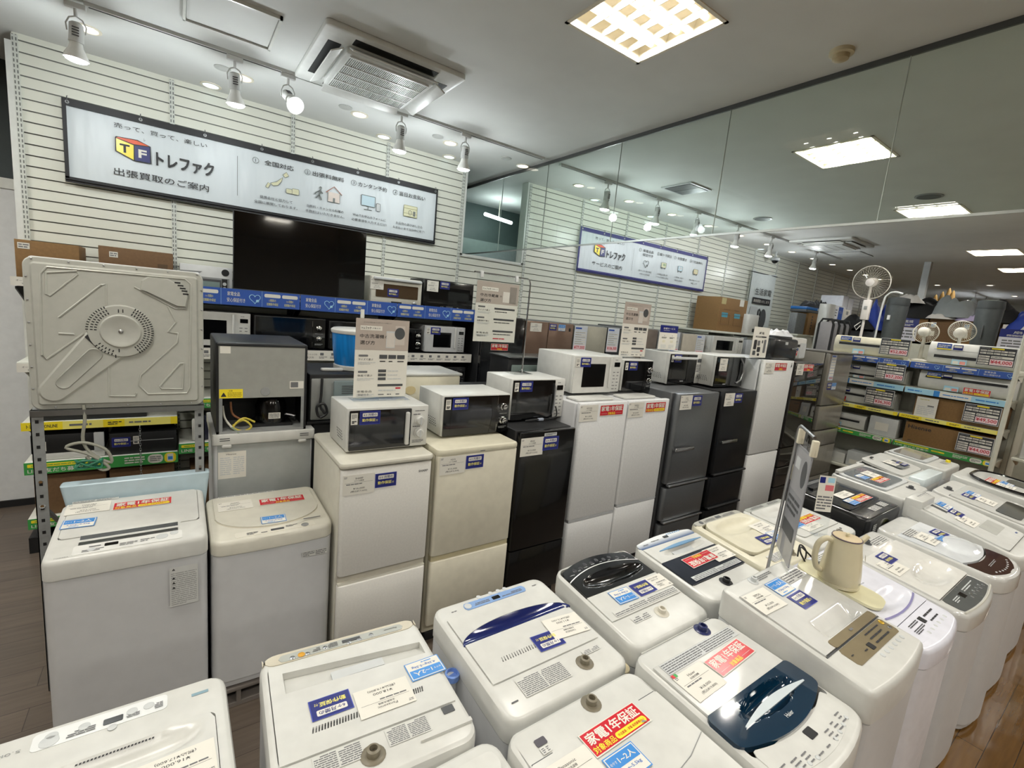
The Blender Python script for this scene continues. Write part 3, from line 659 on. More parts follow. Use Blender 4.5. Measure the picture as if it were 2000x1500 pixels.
lay('navy', q.t, q.F, .218, .315, -3, ('1',), z=.008); lay('tag', q.t, q.F, .105, .285, -6, ('YAMADA', '11,000', '12,100'), z=.0085)
lay('spec', q.t, q.F, .335, .44, -1, (.19, .07, 10, 12), z=.003); lay('spec', q.t, q.F, .1, .42, 0, (.08, .02, 3, 13), z=.003)
inlet(q, .161, .452); part('brand_mark', MB(q.F).rect(.46, .465, .485, .47, DGREY, .002), q.t, None, None, False)
part('rear_step', MB().rbox(-.235, .255, .74, .235, .285, .815, WHITE, .01), q.t)
part('rating_plate', sticker('spec', .13, .03, 3, 40, 1), q.t, frame((.05, .2865, .785), (-1, 0, 0), (0, 0, 1)))
cord(q, [(-.15, .29, .74), (-.153, .30, .8), (-.175, .302, .835), (-.195, .30, .80), (-.19, .295, .72)], .008, mat('77766e', .5), 'power_cord')
part('drain_hose', MB().tube([(.285, -.05, .70), (.287, -.05, .80), (.285, -.04, .83)], .022, LGREY).lathe([(.026, 0), (.026, .02), (.02, .022), (.018, .008)], mat('6f8fd0', .3), (.286, -.04, .825), 14), q.t, None, 'pleated hose with a blue cap')
part('hose_end', MB().lathe([(.024, 0), (.024, .03), (.03, .032), (.03, .05), (.02, .052)], mat('cbbf9e', .5, name='yellowed_plastic'), (-.285, .22, .78), 16), q.t)

q = washer('white washing machine with a black gloss front half lid', 1.375, 1.862, 1.45, .95, .945, .895, lid=(.02, .012, .467, .352), r=.05, bow=.02)
arcf = lambda u: .072 - .05 * (1 - ((u - .243) / .225) ** 2) + .03
lid = part('lid', patch(MB(q.F), .02, .467, .205, .352, .005, WHITE, 20, 6, .02), q.t)
part('lid_front', patch(MB(q.F), .02, .467, arcf, .204, bowl(.23, .135, .19, .045, .034, .006), BLACK, 44, 26, .02), lid, None, 'glossy black front of the lid with a scooped grip')
cp = part('control_panel', patch(MB(q.F), .02, .467, lambda u: arcf(u) - .065, lambda u: arcf(u) - .006, .004, mat('101013', .12, coat=.5), 30, 5, .012, r=.02), q.t, None, 'black curved control panel')
q_ = random.Random(3)
for i in range(9):
    u = .07 + .04 * i; button(q, cp, u, arcf(u) - .035 + .008 * (i % 2), .011, mat('25252a', .3), .003, .002)
printing(q, cp, [(.06 + .05 * i, arcf(.06 + .05 * i) - .02, .09 + .05 * i, arcf(.06 + .05 * i) - .012, 1) for i in range(8)], GREY, .0052)
part('chrome_line', MB(q.F).tube([(.02 + .447 * i / 30, arcf(.02 + .447 * i / 30) - .003, .004) for i in range(31)], .003, mat('e0e0e0', .2), 6), lid)
lay('navy', q.t, q.F, .175, .263, 0, ('6',), z=.008); lay('blue', q.t, q.F, .304, .261, -2, (), z=.008); lay('tag', q.t, q.F, .075, .262, 0, ('Haier', '13,000', '14,300', '全自動洗濯機', .13, .085), z=.007)
lay('spec', q.t, q.F, .23, .33, 0, (.4, .03, 3, 21), z=.007); lay('spec', q.t, q.F, .33, .385, 0, (.1, .03, 3, 22), z=.002)
inlet(q, .218, .4, mat('c9c4b6', .4)); part('rear_panel', MB().rbox(-.22, .246, .70, .22, .253, .88, WHITE, .004), q.t)
part('rear_recess', MB().rplate(-.13, -.07, .11, .05, 0, .003, mat('8c8f8a', .5), .05), q.t, frame((-.03, .2535, .73), (-1, 0, 0), (0, 0, 1)), 'oval recess holding wires')
cord(q, [(-.03 + .125 * math.cos(a), .262, .73 + .062 * math.sin(a)) for a in [i * .35 for i in range(-3, 17)]] + [(.13, .262, .5), (.13, .262, .2)], .009, mat('3c3d3d', .5), 'power_cord')
for i, c in enumerate(('7c8f3a', 'c8b640', '5f6f9a', '8c8a3c')): part('wire', MB().tube([(-.12 + .16 * k / 8, .262 + .003 * i, .71 + .012 * i + .02 * math.sin(k * 1.1 + i)) for k in range(9)], .005, mat(c, .4)), q.t, None, 'thin bundled wire')

q = washer('white washing machine with blue tinted front and a dark navy glass lid panel', 1.915, 2.41, 1.45, .97, .945, .90, lid=(.02, .055, .475, .35), r=.06, bow=.03)
lid = part('lid', patch(MB(q.F), .02, .475, .055, .172, lambda u, v: .006 - .03 * max(0, 1 - ((u - .22) / .17) ** 2 - ((v - .125) / .03) ** 2) ** .6, WHITE, 36, 24, .02), q.t)
part('lid_glass', patch(MB(q.F), .02, .475, .173, .35, .006, mat('0c1426', .08, coat=.6, name='navy_glass'), 10, 6, .02), lid, None, 'dark navy glass pane')
part('handle', patch(MB(q.F), .04, .4, lambda u: .098 - .014 * math.sin(PI * (u - .04) / .36), lambda u: .1 + .004 * math.sin(PI * (u - .04) / .36), .010, mat('6f9ac0', .2, name='blue_trim'), 24, 3, .006), lid, None, 'slim curved blue grip')
part('handle_recess', MB(q.F).rplate(.15, .11, .31, .14, -.016, -.012, LGREY, .004), lid)
bt = bpy.data.materials.new('blue_fade'); bt.use_nodes = True; nt = bt.node_tree; b = nt.nodes['Principled BSDF']; b.inputs['Roughness'].default_value = .25
tc = nt.nodes.new('ShaderNodeTexCoord'); sx = nt.nodes.new('ShaderNodeSeparateXYZ'); rp = nt.nodes.new('ShaderNodeValToRGB'); nt.links.new(tc.outputs['Generated'], sx.inputs[0]); nt.links.new(sx.outputs[1], rp.inputs[0]); nt.links.new(rp.outputs[0], b.inputs['Base Color'])
rp.color_ramp.elements[0].color = lin('dfe2e2'); rp.color_ramp.elements[0].position = .35; rp.color_ramp.elements[1].color = lin('3a5680'); rp.color_ramp.elements[1].position = .95
cp = part('control_panel', patch(MB(q.F), .015, .48, lambda u: .012 - .028 * (1 - ((u - .2475) / .2475) ** 2), .05, .002, bt, 30, 6, .004, r=.015), q.t, None, 'white panel printed with a blue fade')
part('display', MB(q.F).rplate(.215, .002, .255, .018, .002, .004, BLACK, .003), cp)
for i in range(7): button(q, cp, .1 + .018 * i, -.004, .006, mat('86a6c4', .3), .002, .002)
printing(q, cp, [(.3, .01, .38, .02, 1), (.4, .02, .45, .03, 1)], z=.0035)
lay('red', q.t, q.F, .24, .232, 1, (1,), z=.009); lay('tag', q.t, q.F, .085, .24, 0, ('Haier', '15,000', '16,500'), z=.0085); lay('spec', q.t, q.F, .235, .325, 0, (.4, .03, 3, 31, 1), z=.008)
inlet(q, .278, .4, MBLACK)

q = washer('cream washing machine with a deep scooped lid and grey control strip', 2.42, 2.93, 1.46, .97, .965, .92, lid=(.02, .05, .47, .36), top=CREAM, body=CREAM, r=.05, bow=.015)
lid = lidmesh(q, h=lambda u, v: .012 - .03 * max(0, 1 - ((u - .24) / .2) ** 2 - ((v - .14) / .07) ** 2) ** .8, m=CREAM, nv=28, nu=32, r=.07)
cp = part('control_panel', patch(MB(q.F), .012, .498, lambda u: .01 - .012 * (1 - ((u - .255) / .255) ** 2), .046, .003, mat('a3a299', .35, name='stone_grey'), 30, 4, .006, r=.03), q.t, None, 'stone grey control strip')
part('display', MB(q.F).rplate(.225, .01, .275, .03, .003, .0045, DGREY, .003), cp); button(q, cp, .43, .024, .014, DGREY, .002)
printing(q, cp, [(.29, .012, .4, .034, 3), (.08, .012, .21, .034, 3)], z=.0045)
lay('navy', q.t, q.F, .226, .307, -3, ('6',), z=.016); lay('blue', q.t, q.F, .105, .307, -3, (), z=.016); lay('tag', q.t, q.F, .1, .225, 0, ('HITACHI', '17,000', '18,700'), z=.015)
lay('spec', q.t, q.F, .33, .42, 0, (.14, .05, 6, 41), z=.003); inlet(q, .2, .43)
part('rear_box', MB().rbox(-.24, .235, .72, .2, .30, .905, CREAM, .012), q.t)
q = washer('white washing machine with grey panel and red sticker, behind the clear sign holder', 2.975, 3.515, 1.46, .97, .945, .925, lid=(.025, .05, .515, .385), r=.05)
lid = lidmesh(q, h=lambda u, v: .006 - .02 * max(0, 1 - ((u - .27) / .2) ** 2 - ((v - .12) / .045) ** 2) ** .7, r=.03)
cp = part('control_panel', patch(MB(q.F), .03, .51, .006, .046, .003, PANG, 30, 4, .004, r=.02), q.t, None, 'grey control strip')
printing(q, cp, [(.1, .012, .24, .036, 3), (.3, .012, .46, .036, 3)], z=.0042)
lay('red', q.t, q.F, .201, .27, 0, (0,), z=.008); lay('blue', q.t, q.F, .37, .27, 0, (), z=.008); lay('tag', q.t, q.F, .3, .335, 0, ('Panasonic', '19,000', '20,900', '全自動洗濯機', .2, .06), z=.008)
inlet(q, .196, .45, mat('8a8378', .4)); part('corner_mark', MB(q.F).rplate(.1, .42, .115, .432, .001, .003, DGREY, .002), q.t)
cord(q, [(-.22, .25, .6), (-.23, .27, .8), (-.20, .275, .88), (-.17, .27, .82)], .01, mat('2f5a4e', .5, name='green_cable'), 'power_cord')

BK = mat('0f1012', .18, coat=.4, name='black_enamel')
q = washer('black washing machine with black lid, the only black one of the row facing the wall', 3.70, 4.30, 1.50, .97, .985, .95, lid=(.02, .08, .58, .40), body=BK, top=BK, r=.03, bow=.02)
lid = lidmesh(q, h=lambda u, v: .008, m=mat('17191c', .12, coat=.6, name='black_lid'), r=.02)
part('handle', patch(MB(q.F), .12, .48, .085, .12, .02, BLACK, 16, 4, .014, r=.015), lid); cp = part('control_panel', patch(MB(q.F), .03, .57, .01, .07, .003, mat('22252a', .2), 20, 4, .004, r=.02), q.t)
printing(q, cp, [(.1, .02, .5, .05, 3)], GREY, .0045)
lay('red', q.t, q.F, .213, .345, 0, (0,), z=.012); lay('blue', q.t, q.F, .39, .345, 0, (), z=.012); lay('tag', q.t, q.F, .3, .26, 0, ('Panasonic', '38,000', '41,800', '洗濯乾燥機', .22, .07), z=.0115)
lay('spec', q.t, q.F, .14, .455, 0, (.1, .05, 4, 51), z=.002); lay('spec', q.t, q.F, .3, .46, 0, (.14, .045, 4, 52), z=.002); lay('spec', q.t, frame((.2, .268, .86), (-1, 0, 0), (0, 0, 1)), 0, 0, 0, (.06, .09, 6, 53), z=0)
for i, c in enumerate(('d8d6c8', 'c9c04a', '9fae5a', 'e0ddd0')): part('wire', MB().tube([(-.27, .28 + .006 * i, .2), (-.26 + .01 * i, .285, .7), (-.22 + .02 * i, .29, .82 + .012 * i), (-.05, .285 + .004 * i, .845 + .01 * i), (.02, .275, .80)], .007, mat(c, .4), 8, True), q.t, None, 'pale wire hanging off the back')

q = washer('white washing machine with a smoked glass lid, just beyond the black machine', 4.36, 4.95, 1.47, .97, 1.02, .985, lid=(.02, .03, .57, .37), r=.04)
lid = lidmesh(q, h=lambda u, v: .012, m=LGREY, r=.05)
part('lid_glass', patch(MB(q.F), .06, .53, .055, .345, .018, mat('6f7477', .08, coat=.6, name='smoked_glass'), 20, 6, .008, r=.05), lid, None, 'smoked grey glass window')
part('handle', patch(MB(q.F), .02, .57, .012, .05, .03, WHITE, 24, 4, .02, r=.03), lid)
lay('red', q.t, q.F, .33, .259, 0, (0,), z=.02); lay('blue', q.t, q.F, .44, .17, 0, (), z=.02); lay('tag', q.t, q.F, .27, .175, 0, ('AQUA', '29,000', '31,900'), z=.02); inlet(q, .2, .43, DGREY)
q = washer('white washing machine with a raised sloping lid, second beyond the black machine', 5.12, 5.72, 1.56, 1.06, 1.0, .96, lid=(.02, .03, .58, .36), r=.04)
lid = lidmesh(q, h=lambda u, v: .012 + .05 * (v - .03) * 0 + .03 * (1 - (v - .03) / .33), m=WHITE, r=.05)
part('lid_glass', MB(q.F).rplate(.15, .16, .4, .3, .03, .034, mat('6f7477', .1, coat=.5), .02), lid, None, 'grey glass window'); part('handle', MB(q.F).rplate(.4, .06, .46, .08, .05, .055, MBLACK, .008), lid)
lay('navy', q.t, q.F, .22, .25, 0, ('6',), z=.04); lay('tag', q.t, q.F, .32, .2, 0, ('HITACHI', '24,000', '26,400'), z=.038); part('rear_cover', MB().rbox(-.28, .15, .92, .28, .26, 1.0, mat('dfe9ea', .25), .02), q.t)
q = washer('white washing machine with a tilted grey lid, farthest of the row facing the wall', 5.84, 6.36, 1.56, 1.06, 1.03, .99, lid=(.02, .03, .5, .34), r=.04)
lid = lidmesh(q, h=lambda u, v: .014, m=LGREY, r=.05); part('lid_glass', MB(q.F).rplate(.06, .06, .46, .3, .014, .02, mat('8f8c86', .12, coat=.5), .03), lid, None, 'taupe glass window')
lay('spec', q.t, q.F, .15, .41, 0, (.15, .06, 5, 61), z=.003); part('tap_knob', MB(q.F).lathe([(.02, 0), (.02, .025), (.012, .03)], YEL, (.1, .42, 0), 14).lathe([(.012, .03), (.01, .045)], MBLACK, (.1, .42, 0), 12), q.t)

# -- row facing the aisle
q = washer('white washing machine mostly cut off by the lower frame edge, beside the red stickered one', .17, .70, .36, .905, .92, .93, lid=(.04, .1, .49, .42), r=.05)
lid = lidmesh(q); inlet(q, .3, .49, mat('4a56a0', .4)); part('rear_ridge', patch(MB(q.F), .36, .5, .44, .5, .012, WHITE, 16, 6, .012, r=.02), q.t)

q = washer('white washing machine with a large red warranty sticker, at the bottom edge of the photo', .715, 1.245, .33, .875, .93, .94, lid=(.012, .08, .518, .437), r=.045)
lid = lidmesh(q, h=lambda u, v: .004 - .016 * max(0, 1 - ((u - .27) / .2) ** 2 - ((v - .17) / .05) ** 2) ** .7, r=.004)
part('lid_crease', MB(q.F).tube([(.28, .22, .005), (.42, .24, .005), (.515, .27, .005)], .0012, GREY, 5), lid)
cp = plateo(q, 'control_panel', .05, .015, .48, .07, .002, PANG, .02); lay('red', q.t, q.F, .296, .403, 1, (0,), z=.007); lay('blue', q.t, q.F, .245, .315, 0, (), z=.007); lay('tag', q.t, q.F, .1, .36, 0, ('Panasonic', '17,000', '18,700'), z=.007)
inlet(q, .299, .505); part('mark_plate', MB(q.F).rplate(.065, .47, .1, .492, .001, .0025, mat('3a3540', .4), .004), q.t); lay('spec', q.t, q.F, .08, .455, 0, (.03, .02, 3, 73), z=.003)
part('hinge', MB(q.F).box(.02, .4365, .0, .09, .44, .003, DGREY), lid); part('hinge', MB(q.F).box(.44, .4365, 0, .51, .44, .003, DGREY), lid); part('lid_tab', MB(q.F).add([(.36, .385, .005), (.395, .37, .012), (.385, .392, .005)], [(0, 1, 2)], GREY), lid)

q = washer('white washing machine with a dark teal glossy handle panel, nearest of the aisle row', 1.265, 1.772, .37, .895, .935, .955, lid=(.022, .098, .488, .452), r=.045, bow=.04)
fc = lambda u: .135 - .05 * (1 - ((u - .252) / .25) ** 2) + .002
lid = part('lid', patch(MB(q.F), .022, .488, .247, .452, .008, WGLOSS, 24, 8, .03, r=0), q.t)
TEAL = mat('0a2a40', .08, coat=.7, name='dark_teal_gloss')
part('handle_panel', patch(MB(q.F), .006, .503, fc, .246, lambda u, v: .009 - .04 * max(0, 1 - ((u - .27) / .15) ** 2 - ((v - .188) / .042) ** 2) ** .5, TEAL, 60, 40, .02, r=.018), lid, None, 'dark teal glossy panel with an oval scoop')
part('handle', patch(MB(q.F), .085, .455, lambda u: .165 - .004, lambda u: .166 + .022 * math.sin(PI * (u - .085) / .37), lambda u, v: .013, mat('c9d2d6', .15, coat=.4, name='pearl_grip'), 30, 4, .004), lid, None, 'pearl white blade-shaped grip')
part('maker_name', MB(q.F).text('Haier', .262, .122, .013, LGREY, .0105, .04, .01), lid, None, None, False)
cp = part('control_panel', patch(MB(q.F), .03, .475, lambda u: .045 - .05 * (1 - ((u - .252) / .25) ** 2), lambda u: fc(u) - .006, .002, WHITE, 30, 6, .003, r=.02), q.t)
part('display', MB(q.F).rplate(.238, .043, .278, .073, .002, .004, MBLACK, .004), cp)
pr = [(.05 + .05 * i, .035 + .012 * j - .03 * (1 - ((.07 + .05 * i - .252) / .25) ** 2), .085 + .05 * i, .043 + .012 * j - .03 * (1 - ((.07 + .05 * i - .252) / .25) ** 2), 1) for i in range(8) for j in range(3) if not (3 <= i <= 4 and j > 0)]
printing(q, cp, pr, z=.0036)
for u in (.11, .15, .19, .31, .35, .39, .43): button(q, cp, u, .03 - .035 * (1 - ((u - .252) / .25) ** 2) + .012, .007, LGREY, .001, .003)
lay('red', q.t, q.F, .319, .351, 3, (1,), z=.011); lay('tag', q.t, q.F, .119, .34, 1, ('Haier', '18,000', '19,800'), z=.010); lay('spec', q.t, q.F, .255, .425, 0, (.42, .045, 5, 81, 1), z=.0095)
part('recycling_mark', MB(q.F).rect(.04, .385, .053, .398, RED, .012).rect(.053, .385, .066, .398, GREEN, .012), q.t, None, None, False)
inlet(q, .367, .492, mat('262c58', .3))

q = washer('white washing machine with a gold control panel, between the teal and lilac ones', 1.79, 2.312, .36, .90, 1.0, 1.062, lid=(.02, .155, .502, .474), r=.025, bow=.02, lip=.12)
GOLD = mat('8c8066', .25, metal=.25, name='champagne_gold')
lid = part('lid', patch(MB(q.F), .02, .502, .155, .474, lambda u, v: .006 - .035 * clampl(0, 1, min((u - .14) / .02, (.44 - u) / .02)) * clampl(0, 1, (v - .19) / .008) * clampl(0, 1, (.27 - v) / .07), WGLOSS, 50, 50, .04), q.t)
part('gold_strip', MB(q.F).loft([[(x, y, z) for x, y in rrect(.1, .151, .487, .183, .012, 4)] for z in (.006, .0085)], GOLD), lid, None, 'champagne gold strip on the lid')
cp = part('control_panel', patch(MB(q.F), .1, .487, .072, .145, .0025, GOLD, 24, 6, .004, r=.012), q.t, None, 'champagne gold control panel')
part('display', MB(q.F).rplate(.243, .082, .272, .108, .0025, .0045, MBLACK, .003), cp)
printing(q, cp, [(.3, .085, .46, .098, 1), (.3, .104, .46, .117, 1), (.3, .124, .43, .135, 1), (.12, .105, .15, .113, 1), (.2, .09, .235, .1, 1)], INK, .0042)
button(q, cp, .465, .128, .011, mat('c9a43a', .3, metal=.5), .002); button(q, cp, .465, .1, .008, STEEL, .002)
for i in range(6): button(q, q.t, .25 + .04 * i, .055, .009, LGREY, 0, .004)
part('lid_seam', MB(q.F).box(.02, .147, -.01, .502, .153, .002, DGREY), q.t)
part('lid_mark', MB(q.F).rect(.26, .164, .285, .172, INK2, .0105), lid, None, None, False)
lay('tag', q.t, q.F, .095, .412, -2, ('ZEPEAL', '15,000', '16,500'), z=.009); lay('blue', q.t, q.F, .261, .43, 0, (), z=.0085); lay('navy', q.t, q.F, .272, .345, 0, ('6',), z=.0085); lay('spec', q.t, q.F, .41, .445, 0, (.16, .05, 4, 91), z=.0085)
inlet(q, .19, .508, LGREY, .014); printing(q, q.t, [(.22, .495, .34, .52, 3)], z=.002)
part('side_label', sticker('spec', .055, .05, 5, 93), q.t, frame((-.2615, -.19, .86), (0, -1, 0), (0, 0, 1))); part('side_cap', MB().box(-.2625, .085, .835, -.2595, .11, .86, GREY), q.t)

LIL = mat('dfe0ea', .22, coat=.3, name='lilac_white')
q = washer('lilac white washing machine carrying the kettle board', 2.35, 2.84, .36, .90, .935, 1.005, lid=(.015, .112, .475, .47), body=mat('dcdce2', .35), top=LIL, r=.05, bow=.03)
cl = lambda u: .165 - .03 * (1 - ((u - .245) / .23) ** 2)
lid = part('lid', patch(MB(q.F), .015, .475, lambda u: cl(u) + .002, .47, lambda u, v: .006 - .02 * max(0, 1 - ((u - .3) / .17) ** 2 - ((v - .2) / .05) ** 2) ** .7, LIL, 40, 24, .02), q.t)
part('lid_lip', patch(MB(q.F), .015, .475, .112, lambda u: cl(u), .003, LIL, 30, 5, .01), lid); part('grip_line', patch(MB(q.F), .07, .46, lambda u: cl(u) - .004, lambda u: cl(u) + .004, .007, mat('8a86b0', .2, name='violet_trim'), 24, 2, .004), lid, None, 'thin violet grip line')
cp = part('control_panel', patch(MB(q.F), .06, .45, lambda u: .03 - .02 * (1 - ((u - .25) / .22) ** 2), .1, .002, LIL, 20, 5, .003), q.t)
part('display', MB(q.F).rplate(.235, .058, .268, .088, .002, .004, MBLACK, .003), cp); printing(q, cp, [(.12, .075, .22, .09, 2), (.11, .045, .22, .066, 3), (.29, .07, .42, .085, 1), (.29, .045, .42, .058, 1)], INK, .0036)
for i in range(6): button(q, cp, .18 + .045 * i, .03, .008, LGREY, .001, .003)
lay('spec', q.t, q.F, .33, .5, 0, (.2, .05, 5, 97), z=.002)

q = washer('white glossy washing machine with a dark grey keypad panel, beside the kettle', 2.93, 3.49, .345, .90, .905, .968, lid=(.02, .105, .54, .432), top=WGLOSS, r=.05, bow=.03)
lid = lidmesh(q, m=mat('e6e5df', .06, coat=.8, name='glass_white'), h=lambda u, v: .008 - .022 * max(0, 1 - ((u - .32) / .2) ** 2 - ((v - .2) / .075) ** 2) ** .8, nu=40, nv=30, r=.006)
cp = part('control_panel', patch(MB(q.F), .04, .525, lambda u: .018 - .02 * (1 - ((u - .28) / .25) ** 2), .1, .003, mat('565a5a', .12, coat=.5, name='slate_panel'), 24, 6, .004, r=.015), q.t, None, 'slate grey glossy keypad panel')
part('display', MB(q.F).rplate(.2, .045, .245, .075, .003, .0045, BLACK, .003), cp); printing(q, cp, [(.1, .05, .18, .075, 3), (.28, .06, .47, .08, 2)], LGREY, .0045)
for i in range(9): button(q, cp, .26 + .028 * i, .03 + .012 * (i % 2), .007, STEEL, .003, .003)
part('chrome_edge', MB(q.F).tube([(.03 + .5 * i / 24, .01 - .02 * (1 - ((.03 + .5 * i / 24 - .28) / .25) ** 2), .004) for i in range(25)], .005, mat('cfcdc2', .1, coat=.5), 6), cp)
lay('navy', q.t, q.F, .2, .375, 0, ('6',), z=.012); lay('tag', q.t, q.F, .13, .325, 0, ('AQUA', '26,000', '28,600'), z=.0105); inlet(q, .3, .5, DGREY, .016)
lay('spec', q.t, q.F, .42, .48, 0, (.18, .05, 4, 101), z=.002); part('side_label', sticker('spec', .05, .012, 1, 103), q.t, frame((.12, -.3, .8), (1, 0, 0), (0, 0, 1)))
q = washer('white washing machine with a brown touch panel and domed clear lid', 3.507, 3.975, .335, .89, .935, .978, lid=(.02, .11, .448, .45), top=WGLOSS, r=.06, bow=.05)
lid = part('lid', patch(MB(q.F), .02, .448, lambda u: .15 - .04 * (1 - ((u - .234) / .22) ** 2), .45, lambda u, v: .006 + .018 * max(0, 1 - ((u - .3) / .15) ** 2 - ((v - .22) / .09) ** 2) ** .6, mat('dfe3e6', .1, coat=.7, name='pearl_lid'), 40, 30, .02), q.t)
cp = part('control_panel', patch(MB(q.F), .02, .448, lambda u: .04 - .06 * (1 - ((u - .234) / .22) ** 2), lambda u: .14 - .04 * (1 - ((u - .234) / .22) ** 2), .003, mat('3a2622', .1, coat=.6, name='brown_panel'), 30, 6, .004, r=.02), q.t, None, 'glossy dark brown touch panel')
for i in range(9): button(q, cp, .1 + .035 * i, .045 - .05 * (1 - ((.1 + .035 * i - .234) / .22) ** 2) + .012, .005, LGREY, .003, .002)
printing(q, cp, [(.15, .055, .3, .07, 2)], GREY, .0045)
lay('navy', q.t, q.F, .36, .33, -3, ('6',), z=.011); lay('blue', q.t, q.F, .27, .28, -3, (), z=.013); lay('tag', q.t, q.F, .17, .34, 0, ('HITACHI', '27,000', '29,700'), z=.0105); lay('spec', q.t, q.F, .15, .42, 0, (.16, .05, 4, 111), z=.0095)
q = washer('tall white washing machine with a pale window, just beyond the brown panelled one', 4.03, 4.58, .32, .905, .93, 1.06, lid=(.02, .06, .53, .5), r=.05, bow=.03)
lid = lidmesh(q, h=.008, m=mat('dddeda', .15, coat=.5), r=.03); part('lid_window', MB(q.F).rplate(.2, .15, .46, .24, .008, .0095, mat('b9bab4', .15), .01), lid, None, 'pale grey window')
part('lid_strip', MB(q.F).rect(.16, .4, .2, .49, DGREY, .0095), lid, None, None, False); part('lid_badge', MB(q.F).rplate(.45, .09, .48, .1, .008, .0095, mat('3c4c80', .3), .003), lid)
lay('navy', q.t, q.F, .26, .37, 0, ('6',), z=.011); lay('blue', q.t, q.F, .3, .445, 0, (), z=.011); lay('tag', q.t, q.F, .2, .3, 0, ('Panasonic', '34,000', '37,400'), z=.011); part('side_cap', MB().lathe([(.012, 0), (.012, .01)], mat('4a62a0', .3), (0, 0, 0), 12), q.t, frame((-.2755, -.1, .9), (0, -1, 0), (0, 0, 1)))
part('rear_cover', MB().rbox(-.27, .19, .95, .0, .29, 1.09, WHITE, .015), q.t); lay('spec', q.t, q.F, .2, .545, 0, (.2, .05, 5, 121), z=.04)
q = washer('white washing machine with a long smoked black window, near the aisle row end', 4.66, 5.24, .33, .905, .96, 1.05, lid=(.02, .06, .56, .48), r=.05, bow=.03)
lid = lidmesh(q, h=.008, m=WGLOSS, r=.04); part('lid_window', MB(q.F).rplate(.08, .1, .5, .235, .008, .012, mat('202326', .08, coat=.6, name='smoked_black'), .03), lid, None, 'smoked black window')
lay('navy', q.t, q.F, .2, .4, 0, ('6',), z=.011); lay('blue', q.t, q.F, .31, .4, 0, (), z=.011); lay('tag', q.t, q.F, .25, .31, 0, ('TOSHIBA', '36,000', '39,600'), z=.011); inlet(q, .2, .52, DGREY, .02)
q = washer('white washing machine with a black ring around its lid, farthest of the aisle row', 5.36, 5.98, .36, .95, 1.0, 1.06, lid=None, r=.08, bow=.05)
ring = rrect(.05, .04, .57, .5, .19, 10)
lid = part('lid', MB(q.F).prism(ring, .0, .02, WGLOSS), q.t); part('lid_ring', MB(q.F).tube([(a, b, .02) for a, b in ring + ring[:1]], .012, BLACK, 8), lid, None, 'thick black ring')
part('lid_window', MB(q.F).rplate(.3, .08, .52, .3, .02, .024, mat('25282b', .08, coat=.6), .06), lid, None, 'smoked window')
lay('red', q.t, q.F, .2, .36, 0, (0,), z=.023); lay('blue', q.t, q.F, .27, .28, 0, (), z=.023); lay('tag', q.t, q.F, .15, .27, 0, ('SHARP', '49,000', '53,900'), z=.022)
t = thing('pallet', 'low grey pallet under the two middle row washing machines', 'pallet', (.11, 2.66, 0)); PL = mat('77706a', .6, name='weathered_pallet')
part('top_slab', MB().rbox(-.57, -.26, .085, .56, .26, .108, PL, .01, .004), t); mb = MB().box(-.565, -.255, 0, .555, .255, .02, PL)
for k in range(9): mb.box(-.565 + .135 * k, -.255, .02, -.545 + .135 * k, .255, .085, PL)
part('frame', mb, t)
# ------------------------------------------------------------------ refrigerators of the middle row
def vf(x, y, z): return frame((x, y, z), (1, 0, 0), (0, 0, 1))          # upright frame facing the camera side
def lays(kind, par, F, u, v, s=1, a=(), name=None):
    o = lay(kind, par, F, u * KS, zk(v), 0, a, name, z=.0015); o.matrix_basis = F @ T4((u * KS, zk(v), .0015)) @ Matrix.Scale(s * KS, 4); return o
KS = 1.0                         # the fridges do not stand on one line: distance factor of the group being built
def zk(z): return 2.1 - (2.1 - z) * KS
def fridge(label, x0, x1, y0, z1, doors, cab, dm, depth=.6, group=None, r=.02, dt=.05, base=.06):
    x0, x1, y0, z1 = x0 * KS, x1 * KS, y0 * KS, zk(z1); doors = [(max(.07, zk(a)), zk(b)) for a, b in doors]
    q = W_(); q.w = w = x1 - x0; q.t = t = thing('refrigerator', label, 'refrigerator', ((x0 + x1) / 2, y0 + depth / 2, 0), 0, group)
    h = w / 2; f = -depth / 2; q.f = f
    part('cabinet', MB().rbox(-h, f + dt + .008, base, h, depth / 2, z1 - .004, cab, .012, .006).rbox(-h + .02, f + .05, 0, h - .02, depth / 2 - .02, base, MBLACK, .01), t)
    q.doors = [part('door', MB().rbox(-h + .002, f, a, h - .002, f + dt, b, dm if not isinstance(dm, list) else dm[i], r, .006, 4), t) for i, (a, b) in enumerate(doors)]
    q.F = vf(-h, f - .0005, 0)
    return q
FW = mat('dcdad4', .36, scale=90, noise=.03, name='brushed_white_door')
KS = .975
q = fridge('white two door fridge under the white microwave with dials', .693, 1.213, 2.39, 1.19, [(.09, .517), (.574, 1.18)], IVORY, FW)
part('top_lid', MB().rbox(-.262, -.305, zk(1.188), .262, .30, zk(1.222), IVORY, .03, .012), q.t); part('handle_ledge', MB().rbox(-.25, -.29, zk(.515), .25, -.25, zk(.53), IVORY, .004).box(-.25, -.275, zk(.53), .25, -.25, zk(.58), mat('bdb8aa', .5)), q.doors[0])
lays('tag', q.doors[1], q.F, .092, 1.1, 1.06, ('SHARP', '16,000', '17,600', '2ドア冷蔵庫')); lays('navy', q.doors[1], q.F, .24, 1.105, 1.08, ('6',))
part('maker_name', MB(q.F).text('SHARP', .45, zk(1.13), .013, DGREY, .001, .055, .02), q.doors[1], None, None, False)
q = fridge('cream two door fridge under the black fronted microwave with chrome dials', 1.245, 1.828, 2.39, 1.222, [(.09, .522), (.56, 1.2)], CREAM, mat('d6d1bf', .4, name='cream_door'))
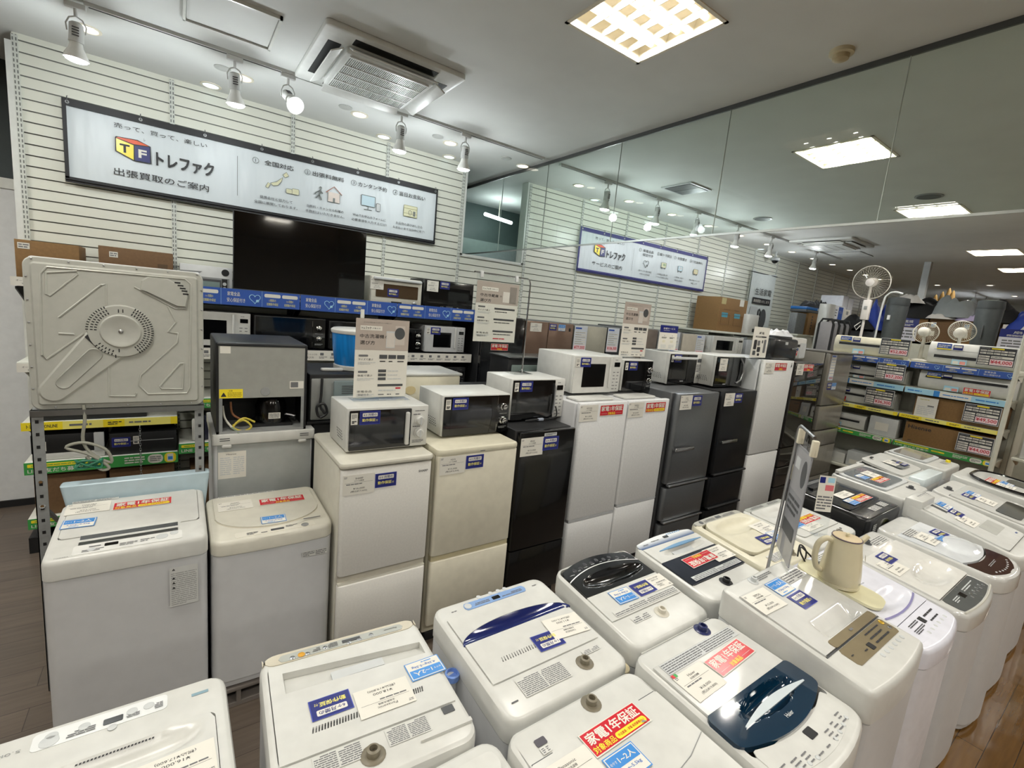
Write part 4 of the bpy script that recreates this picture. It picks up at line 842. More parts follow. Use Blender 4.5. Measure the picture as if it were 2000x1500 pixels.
part('top_lid', MB().rbox(-.287, -.302, zk(1.196), .287, .30, zk(1.24), CREAM, .03, .012), q.t); part('handle_ledge', MB().box(-.278, -.285, zk(.52), .278, -.25, zk(.563), mat('b9b090', .5)), q.doors[0]); part('brand_mark', MB(q.F).rect(.28, zk(1.209), .315, zk(1.214), INK2, .004), q.t, None, None, False)
lays('tag', q.doors[1], q.F, .1, 1.14, 1.08, ('AQUA', '15,000', '16,500', '2ドア冷蔵庫')); lays('navy', q.doors[1], q.F, .255, 1.145, 1.13, ('6',))
KS = 1.0
q = fridge('glossy black two door fridge, between the cream and the tall white ones', 1.838, 2.335, 2.385, 1.305, [(.09, .45), (.457, 1.30)], MBLACK, mat('0a0a0b', .2, coat=.4, name='black_door'))
part('rating_plate', MB(q.F).rplate(.2, 1.262, .31, 1.285, 0, .001, LGREY, .003).greek(.21, 1.265, .3, 1.282, 2, INK2, .0015), q.doors[1]); lays('tag', q.doors[1], q.F, .1, 1.2, 1.2, ('IRIS', '12,000', '13,200', '2ドア冷蔵庫')); lays('navy', q.doors[1], q.F, .262, 1.21, 1.25, ('6',))
KS = 1.03
for k, (xa, xb, l) in enumerate(((2.348, 2.858, 'tall plain white two door fridge, left one of the pair'), (2.866, 3.376, 'tall plain white two door fridge, right one of the pair'))):
    q = fridge(l, xa, xb, 2.385, 1.47, [(.09, .56 + .035 * k), (.585 + .035 * k, 1.478)], WSTEEL, mat('dcdddd', .4, scale=60, name='plain_white_door'))
    part('top_pad', MB().rbox(-.2, -.2, zk(1.466), .2, -.05, zk(1.486), WHITE, .02), q.t); part('grip_strip', MB().box(-.25, -.3, zk(.565 + .035 * k), .25, -.26, zk(.585 + .035 * k), mat('b0b2b4', .45)), q.doors[1])
    lays('tag', q.doors[1], q.F, .085, 1.405, 1.15, (('NITORI', '11,000', '12,100'), ('YAMADA', '14,000', '15,400'))[k] + ('2ドア冷蔵庫',)); lays('red', q.doors[1], q.F, .325, 1.418, 1.1, (1 - k,))
GF = mat('84878a', .3, metal=.75, scale=50, noise=.03, name='grey_metal_door'); BF = mat('1d1e21', .3, metal=.3, name='black_metal_door')
for k, (xa, xb, y0, zt, l, cabm, dm) in enumerate(((3.465, 4.085, 2.365, 1.52, 'grey metallic three door fridge with chrome bar handle', mat('5a5c5e', .45), GF), (4.18, 4.80, 2.385, 1.516, 'black three door fridge with chrome bar handle', MBLACK, BF))):
    q = fridge(l, xa, xb, y0, zt, [(.09, .325), (.365, .67), (.71, zt)], cabm, dm, r=.03, dt=.07)
    for i, z in enumerate((zk(.345), zk(.69))): part('drawer_grip', MB().rbox(-(xb - xa) / 2 + .01, -.325, z - .0, (xb - xa) / 2 - .01, -.28, z + .018, STEEL if k == 0 else MBLACK, .006), q.doors[i])
    hx = -.31 if k == 0 else -.28; hz = zk(1.025) - 1.025
    part('bar_handle', MB().rbox(hx, -.345, hz + 1.02, hx + .27, -.325, hz + 1.05, CHROME, .006).box(hx + .01, -.33, hz + 1.025, hx + .03, -.298, hz + 1.045, CHROME).box(hx + .24, -.33, hz + 1.025, hx + .26, -.298, hz + 1.045, CHROME), q.doors[2], None, 'chrome bar handle')
    lays('tag', q.doors[2], q.F, .105, zt - .075, 1.2, (('AQUA', '25,000', '27,500'), ('AQUA', '23,000', '25,300'))[k] + ('3ドア冷蔵庫', .14, .105)); lays('navy', q.doors[2], q.F, .262, zt - .065, 1.22, ('6',))
q = fridge('tallest white two door fridge, beside the dark glass fronted one', 4.83, 5.465, 2.385, 1.83, [(.09, .82), (.835, 1.828)], WSTEEL, mat('dfdfdd', .3, scale=60, name='white_glass_door'), r=.02)
lays('tag', q.doors[1], q.F, .11, 1.748, 1.25, ('HITACHI', '28,000', '30,800', '2ドア冷蔵庫', .15, .09)); lays('red', q.doors[1], q.F, .34, 1.763, 1.12, (1,)); part('badge', MB(q.F).rect(.58, zk(1.76), .6, zk(1.785), DGREY, .001).rect(.57, zk(1.795), .61, zk(1.8), INK2, .001), q.doors[1], None, None, False); part('hinge_cap', MB().box(-.322, -.28, 1.17, -.315, -.24, 1.2, LGREY), q.t)
MIR = mat('2e2b29', .05, metal=.2, coat=.9, noise=.02, name='dark_mirror_glass'); SILV = mat('87837a', .25, metal=.2, coat=.25, name='silver_glass')
q = fridge('dark mirror glass fridge with drawers, right of the tallest white fridge', 5.53, 6.21, 2.39, 1.81, [(.09, .36), (.37, .6), (.61, .83), (.84, 1.81)], mat('3a3836', .4), MIR, r=.008, depth=.65)
lays('tag', q.doors[3], q.F, .1, 1.735, 1.2, ('MITSUBISHI', '58,000', '63,800', '冷蔵庫', .14, .105)); lays('red', q.doors[3], q.F, .3, 1.755, 1.05, (1,))
q = fridge('large silver glass fridge with curved drawers, next to the air conditioner shelf', 6.33, 7.01, 2.385, 1.935, [(.09, .365), (.38, .76), (.775, .965), (.985, 1.28), (1.295, 1.93)], mat('9b978f', .35, metal=.4, name='silver_side'), SILV, r=.008, depth=.68)
mb = MB(q.F @ T4((0, zk(1.7) - 1.7, 0))); mb.box(.06, 1.6, 0, .2, 1.92, .001, mat('c4c9d2', .25))
for i in range(7): mb.rect(.07, 1.66 + .035 * i, .19, 1.68 + .035 * i, PAPER, .0015)
mb.rect(.07, 1.895, .17, 1.91, ROYAL, .0015).text('¥98,000', .13, 1.63, .03, REDINK, .002, .1); part('price_poster', mb, q.doors[4], None, None, False)
lays('navy', q.doors[4], q.F, .14, 1.53, 1.1, ('6',)); lays('blue', q.doors[4], q.F, .27, 1.53, 1.1, ('3~4人', '400L~500L')); part('top_hood', MB().rbox(-.35, -.38, zk(1.93), .35, .34, zk(1.95), mat('7b7872', .3, metal=.5), .02), q.t)

# ------------------------------------------------------------------ microwaves on the fridges
GLS = mat('07080a', .06, coat=.6, noise=0, name='oven_glass'); GLW = mat('121315', .08, coat=.5, noise=.1, scale=4, name='oven_window')
def microwave(label, x0, x1, y0, y1, z0, z1, style, body=WHITE, front=None, grp=None, navy=True, cat='microwave oven', name='microwave_oven'):
    x0, x1, y0, y1, z0, z1 = x0 * KS, x1 * KS, y0 * KS, y1 * KS, zk(z0), zk(z1)
    w = x1 - x0; d = y1 - y0; h = z1 - z0; q = W_()
    q.t = t = thing(name, label, cat, ((x0 + x1) / 2, (y0 + y1) / 2, z0)); a = w / 2; f = -d / 2
    mb = MB().rbox(-a, f + .03, .012, a, -f, h, body, .012, .006)
    part('body', mb, t)
    mb = MB()
    for i in range(5):
        for j in range(4): mb.box(-a - .001, f + .07 + i * .022 + j * .006, .06 + j * .014, -a + .001, f + .078 + i * .022 + j * .006, .067 + j * .014, DGREY)
    part('side_vents', mb, t, None, None, False)
    for sx in (-1, 1):
        for sy in (-1, 1): part('foot', MB().cyl((sx * (a - .05), sy * (d / 2 - .06), 0), (sx * (a - .05), sy * (d / 2 - .06), .014), .014, .014, MBLACK, 10), t)
    F = vf(-a, f, 0); q.F = F; cp = .76 if style != 'handleband' else .78
    q.pan = part('front_panel', MB().rbox(-a, f, .012, a, f + .035, h, front or body, .008, .004), t)
    if style == 'dial':
        dr = part('door', MB(F).rplate(.012, .018, w * .77, h - .012, 0, .006, GLS, .006), t); part('window', MB(F).rplate(.04, .04, w * .66, h - .06, .006, .007, GLW, .004), dr)
        part('handle', MB(F).rbox(w * .69, .03, .004, w * .74, h - .03, .028, WHITE, .008), dr)
        for v in (.36, .66):
            k = part('dial', MB(F).lathe([(.032, .001), (.032, .004), (.024, .006), (.022, .022), (.02, .024)], WHITE, (w * .885, h * v, 0), 24).box(w * .885 - .004, h * v - .022, .02, w * .885 + .004, h * v + .022, .028, LGREY), q.pan)
        part('panel_printing', MB(F).greek(w * .82, h * .87, w * .95, h * .9, 1, INK2, .001, 2).greek(w * .8, h * .78, w * .97, h * .82, 1, INK2, .001, 3).greek(w * .8, h * .5, w * .97, h * .53, 1, INK, .001, 4).greek(w * .8, h * .12, w * .95, h * .2, 3, INK2, .001, 5), q.pan, None, None, False)
    elif style == 'blackdial':
        dr = part('door', MB(F).rplate(.01, .012, w * .80, h - .008, 0, .006, GLS, .004), t); part('window', MB(F).rplate(.06, .045, w * .62, h - .04, .006, .007, GLW, .004), dr)
        part('handle_groove', MB(F).prism([(w * .69, .02), (w * .79, .02), (w * .79, h - .02), (w * .69, h - .02), (w * .73, h * .5)], .006, .0075, BLACK), dr)
        pn = part('control_panel', MB(F).rplate(w * .805, .012, w - .006, h - .008, 0, .005, GLS, .004), t)
        part('chrome_line', MB(F).box(w * .80, .02, .006, w * .804, h * .25, .008, CHROME).box(w * .8, h * .75, .006, w * .804, h - .02, .008, CHROME), dr, None, None, False)
        for v in (.34, .68): part('dial', MB(F).lathe([(.026, .004), (.026, .008), (.02, .01), (.018, .03), (.014, .032)], CHROME, (w * .9, h * v, 0), 22), pn)
        part('panel_printing', MB(F).greek(w * .84, h * .5, w * .96, h * .53, 1, GREY, .006, 2).greek(w * .84, h * .14, w * .96, h * .2, 2, GREY, .006, 3), pn, None, None, False)
    elif style in ('keypad', 'white'):
        if style == 'keypad':
            dr = part('door', MB(F).rplate(.008, .01, w * .79, h - .008, 0, .006, GLS, .004), t); part('window', MB(F).rplate(.05, .05, w * .6, h - .05, .006, .007, GLW, .004), dr)
            part('handle', MB(F).prism([(w * .76, .04), (w * .795, .06), (w * .80, h * .5), (w * .795, h - .06), (w * .76, h - .03), (w * .775, h * .5)], .006, .02, STEEL), dr)
        else:
            dr = part('door', MB(F).rplate(.006, .012, w * .80, h - .006, 0, .008, body, .006), t); part('window', MB(F).rplate(.1, .06, w * .64, h - .065, .008, .0095, GLS, .004), dr)
            part('handle', MB(F).rbox(w * .715, .05, .008, w * .755, h - .01, .024, WHITE, .01), dr)
        part('display', MB(F).rplate(w * .84, h * .72, w * .96, h * .84, 0, .002, GLS, .003), q.pan)
        mb = MB(F).greek(w * .85, h * .89, w * .94, h * .92, 1, INK2, .001, 4)
        for i in range(6):
            for j in range(2): mb.greek(w * (.83 + .08 * j), h * (.1 + .09 * i), w * (.89 + .08 * j), h * (.14 + .09 * i), 1, INK2, .001, i * 2 + j)
        part('panel_printing', mb, q.pan, None, None, False)
    elif style == 'bar':
        dr = part('door', MB(F).rplate(.008, .012, w * .80, h - .01, 0, .008, GLS, .005), t); part('window', MB(F).rplate(.05, .07, w * .7, h - .09, .008, .009, GLW, .004), dr)
        part('handle', MB(F).rbox(.015, h - .062, .01, w * .78, h - .035, .035, LGREY, .01), dr)
        part('maker_name', MB(F).rect(w * .36, .035, w * .46, .042, LGREY, .0095), dr, None, None, False)
        part('display', MB(F).rplate(w * .84, h * .72, w * .97, h * .84, 0, .002, DGREY, .003), q.pan); part('dial', MB(F).lathe([(.024, .0), (.022, .02), (.018, .022)], CHROME, (w * .9, h * .28, 0), 20), q.pan)
        part('panel_printing', MB(F).greek(w * .83, h * .4, w * .97, h * .66, 5, INK2, .001, 5), q.pan, None, None, False)
    elif style == 'curve':
        dr = part('door', MB(F).rplate(.004, .008, w - .004, h - .008, 0, .008, GLS, .005), t); part('window', MB(F).rplate(.05, .06, w * .62, h - .05, .008, .009, GLW, .004), dr)
        part('handle', MB(F).tube([(w * .78, .04, .01), (w * .86, .08, .03), (w * .90, h * .5, .035), (w * .88, h - .08, .03), (w * .82, h - .02, .01)], .011, STEEL, 10), dr); part('maker_name', MB(F).rect(w * .3, .03, w * .4, .037, LGREY, .0095), dr, None, None, False)
    q.dr = dr
    if navy: lay('small', dr, F, .035, h - .055, 0, (len(label),), z=.011); lay('navy', dr, F, .035 + .085, h - .052, 0, ('6',), z=.011)
    return q
KS = .975
microwave('white microwave with two white dials, carrying the tall washing machine sign', .75, 1.232, 2.53, 2.875, 1.224, 1.482, 'dial')
microwave('white microwave with black glass front and two chrome dials, on the cream fridge', 1.362, 1.88, 2.605, 2.965, 1.242, 1.52, 'blackdial')
KS = 1.0
q = microwave('white microwave with black glass door and keypad, on the glossy black fridge', 1.915, 2.412, 2.645, 2.99, 1.307, 1.613, 'keypad')
part('power_cord', MB().tube([(.16, -.19, .10), (.17, -.2, .03), (.1, -.2, .008), (-.02, -.195, .012), (-.12, -.2, .006), (-.02, -.21, .012), (.05, -.2, .01)], .005, MBLACK, 8, True).rbox(-.01, -.215, .0, .04, -.195, .02, mat('9ea6b4', .4), .004), q.t)
KS = 1.03
microwave('all white microwave with a small dark window, on the left tall white fridge', 2.48, 3.02, 2.65, 3.1, 1.487, 1.793, 'white')
microwave('black fronted microwave with two chrome dials, on the right tall white fridge', 3.075, 3.462, 2.68, 3.05, 1.487, 1.763, 'blackdial')
microwave('white oven with a pale bar handle across the top, on the grey metallic fridge', 3.785, 4.32, 2.75, 3.1, 1.522, 1.83, 'bar')
q = microwave('white oven with a curved steel handle, on the black three door fridge', 4.298, 4.815, 2.587, 2.93, 1.52, 1.834, 'curve', navy=False)
lay('tag', q.dr, q.F, .12, .235, 0, ('TOSHIBA', '9,800', '10,780', 'オーブンレンジ', .14, .13), z=.011)

# ------------------------------------------------------------------ signs standing on the microwaves
def pop(name, label, x, y, z, w, h, kind, cat='sign'):
    t = thing(name, label, cat, (x * KS, y * KS, zk(z))); w *= KS; h *= KS; F = frame((-w / 2, 0, 0), (1, 0, 0), (0, 0, 1))
    ACR = _acr
    part('acrylic_stand', MB().box(-w / 2 - .01, -.06, 0, w / 2 + .01, .06, .003, ACR).box(-w / 2, .0005, .003, w / 2, .003, h + .005, ACR), t)
    b = MB(F).box(0, .015, .0, w, h, .001, PAPER); tx = b.text; sc = h / .485
    if kind in ('wash', 'fridge'):
        b.rect(0, h * .62, w, h, TAUPE, .0015); tx('おすすめの家電の選び方を専門スタッフが解説します', w * .4, h * .955, h * .014, INK2, .002, w * .52)
        b.rect(w * .08, h * .86, w * .48, h * .915, PAPER, .002); tx('トレファク', w * .19, h * .887, h * .03, INK, .0026, w * .17, .04); tx('が教える', w * .37, h * .887, h * .02, INK2, .0026, w * .15)
        tx('中古' + ('洗濯機' if kind == 'wash' else '冷蔵庫'), w * .3, h * .79, h * .048, INK, .002, w * .44, .01); tx('の', w * .56, h * .785, h * .03, INK, .002); tx('選び方', w * .22, h * .71, h * .048, INK, .002, w * .27, .01)
        if kind == 'wash':
            b.rect(w * .56, h * .65, w * .73, h * .86, LGREY, .002).rect(w * .57, h * .66, w * .72, h * .84, mat('cfc8c0', .5), .0023); b.rect(w * .73, h * .69, w * .92, h * .93, mat('c4bbb2', .5), .0019)
            b.add([(w * .82 + w * .1 * math.cos(i * PI / 10), h * .835 + h * .075 * math.sin(i * PI / 10), .0025) for i in range(20)], [tuple(range(20))], DGREY)
        else: b.rect(w * .74, h * .66, w * .93, h * .94, mat('8d857e', .5), .002).rect(w * .6, h * .67, w * .74, h * .85, mat('d6d0c8', .5), .002)
        for j, (v, a) in enumerate(((.55, 'サイズで選ぶ'), (.35, '性能で選ぶ' if kind == 'wash' else '設置場所で選ぶ'), (.15, '家電全品'))):
            if j < 2: b.rplate(w * .07, h * (v - .012), w * .24, h * (v + .012), .0015, .002, INK2, .004)
            tx(a, w * .2, h * (v - .045), h * .026, INK, .002, w * .27); b.greek(w * .06, h * (v - .11), w * .38, h * (v - .075), 2, LGREY, .002, j)
        tx('保証付き', w * .18, h * .065, h * .026, INK, .002, w * .2)
        for i in range(3):
            b.rect(w * (.45 + .17 * i), h * .515, w * (.60 + .17 * i), h * .565, DGREY, .002); b.greek(w * (.46 + .17 * i), h * .47, w * (.59 + .17 * i), h * .495, 1, INK, .002, i)
            b.rect(w * .44, h * (.345 - .05 * i), w * .59, h * (.38 - .05 * i), DGREY, .002); b.greek(w * .62, h * (.35 - .05 * i), w * .95, h * (.372 - .05 * i), 1, LGREY, .002, i + 3); b.greek(w * (.46 + .17 * i), h * .05, w * (.58 + .17 * i), h * .075, 1, INK2, .002, i + 6)
        b.rect(w * .44, h * .165, w * .93, h * .195, DGREY, .002).rect(w * .79, h * .13, w * .89, h * .15, REDINK, .002); b.greek(w * .46, h * .1, w * .92, h * .13, 1, LGREY, .002, 9)
    elif kind == 'service':
        b.rect(0, h * .72, w, h, NAVY, .0015); tx('各種サービス', w * .5, h * .88, h * .07, PAPER, .002, w * .66, .01); b.greek(w * .2, h * .79, w * .8, h * .81, 1, PAPER, .002)
        for u in (.28, .72): tx('●', w * u, h * .6, h * .03, NAVY, .002); b.greek(w * (u - .14), h * .48, w * (u + .14), h * .55, 2, INK, .002, int(u * 10)); b.rplate(w * (u - .08), h * .32, w * (u + .08), h * .42, .0015, .002, mat('d8d3bd', .5), .01); b.greek(w * (u - .15), h * .1, w * (u + .15), h * .25, 4, LGREY, .002, int(u * 20))
    else:
        tx('家電', w * .5, h * .82, h * .07, INK, .002, w * .32); b.rect(w * .16, h * .68, w * .84, h * .72, INK, .002).greek(w * .2, h * .69, w * .8, h * .71, 1, PAPER, .0025)
        for i, (u, v, a, c) in enumerate(((.12, .3, .18, .3), (.12, .12, .18, .14), (.34, .42, .16, .16), (.36, .22, .2, .16), (.6, .5, .08, .1), (.74, .2, .14, .42), (.42, .1, .14, .08))): b.rplate(w * u, h * v, w * (u + a), h * (v + c), .0015, .002, (INK, DGREY, INK2)[i % 3], .01)
    part('printed_card', b, t, None, None, False)
    return t
_acr = glassy('clear_acrylic', (.96, .97, .97), 1.45)
KS = .975
pop('standing_sign', 'tall beige and white sign about choosing a used washing machine, on the dial microwave', 1.004, 2.74, 1.482, .325, .483, 'wash')
KS = 1.03
pop('standing_sign', 'tall beige and white washing machine sign on the microwaves over the tall white fridges', 3.33, 2.82, 1.763, .347, .488, 'wash')
pop('standing_sign', 'small sign with a blue heading on the bar handled oven', 3.985, 2.95, 1.83, .28, .25, 'service')
pop('standing_sign', 'small white appliance sign with black icons on the tallest white fridge', 4.81, 2.46, 1.83, .31, .32, 'kaden')
KS = 1.0
t = thing('sign_stand', 'chrome stand holding a hanging card about used fridges over the keypad microwave', 'sign stand', (2.18, 2.90, 1.613))
part('base_plate', MB().rbox(-.12, -.07, 0, .06, .07, .006, _acr, .01, .002), t); part('pole', MB().tube([(.0, 0, .006), (0, 0, .68), (-.01, 0, .705), (-.03, 0, .715), (-.49, 0, .715)], .006, CHROME), t)
w, h = .36, .425; F = frame((-.47, -.012, .235), (1, 0, 0), (0, 0, 1)); 
b = MB(F).box(0, 0, 0, w, h, .001, PAPER).rect(0, h * .64, w, h, TAUPE, .0015); b.rect(w * .12, h * .85, w * .5, h * .91, PAPER, .002); b.text('トレファク', w * .23, h * .88, h * .03, INK, .0026, w * .18, .04).text('が教える', w * .41, h * .88, h * .02, INK2, .0026, w * .14).text('中古冷蔵庫', w * .3, h * .775, h * .05, INK, .002, w * .42, .01).text('の', w * .57, h * .775, h * .03, INK, .002).text('選び方', w * .22, h * .69, h * .05, INK, .002, w * .25, .01)
b.rect(w * .78, h * .67, w * .95, h * .95, mat('8d857e', .5), .002).rect(w * .62, h * .68, w * .78, h * .86, mat('d6d0c8', .5), .002)
for j, (v, a) in enumerate(((.55, 'サイズで選ぶ'), (.37, '設置場所で選ぶ'), (.17, '家電全品'))):
    if j < 2: b.rect(w * .06, h * (v + .02), w * .22, h * (v + .045), INK2, .002)
    b.text(a, w * .2, h * (v - .02), h * .028, INK, .002, w * .28).greek(w * .06, h * (v - .08), w * .36, h * (v - .045), 2, LGREY, .002, j).rect(w * .44, h * (v - .0), w * .94, h * (v + .03), DGREY, .002).greek(w * .46, h * (v - .05), w * .93, h * (v - .025), 1, INK, .002, j + 4)
b.text('保証付き', w * .18, h * .1, h * .028, INK, .002, w * .2).greek(w * .46, h * .04, w * .92, h * .075, 1, REDINK, .002, 8)
part('hanging_card', b, t, None, None, False); part('card_sleeve', MB(F).box(-.008, -.01, .002, w + .008, h + .05, .0032, _acr), t)
for u in (.03, .33): part('clip', MB(F).rbox(u - .012, h + .02, -.004, u + .012, h + .065, .012, LGREY, .004), t)

# ------------------------------------------------------------------ backs of the machines turned to the slat wall
t = thing('dryer_stand', 'slotted steel stand straddling the white washing machine', 'stand', (-.21, 3.15, 0))
for sx, l in ((-.315, 0), (.305, 1)):
    for y in (-.215,):
        mb = MB().box(sx - .022, y - .002, 0, sx + .022, y + .002, 1.44, GALV).box(sx - .022 if sx < 0 else sx + .018, y - .002, 0, sx - .018 if sx < 0 else sx + .022, y + .04, 1.44, GALV)
        for k in range(22): mb.box(sx - .006, y - .0035, .12 + .06 * k, sx + .006, y - .001, .135 + .06 * k, MBLACK)
        p = part('post', mb, t)
        for z in (.98, 1.1): part('bolt', MB().cyl((sx, y - .008, z), (sx, y - .002, z), .007, .007, CHROME, 8), p)
part('top_bar', MB().box(-.335, -.23, 1.415, .325, -.20, 1.44, mat('8b8d8d', .35, metal=.9)), t); part('top_bar', MB().box(-.335, .18, 1.415, .325, .21, 1.44, GALV), t)
part('side_rail', MB().box(-.337, -.215, 1.415, -.31, .205, 1.44, GALV).box(.302, -.215, 1.415, .325, .205, 1.44, GALV), t)
for sx in (-.315, .305): part('brace', MB().tube([(sx, -.22, .98), (sx + .0, .2, .7)], .011, GALV), t)
part('mains_cord', MB().tube([(.06 + .0 * z, -.24 + .005 * math.sin(z * 9), z) for z in (.5, .7)], .006, LGREY), t)
DB = mat('b3b4ac', .45, metal=.15, scale=30, noise=.03, name='zinc_sheet')
t = thing('clothes_dryer', 'large clothes dryer seen from its grey embossed metal back, on the steel stand', 'clothes dryer', (-.21, 2.935, 1.441))
part('casing', MB().rbox(-.322, .03, .01, .318, .46, .69, WSTEEL, .03, .012), t)
B = MB(frame((0, 0, 0), (1, 0, 0), (0, 0, 1)))
rm = [(-.328, .015), (.322, .005), (.33, .675), (-.33, .685)]
def rpoly(x0, y0, x1, y1, r, z, i=0): return [(x, y, z) for x, y in rrect(x0 + i, y0 + i, x1 - i, y1 - i, max(r - i, .004), 6)]
B.loft([rpoly(-.33, 0, .326, .688, .04, -.035), rpoly(-.33, 0, .326, .688, .04, -.004), rpoly(-.33, 0, .326, .688, .04, 0, .004), rpoly(-.33, 0, .326, .688, .04, 0, .022), rpoly(-.33, 0, .326, .688, .04, .012, .03)], DB)
bp = part('back_panel', B, t, None, 'grey zinc sheet with pressed ribs')
def ridge(nm, pts, r=.0045, z=.012): return part(nm, MB(frame((0, 0, 0), (1, 0, 0), (0, 0, 1))).tube([(x, y + .01, z) for x, y in pts], r, DB, 6), bp)
for pts in ([(-.254, .613), (-.152, .632), (-.15, .617), (-.246, .512), (-.257, .52), (-.254, .613)], [(-.221, .418), (-.07, .58), (-.053, .584), (-.055, .485)], [(-.25, .638), (-.271, .607), (-.283, .246), (-.268, .228), (-.139, .349)], [(-.224, .347), (-.172, .346)],
            [(.05, .581), (.207, .491), (.247, .494)], [(.176, .503), (.21, .424), (.176, .373), (.217, .368), (.214, .321), (.065, .154), (.056, .103), (.09, .058), (.25, .058), (.265, .089), (.273, .618), (.25, .64), (-.25, .638)], [(.24, .214), (.223, .213), (.137, .096), (.145, .083), (.234, .081), (.24, .214)], [(-.056, .19), (-.058, .052), (.04, .049), (.044, .064)]): ridge('pressed_rib', pts)
Fd = frame((0, 0, 0), (1, 0, 0), (0, 0, 1)); cx, cy = -.005, .377
def caps(c1, r1, c2, r2, z, n=10):
    a = math.atan2(c2[1] - c1[1], c2[0] - c1[0]); d_ = math.hypot(c2[0] - c1[0], c2[1] - c1[1]); k = math.acos((r1 - r2) / d_)
    return [(x, y, z) for x, y in arc(c1, r1, a + k, a + 2 * PI - k, n) + arc(c2, r2, a - k, a + k, n)]
part('arm_channel', MB(Fd).loft([caps((-.25, .092), .055, (cx, cy), .1, .010), caps((-.25, .092), .045, (cx, cy), .09, .019)], DB), bp)
part('arm_groove', MB(Fd).loft([caps((-.215, .13), .03, (-.105, .262), .032, .0185), caps((-.215, .13), .026, (-.105, .262), .028, .0225), caps((-.213, .132), .02, (-.107, .26), .022, .0195)], mat('a2a39b', .4, metal=.15)), bp)
part('dome_plate', MB(Fd).loft([[(cx + a * math.cos(i * PI / 16), cy + a * math.sin(i * PI / 16), z) for i in range(32)] for a, z in ((.126, .011), (.12, .0235), (.08, .0236), (.074, .03), (.066, .03), (.058, .026))], DB), bp)
dk = part('vent_slots', MB(), bp, None, 'dark pressed slots')
mb = MB(Fd)
for a0, a1, rows in ((-55, 62, (.092, .106, .12)), (118, 178, (.092, .106, .122)), (218, 252, (.1, .115))):
    for rr in rows:
        n = int((a1 - a0) / 360 * 2 * PI * rr / .0105)
        for k in range(n):
            a = math.radians(a0 + (a1 - a0) * k / max(n - 1, 1)); e, s = Vector((math.cos(a), math.sin(a), 0)), Vector((-math.sin(a), math.cos(a), 0))
            c = Vector((cx, cy, .0243)); mb.add([c + e * (rr - .005) - s * .0024, c + e * (rr + .005) - s * .0024, c + e * (rr + .005) + s * .0024, c + e * (rr - .005) + s * .0024], [(0, 1, 2, 3)], MBLACK)
for u, v in ((.219, .629), (.231, .616), (.24, .603), (.247, .591), (.252, .576)): mb.rect(u - .012, v - .0035, u + .012, v + .0035, MBLACK, .0262)
for u, v in ((-.011, .473), (.005, .474), (-.027, .257), (-.014, .285)): mb.rect(u - .002, v - .008, u + .002, v + .008, MBLACK, .0245)
dk.data = mb.mesh('vent_slots', False)
part('bump', MB(Fd).loft([[(x, y, z) for x, y in [(.07 + .5 * 0 + i_, .58 + j_) for i_, j_ in ((.0, .0), (.006, .045), (.03, .065), (.11, .065), (.17, .03), (.195, -.015), (.185, -.07), (.15, -.07), (.02, -.005))]] for z in (.011, .0)] [:1] + [[(.165 + (x - .165) * .93, .59 + (y - .59) * .93, .026) for x, y in [(.07, .58), (.076, .625), (.1, .645), (.18, .645), (.24, .61), (.265, .565), (.255, .51), (.22, .51), (.09, .575)]]], DB), bp)
part('knockout', MB(Fd).loft([[(x, y, .021) for x, y in ((-.136, .345), (-.122, .36), (-.086, .311), (-.097, .297))], [(x, y, .0225) for x, y in ((-.134, .344), (-.122, .357), (-.088, .311), (-.097, .3))]], MBLACK), bp)
mb = MB(Fd); 
for u, v in [(-.3 + .12 * i, .678) for i in range(6)] + [(.318, .1 + .1 * i) for i in range(6)] + [(-.32, .1 + .1 * i) for i in range(6)] + [(-.25 + .13 * i, .012) for i in range(5)]: mb.lathe([(.004, 0), (.004, .003), (.002, .004)], STEEL, (u, v, 0), 8)
part('screw_heads', mb, bp)['kind'] = 'stuff'
part('centre_stud', MB(Fd).lathe([(.01, .025), (.009, .03), (.004, .033)], STEEL, (cx, cy, 0), 14), bp)
part('mains_cord', MB().tube([(-.153, -.004, .02), (-.15, -.012, -.05), (-.16, -.014, -.15), (-.13, -.016, -.22), (-.06, -.02, -.27), (-.08, -.022, -.20), (-.16, -.02, -.16), (-.22, -.02, -.18), (-.14, -.024, -.22), (-.07, -.024, -.29), (-.1, -.024, -.3), (-.15, -.024, -.23)], .007, mat('8d8d82', .5, name='grey_cable'), 8, True), t)
part('earth_wire', MB().tube([(-.14 + .05 * math.cos(i * 1.3), -.03 + .012 * math.sin(i * 2.1), -.265 + .022 * math.sin(i * 1.7)) for i in range(22)], .005, mat('1f6f52', .45, name='green_wire'), 6, True), t, None, 'coiled green earth wire')

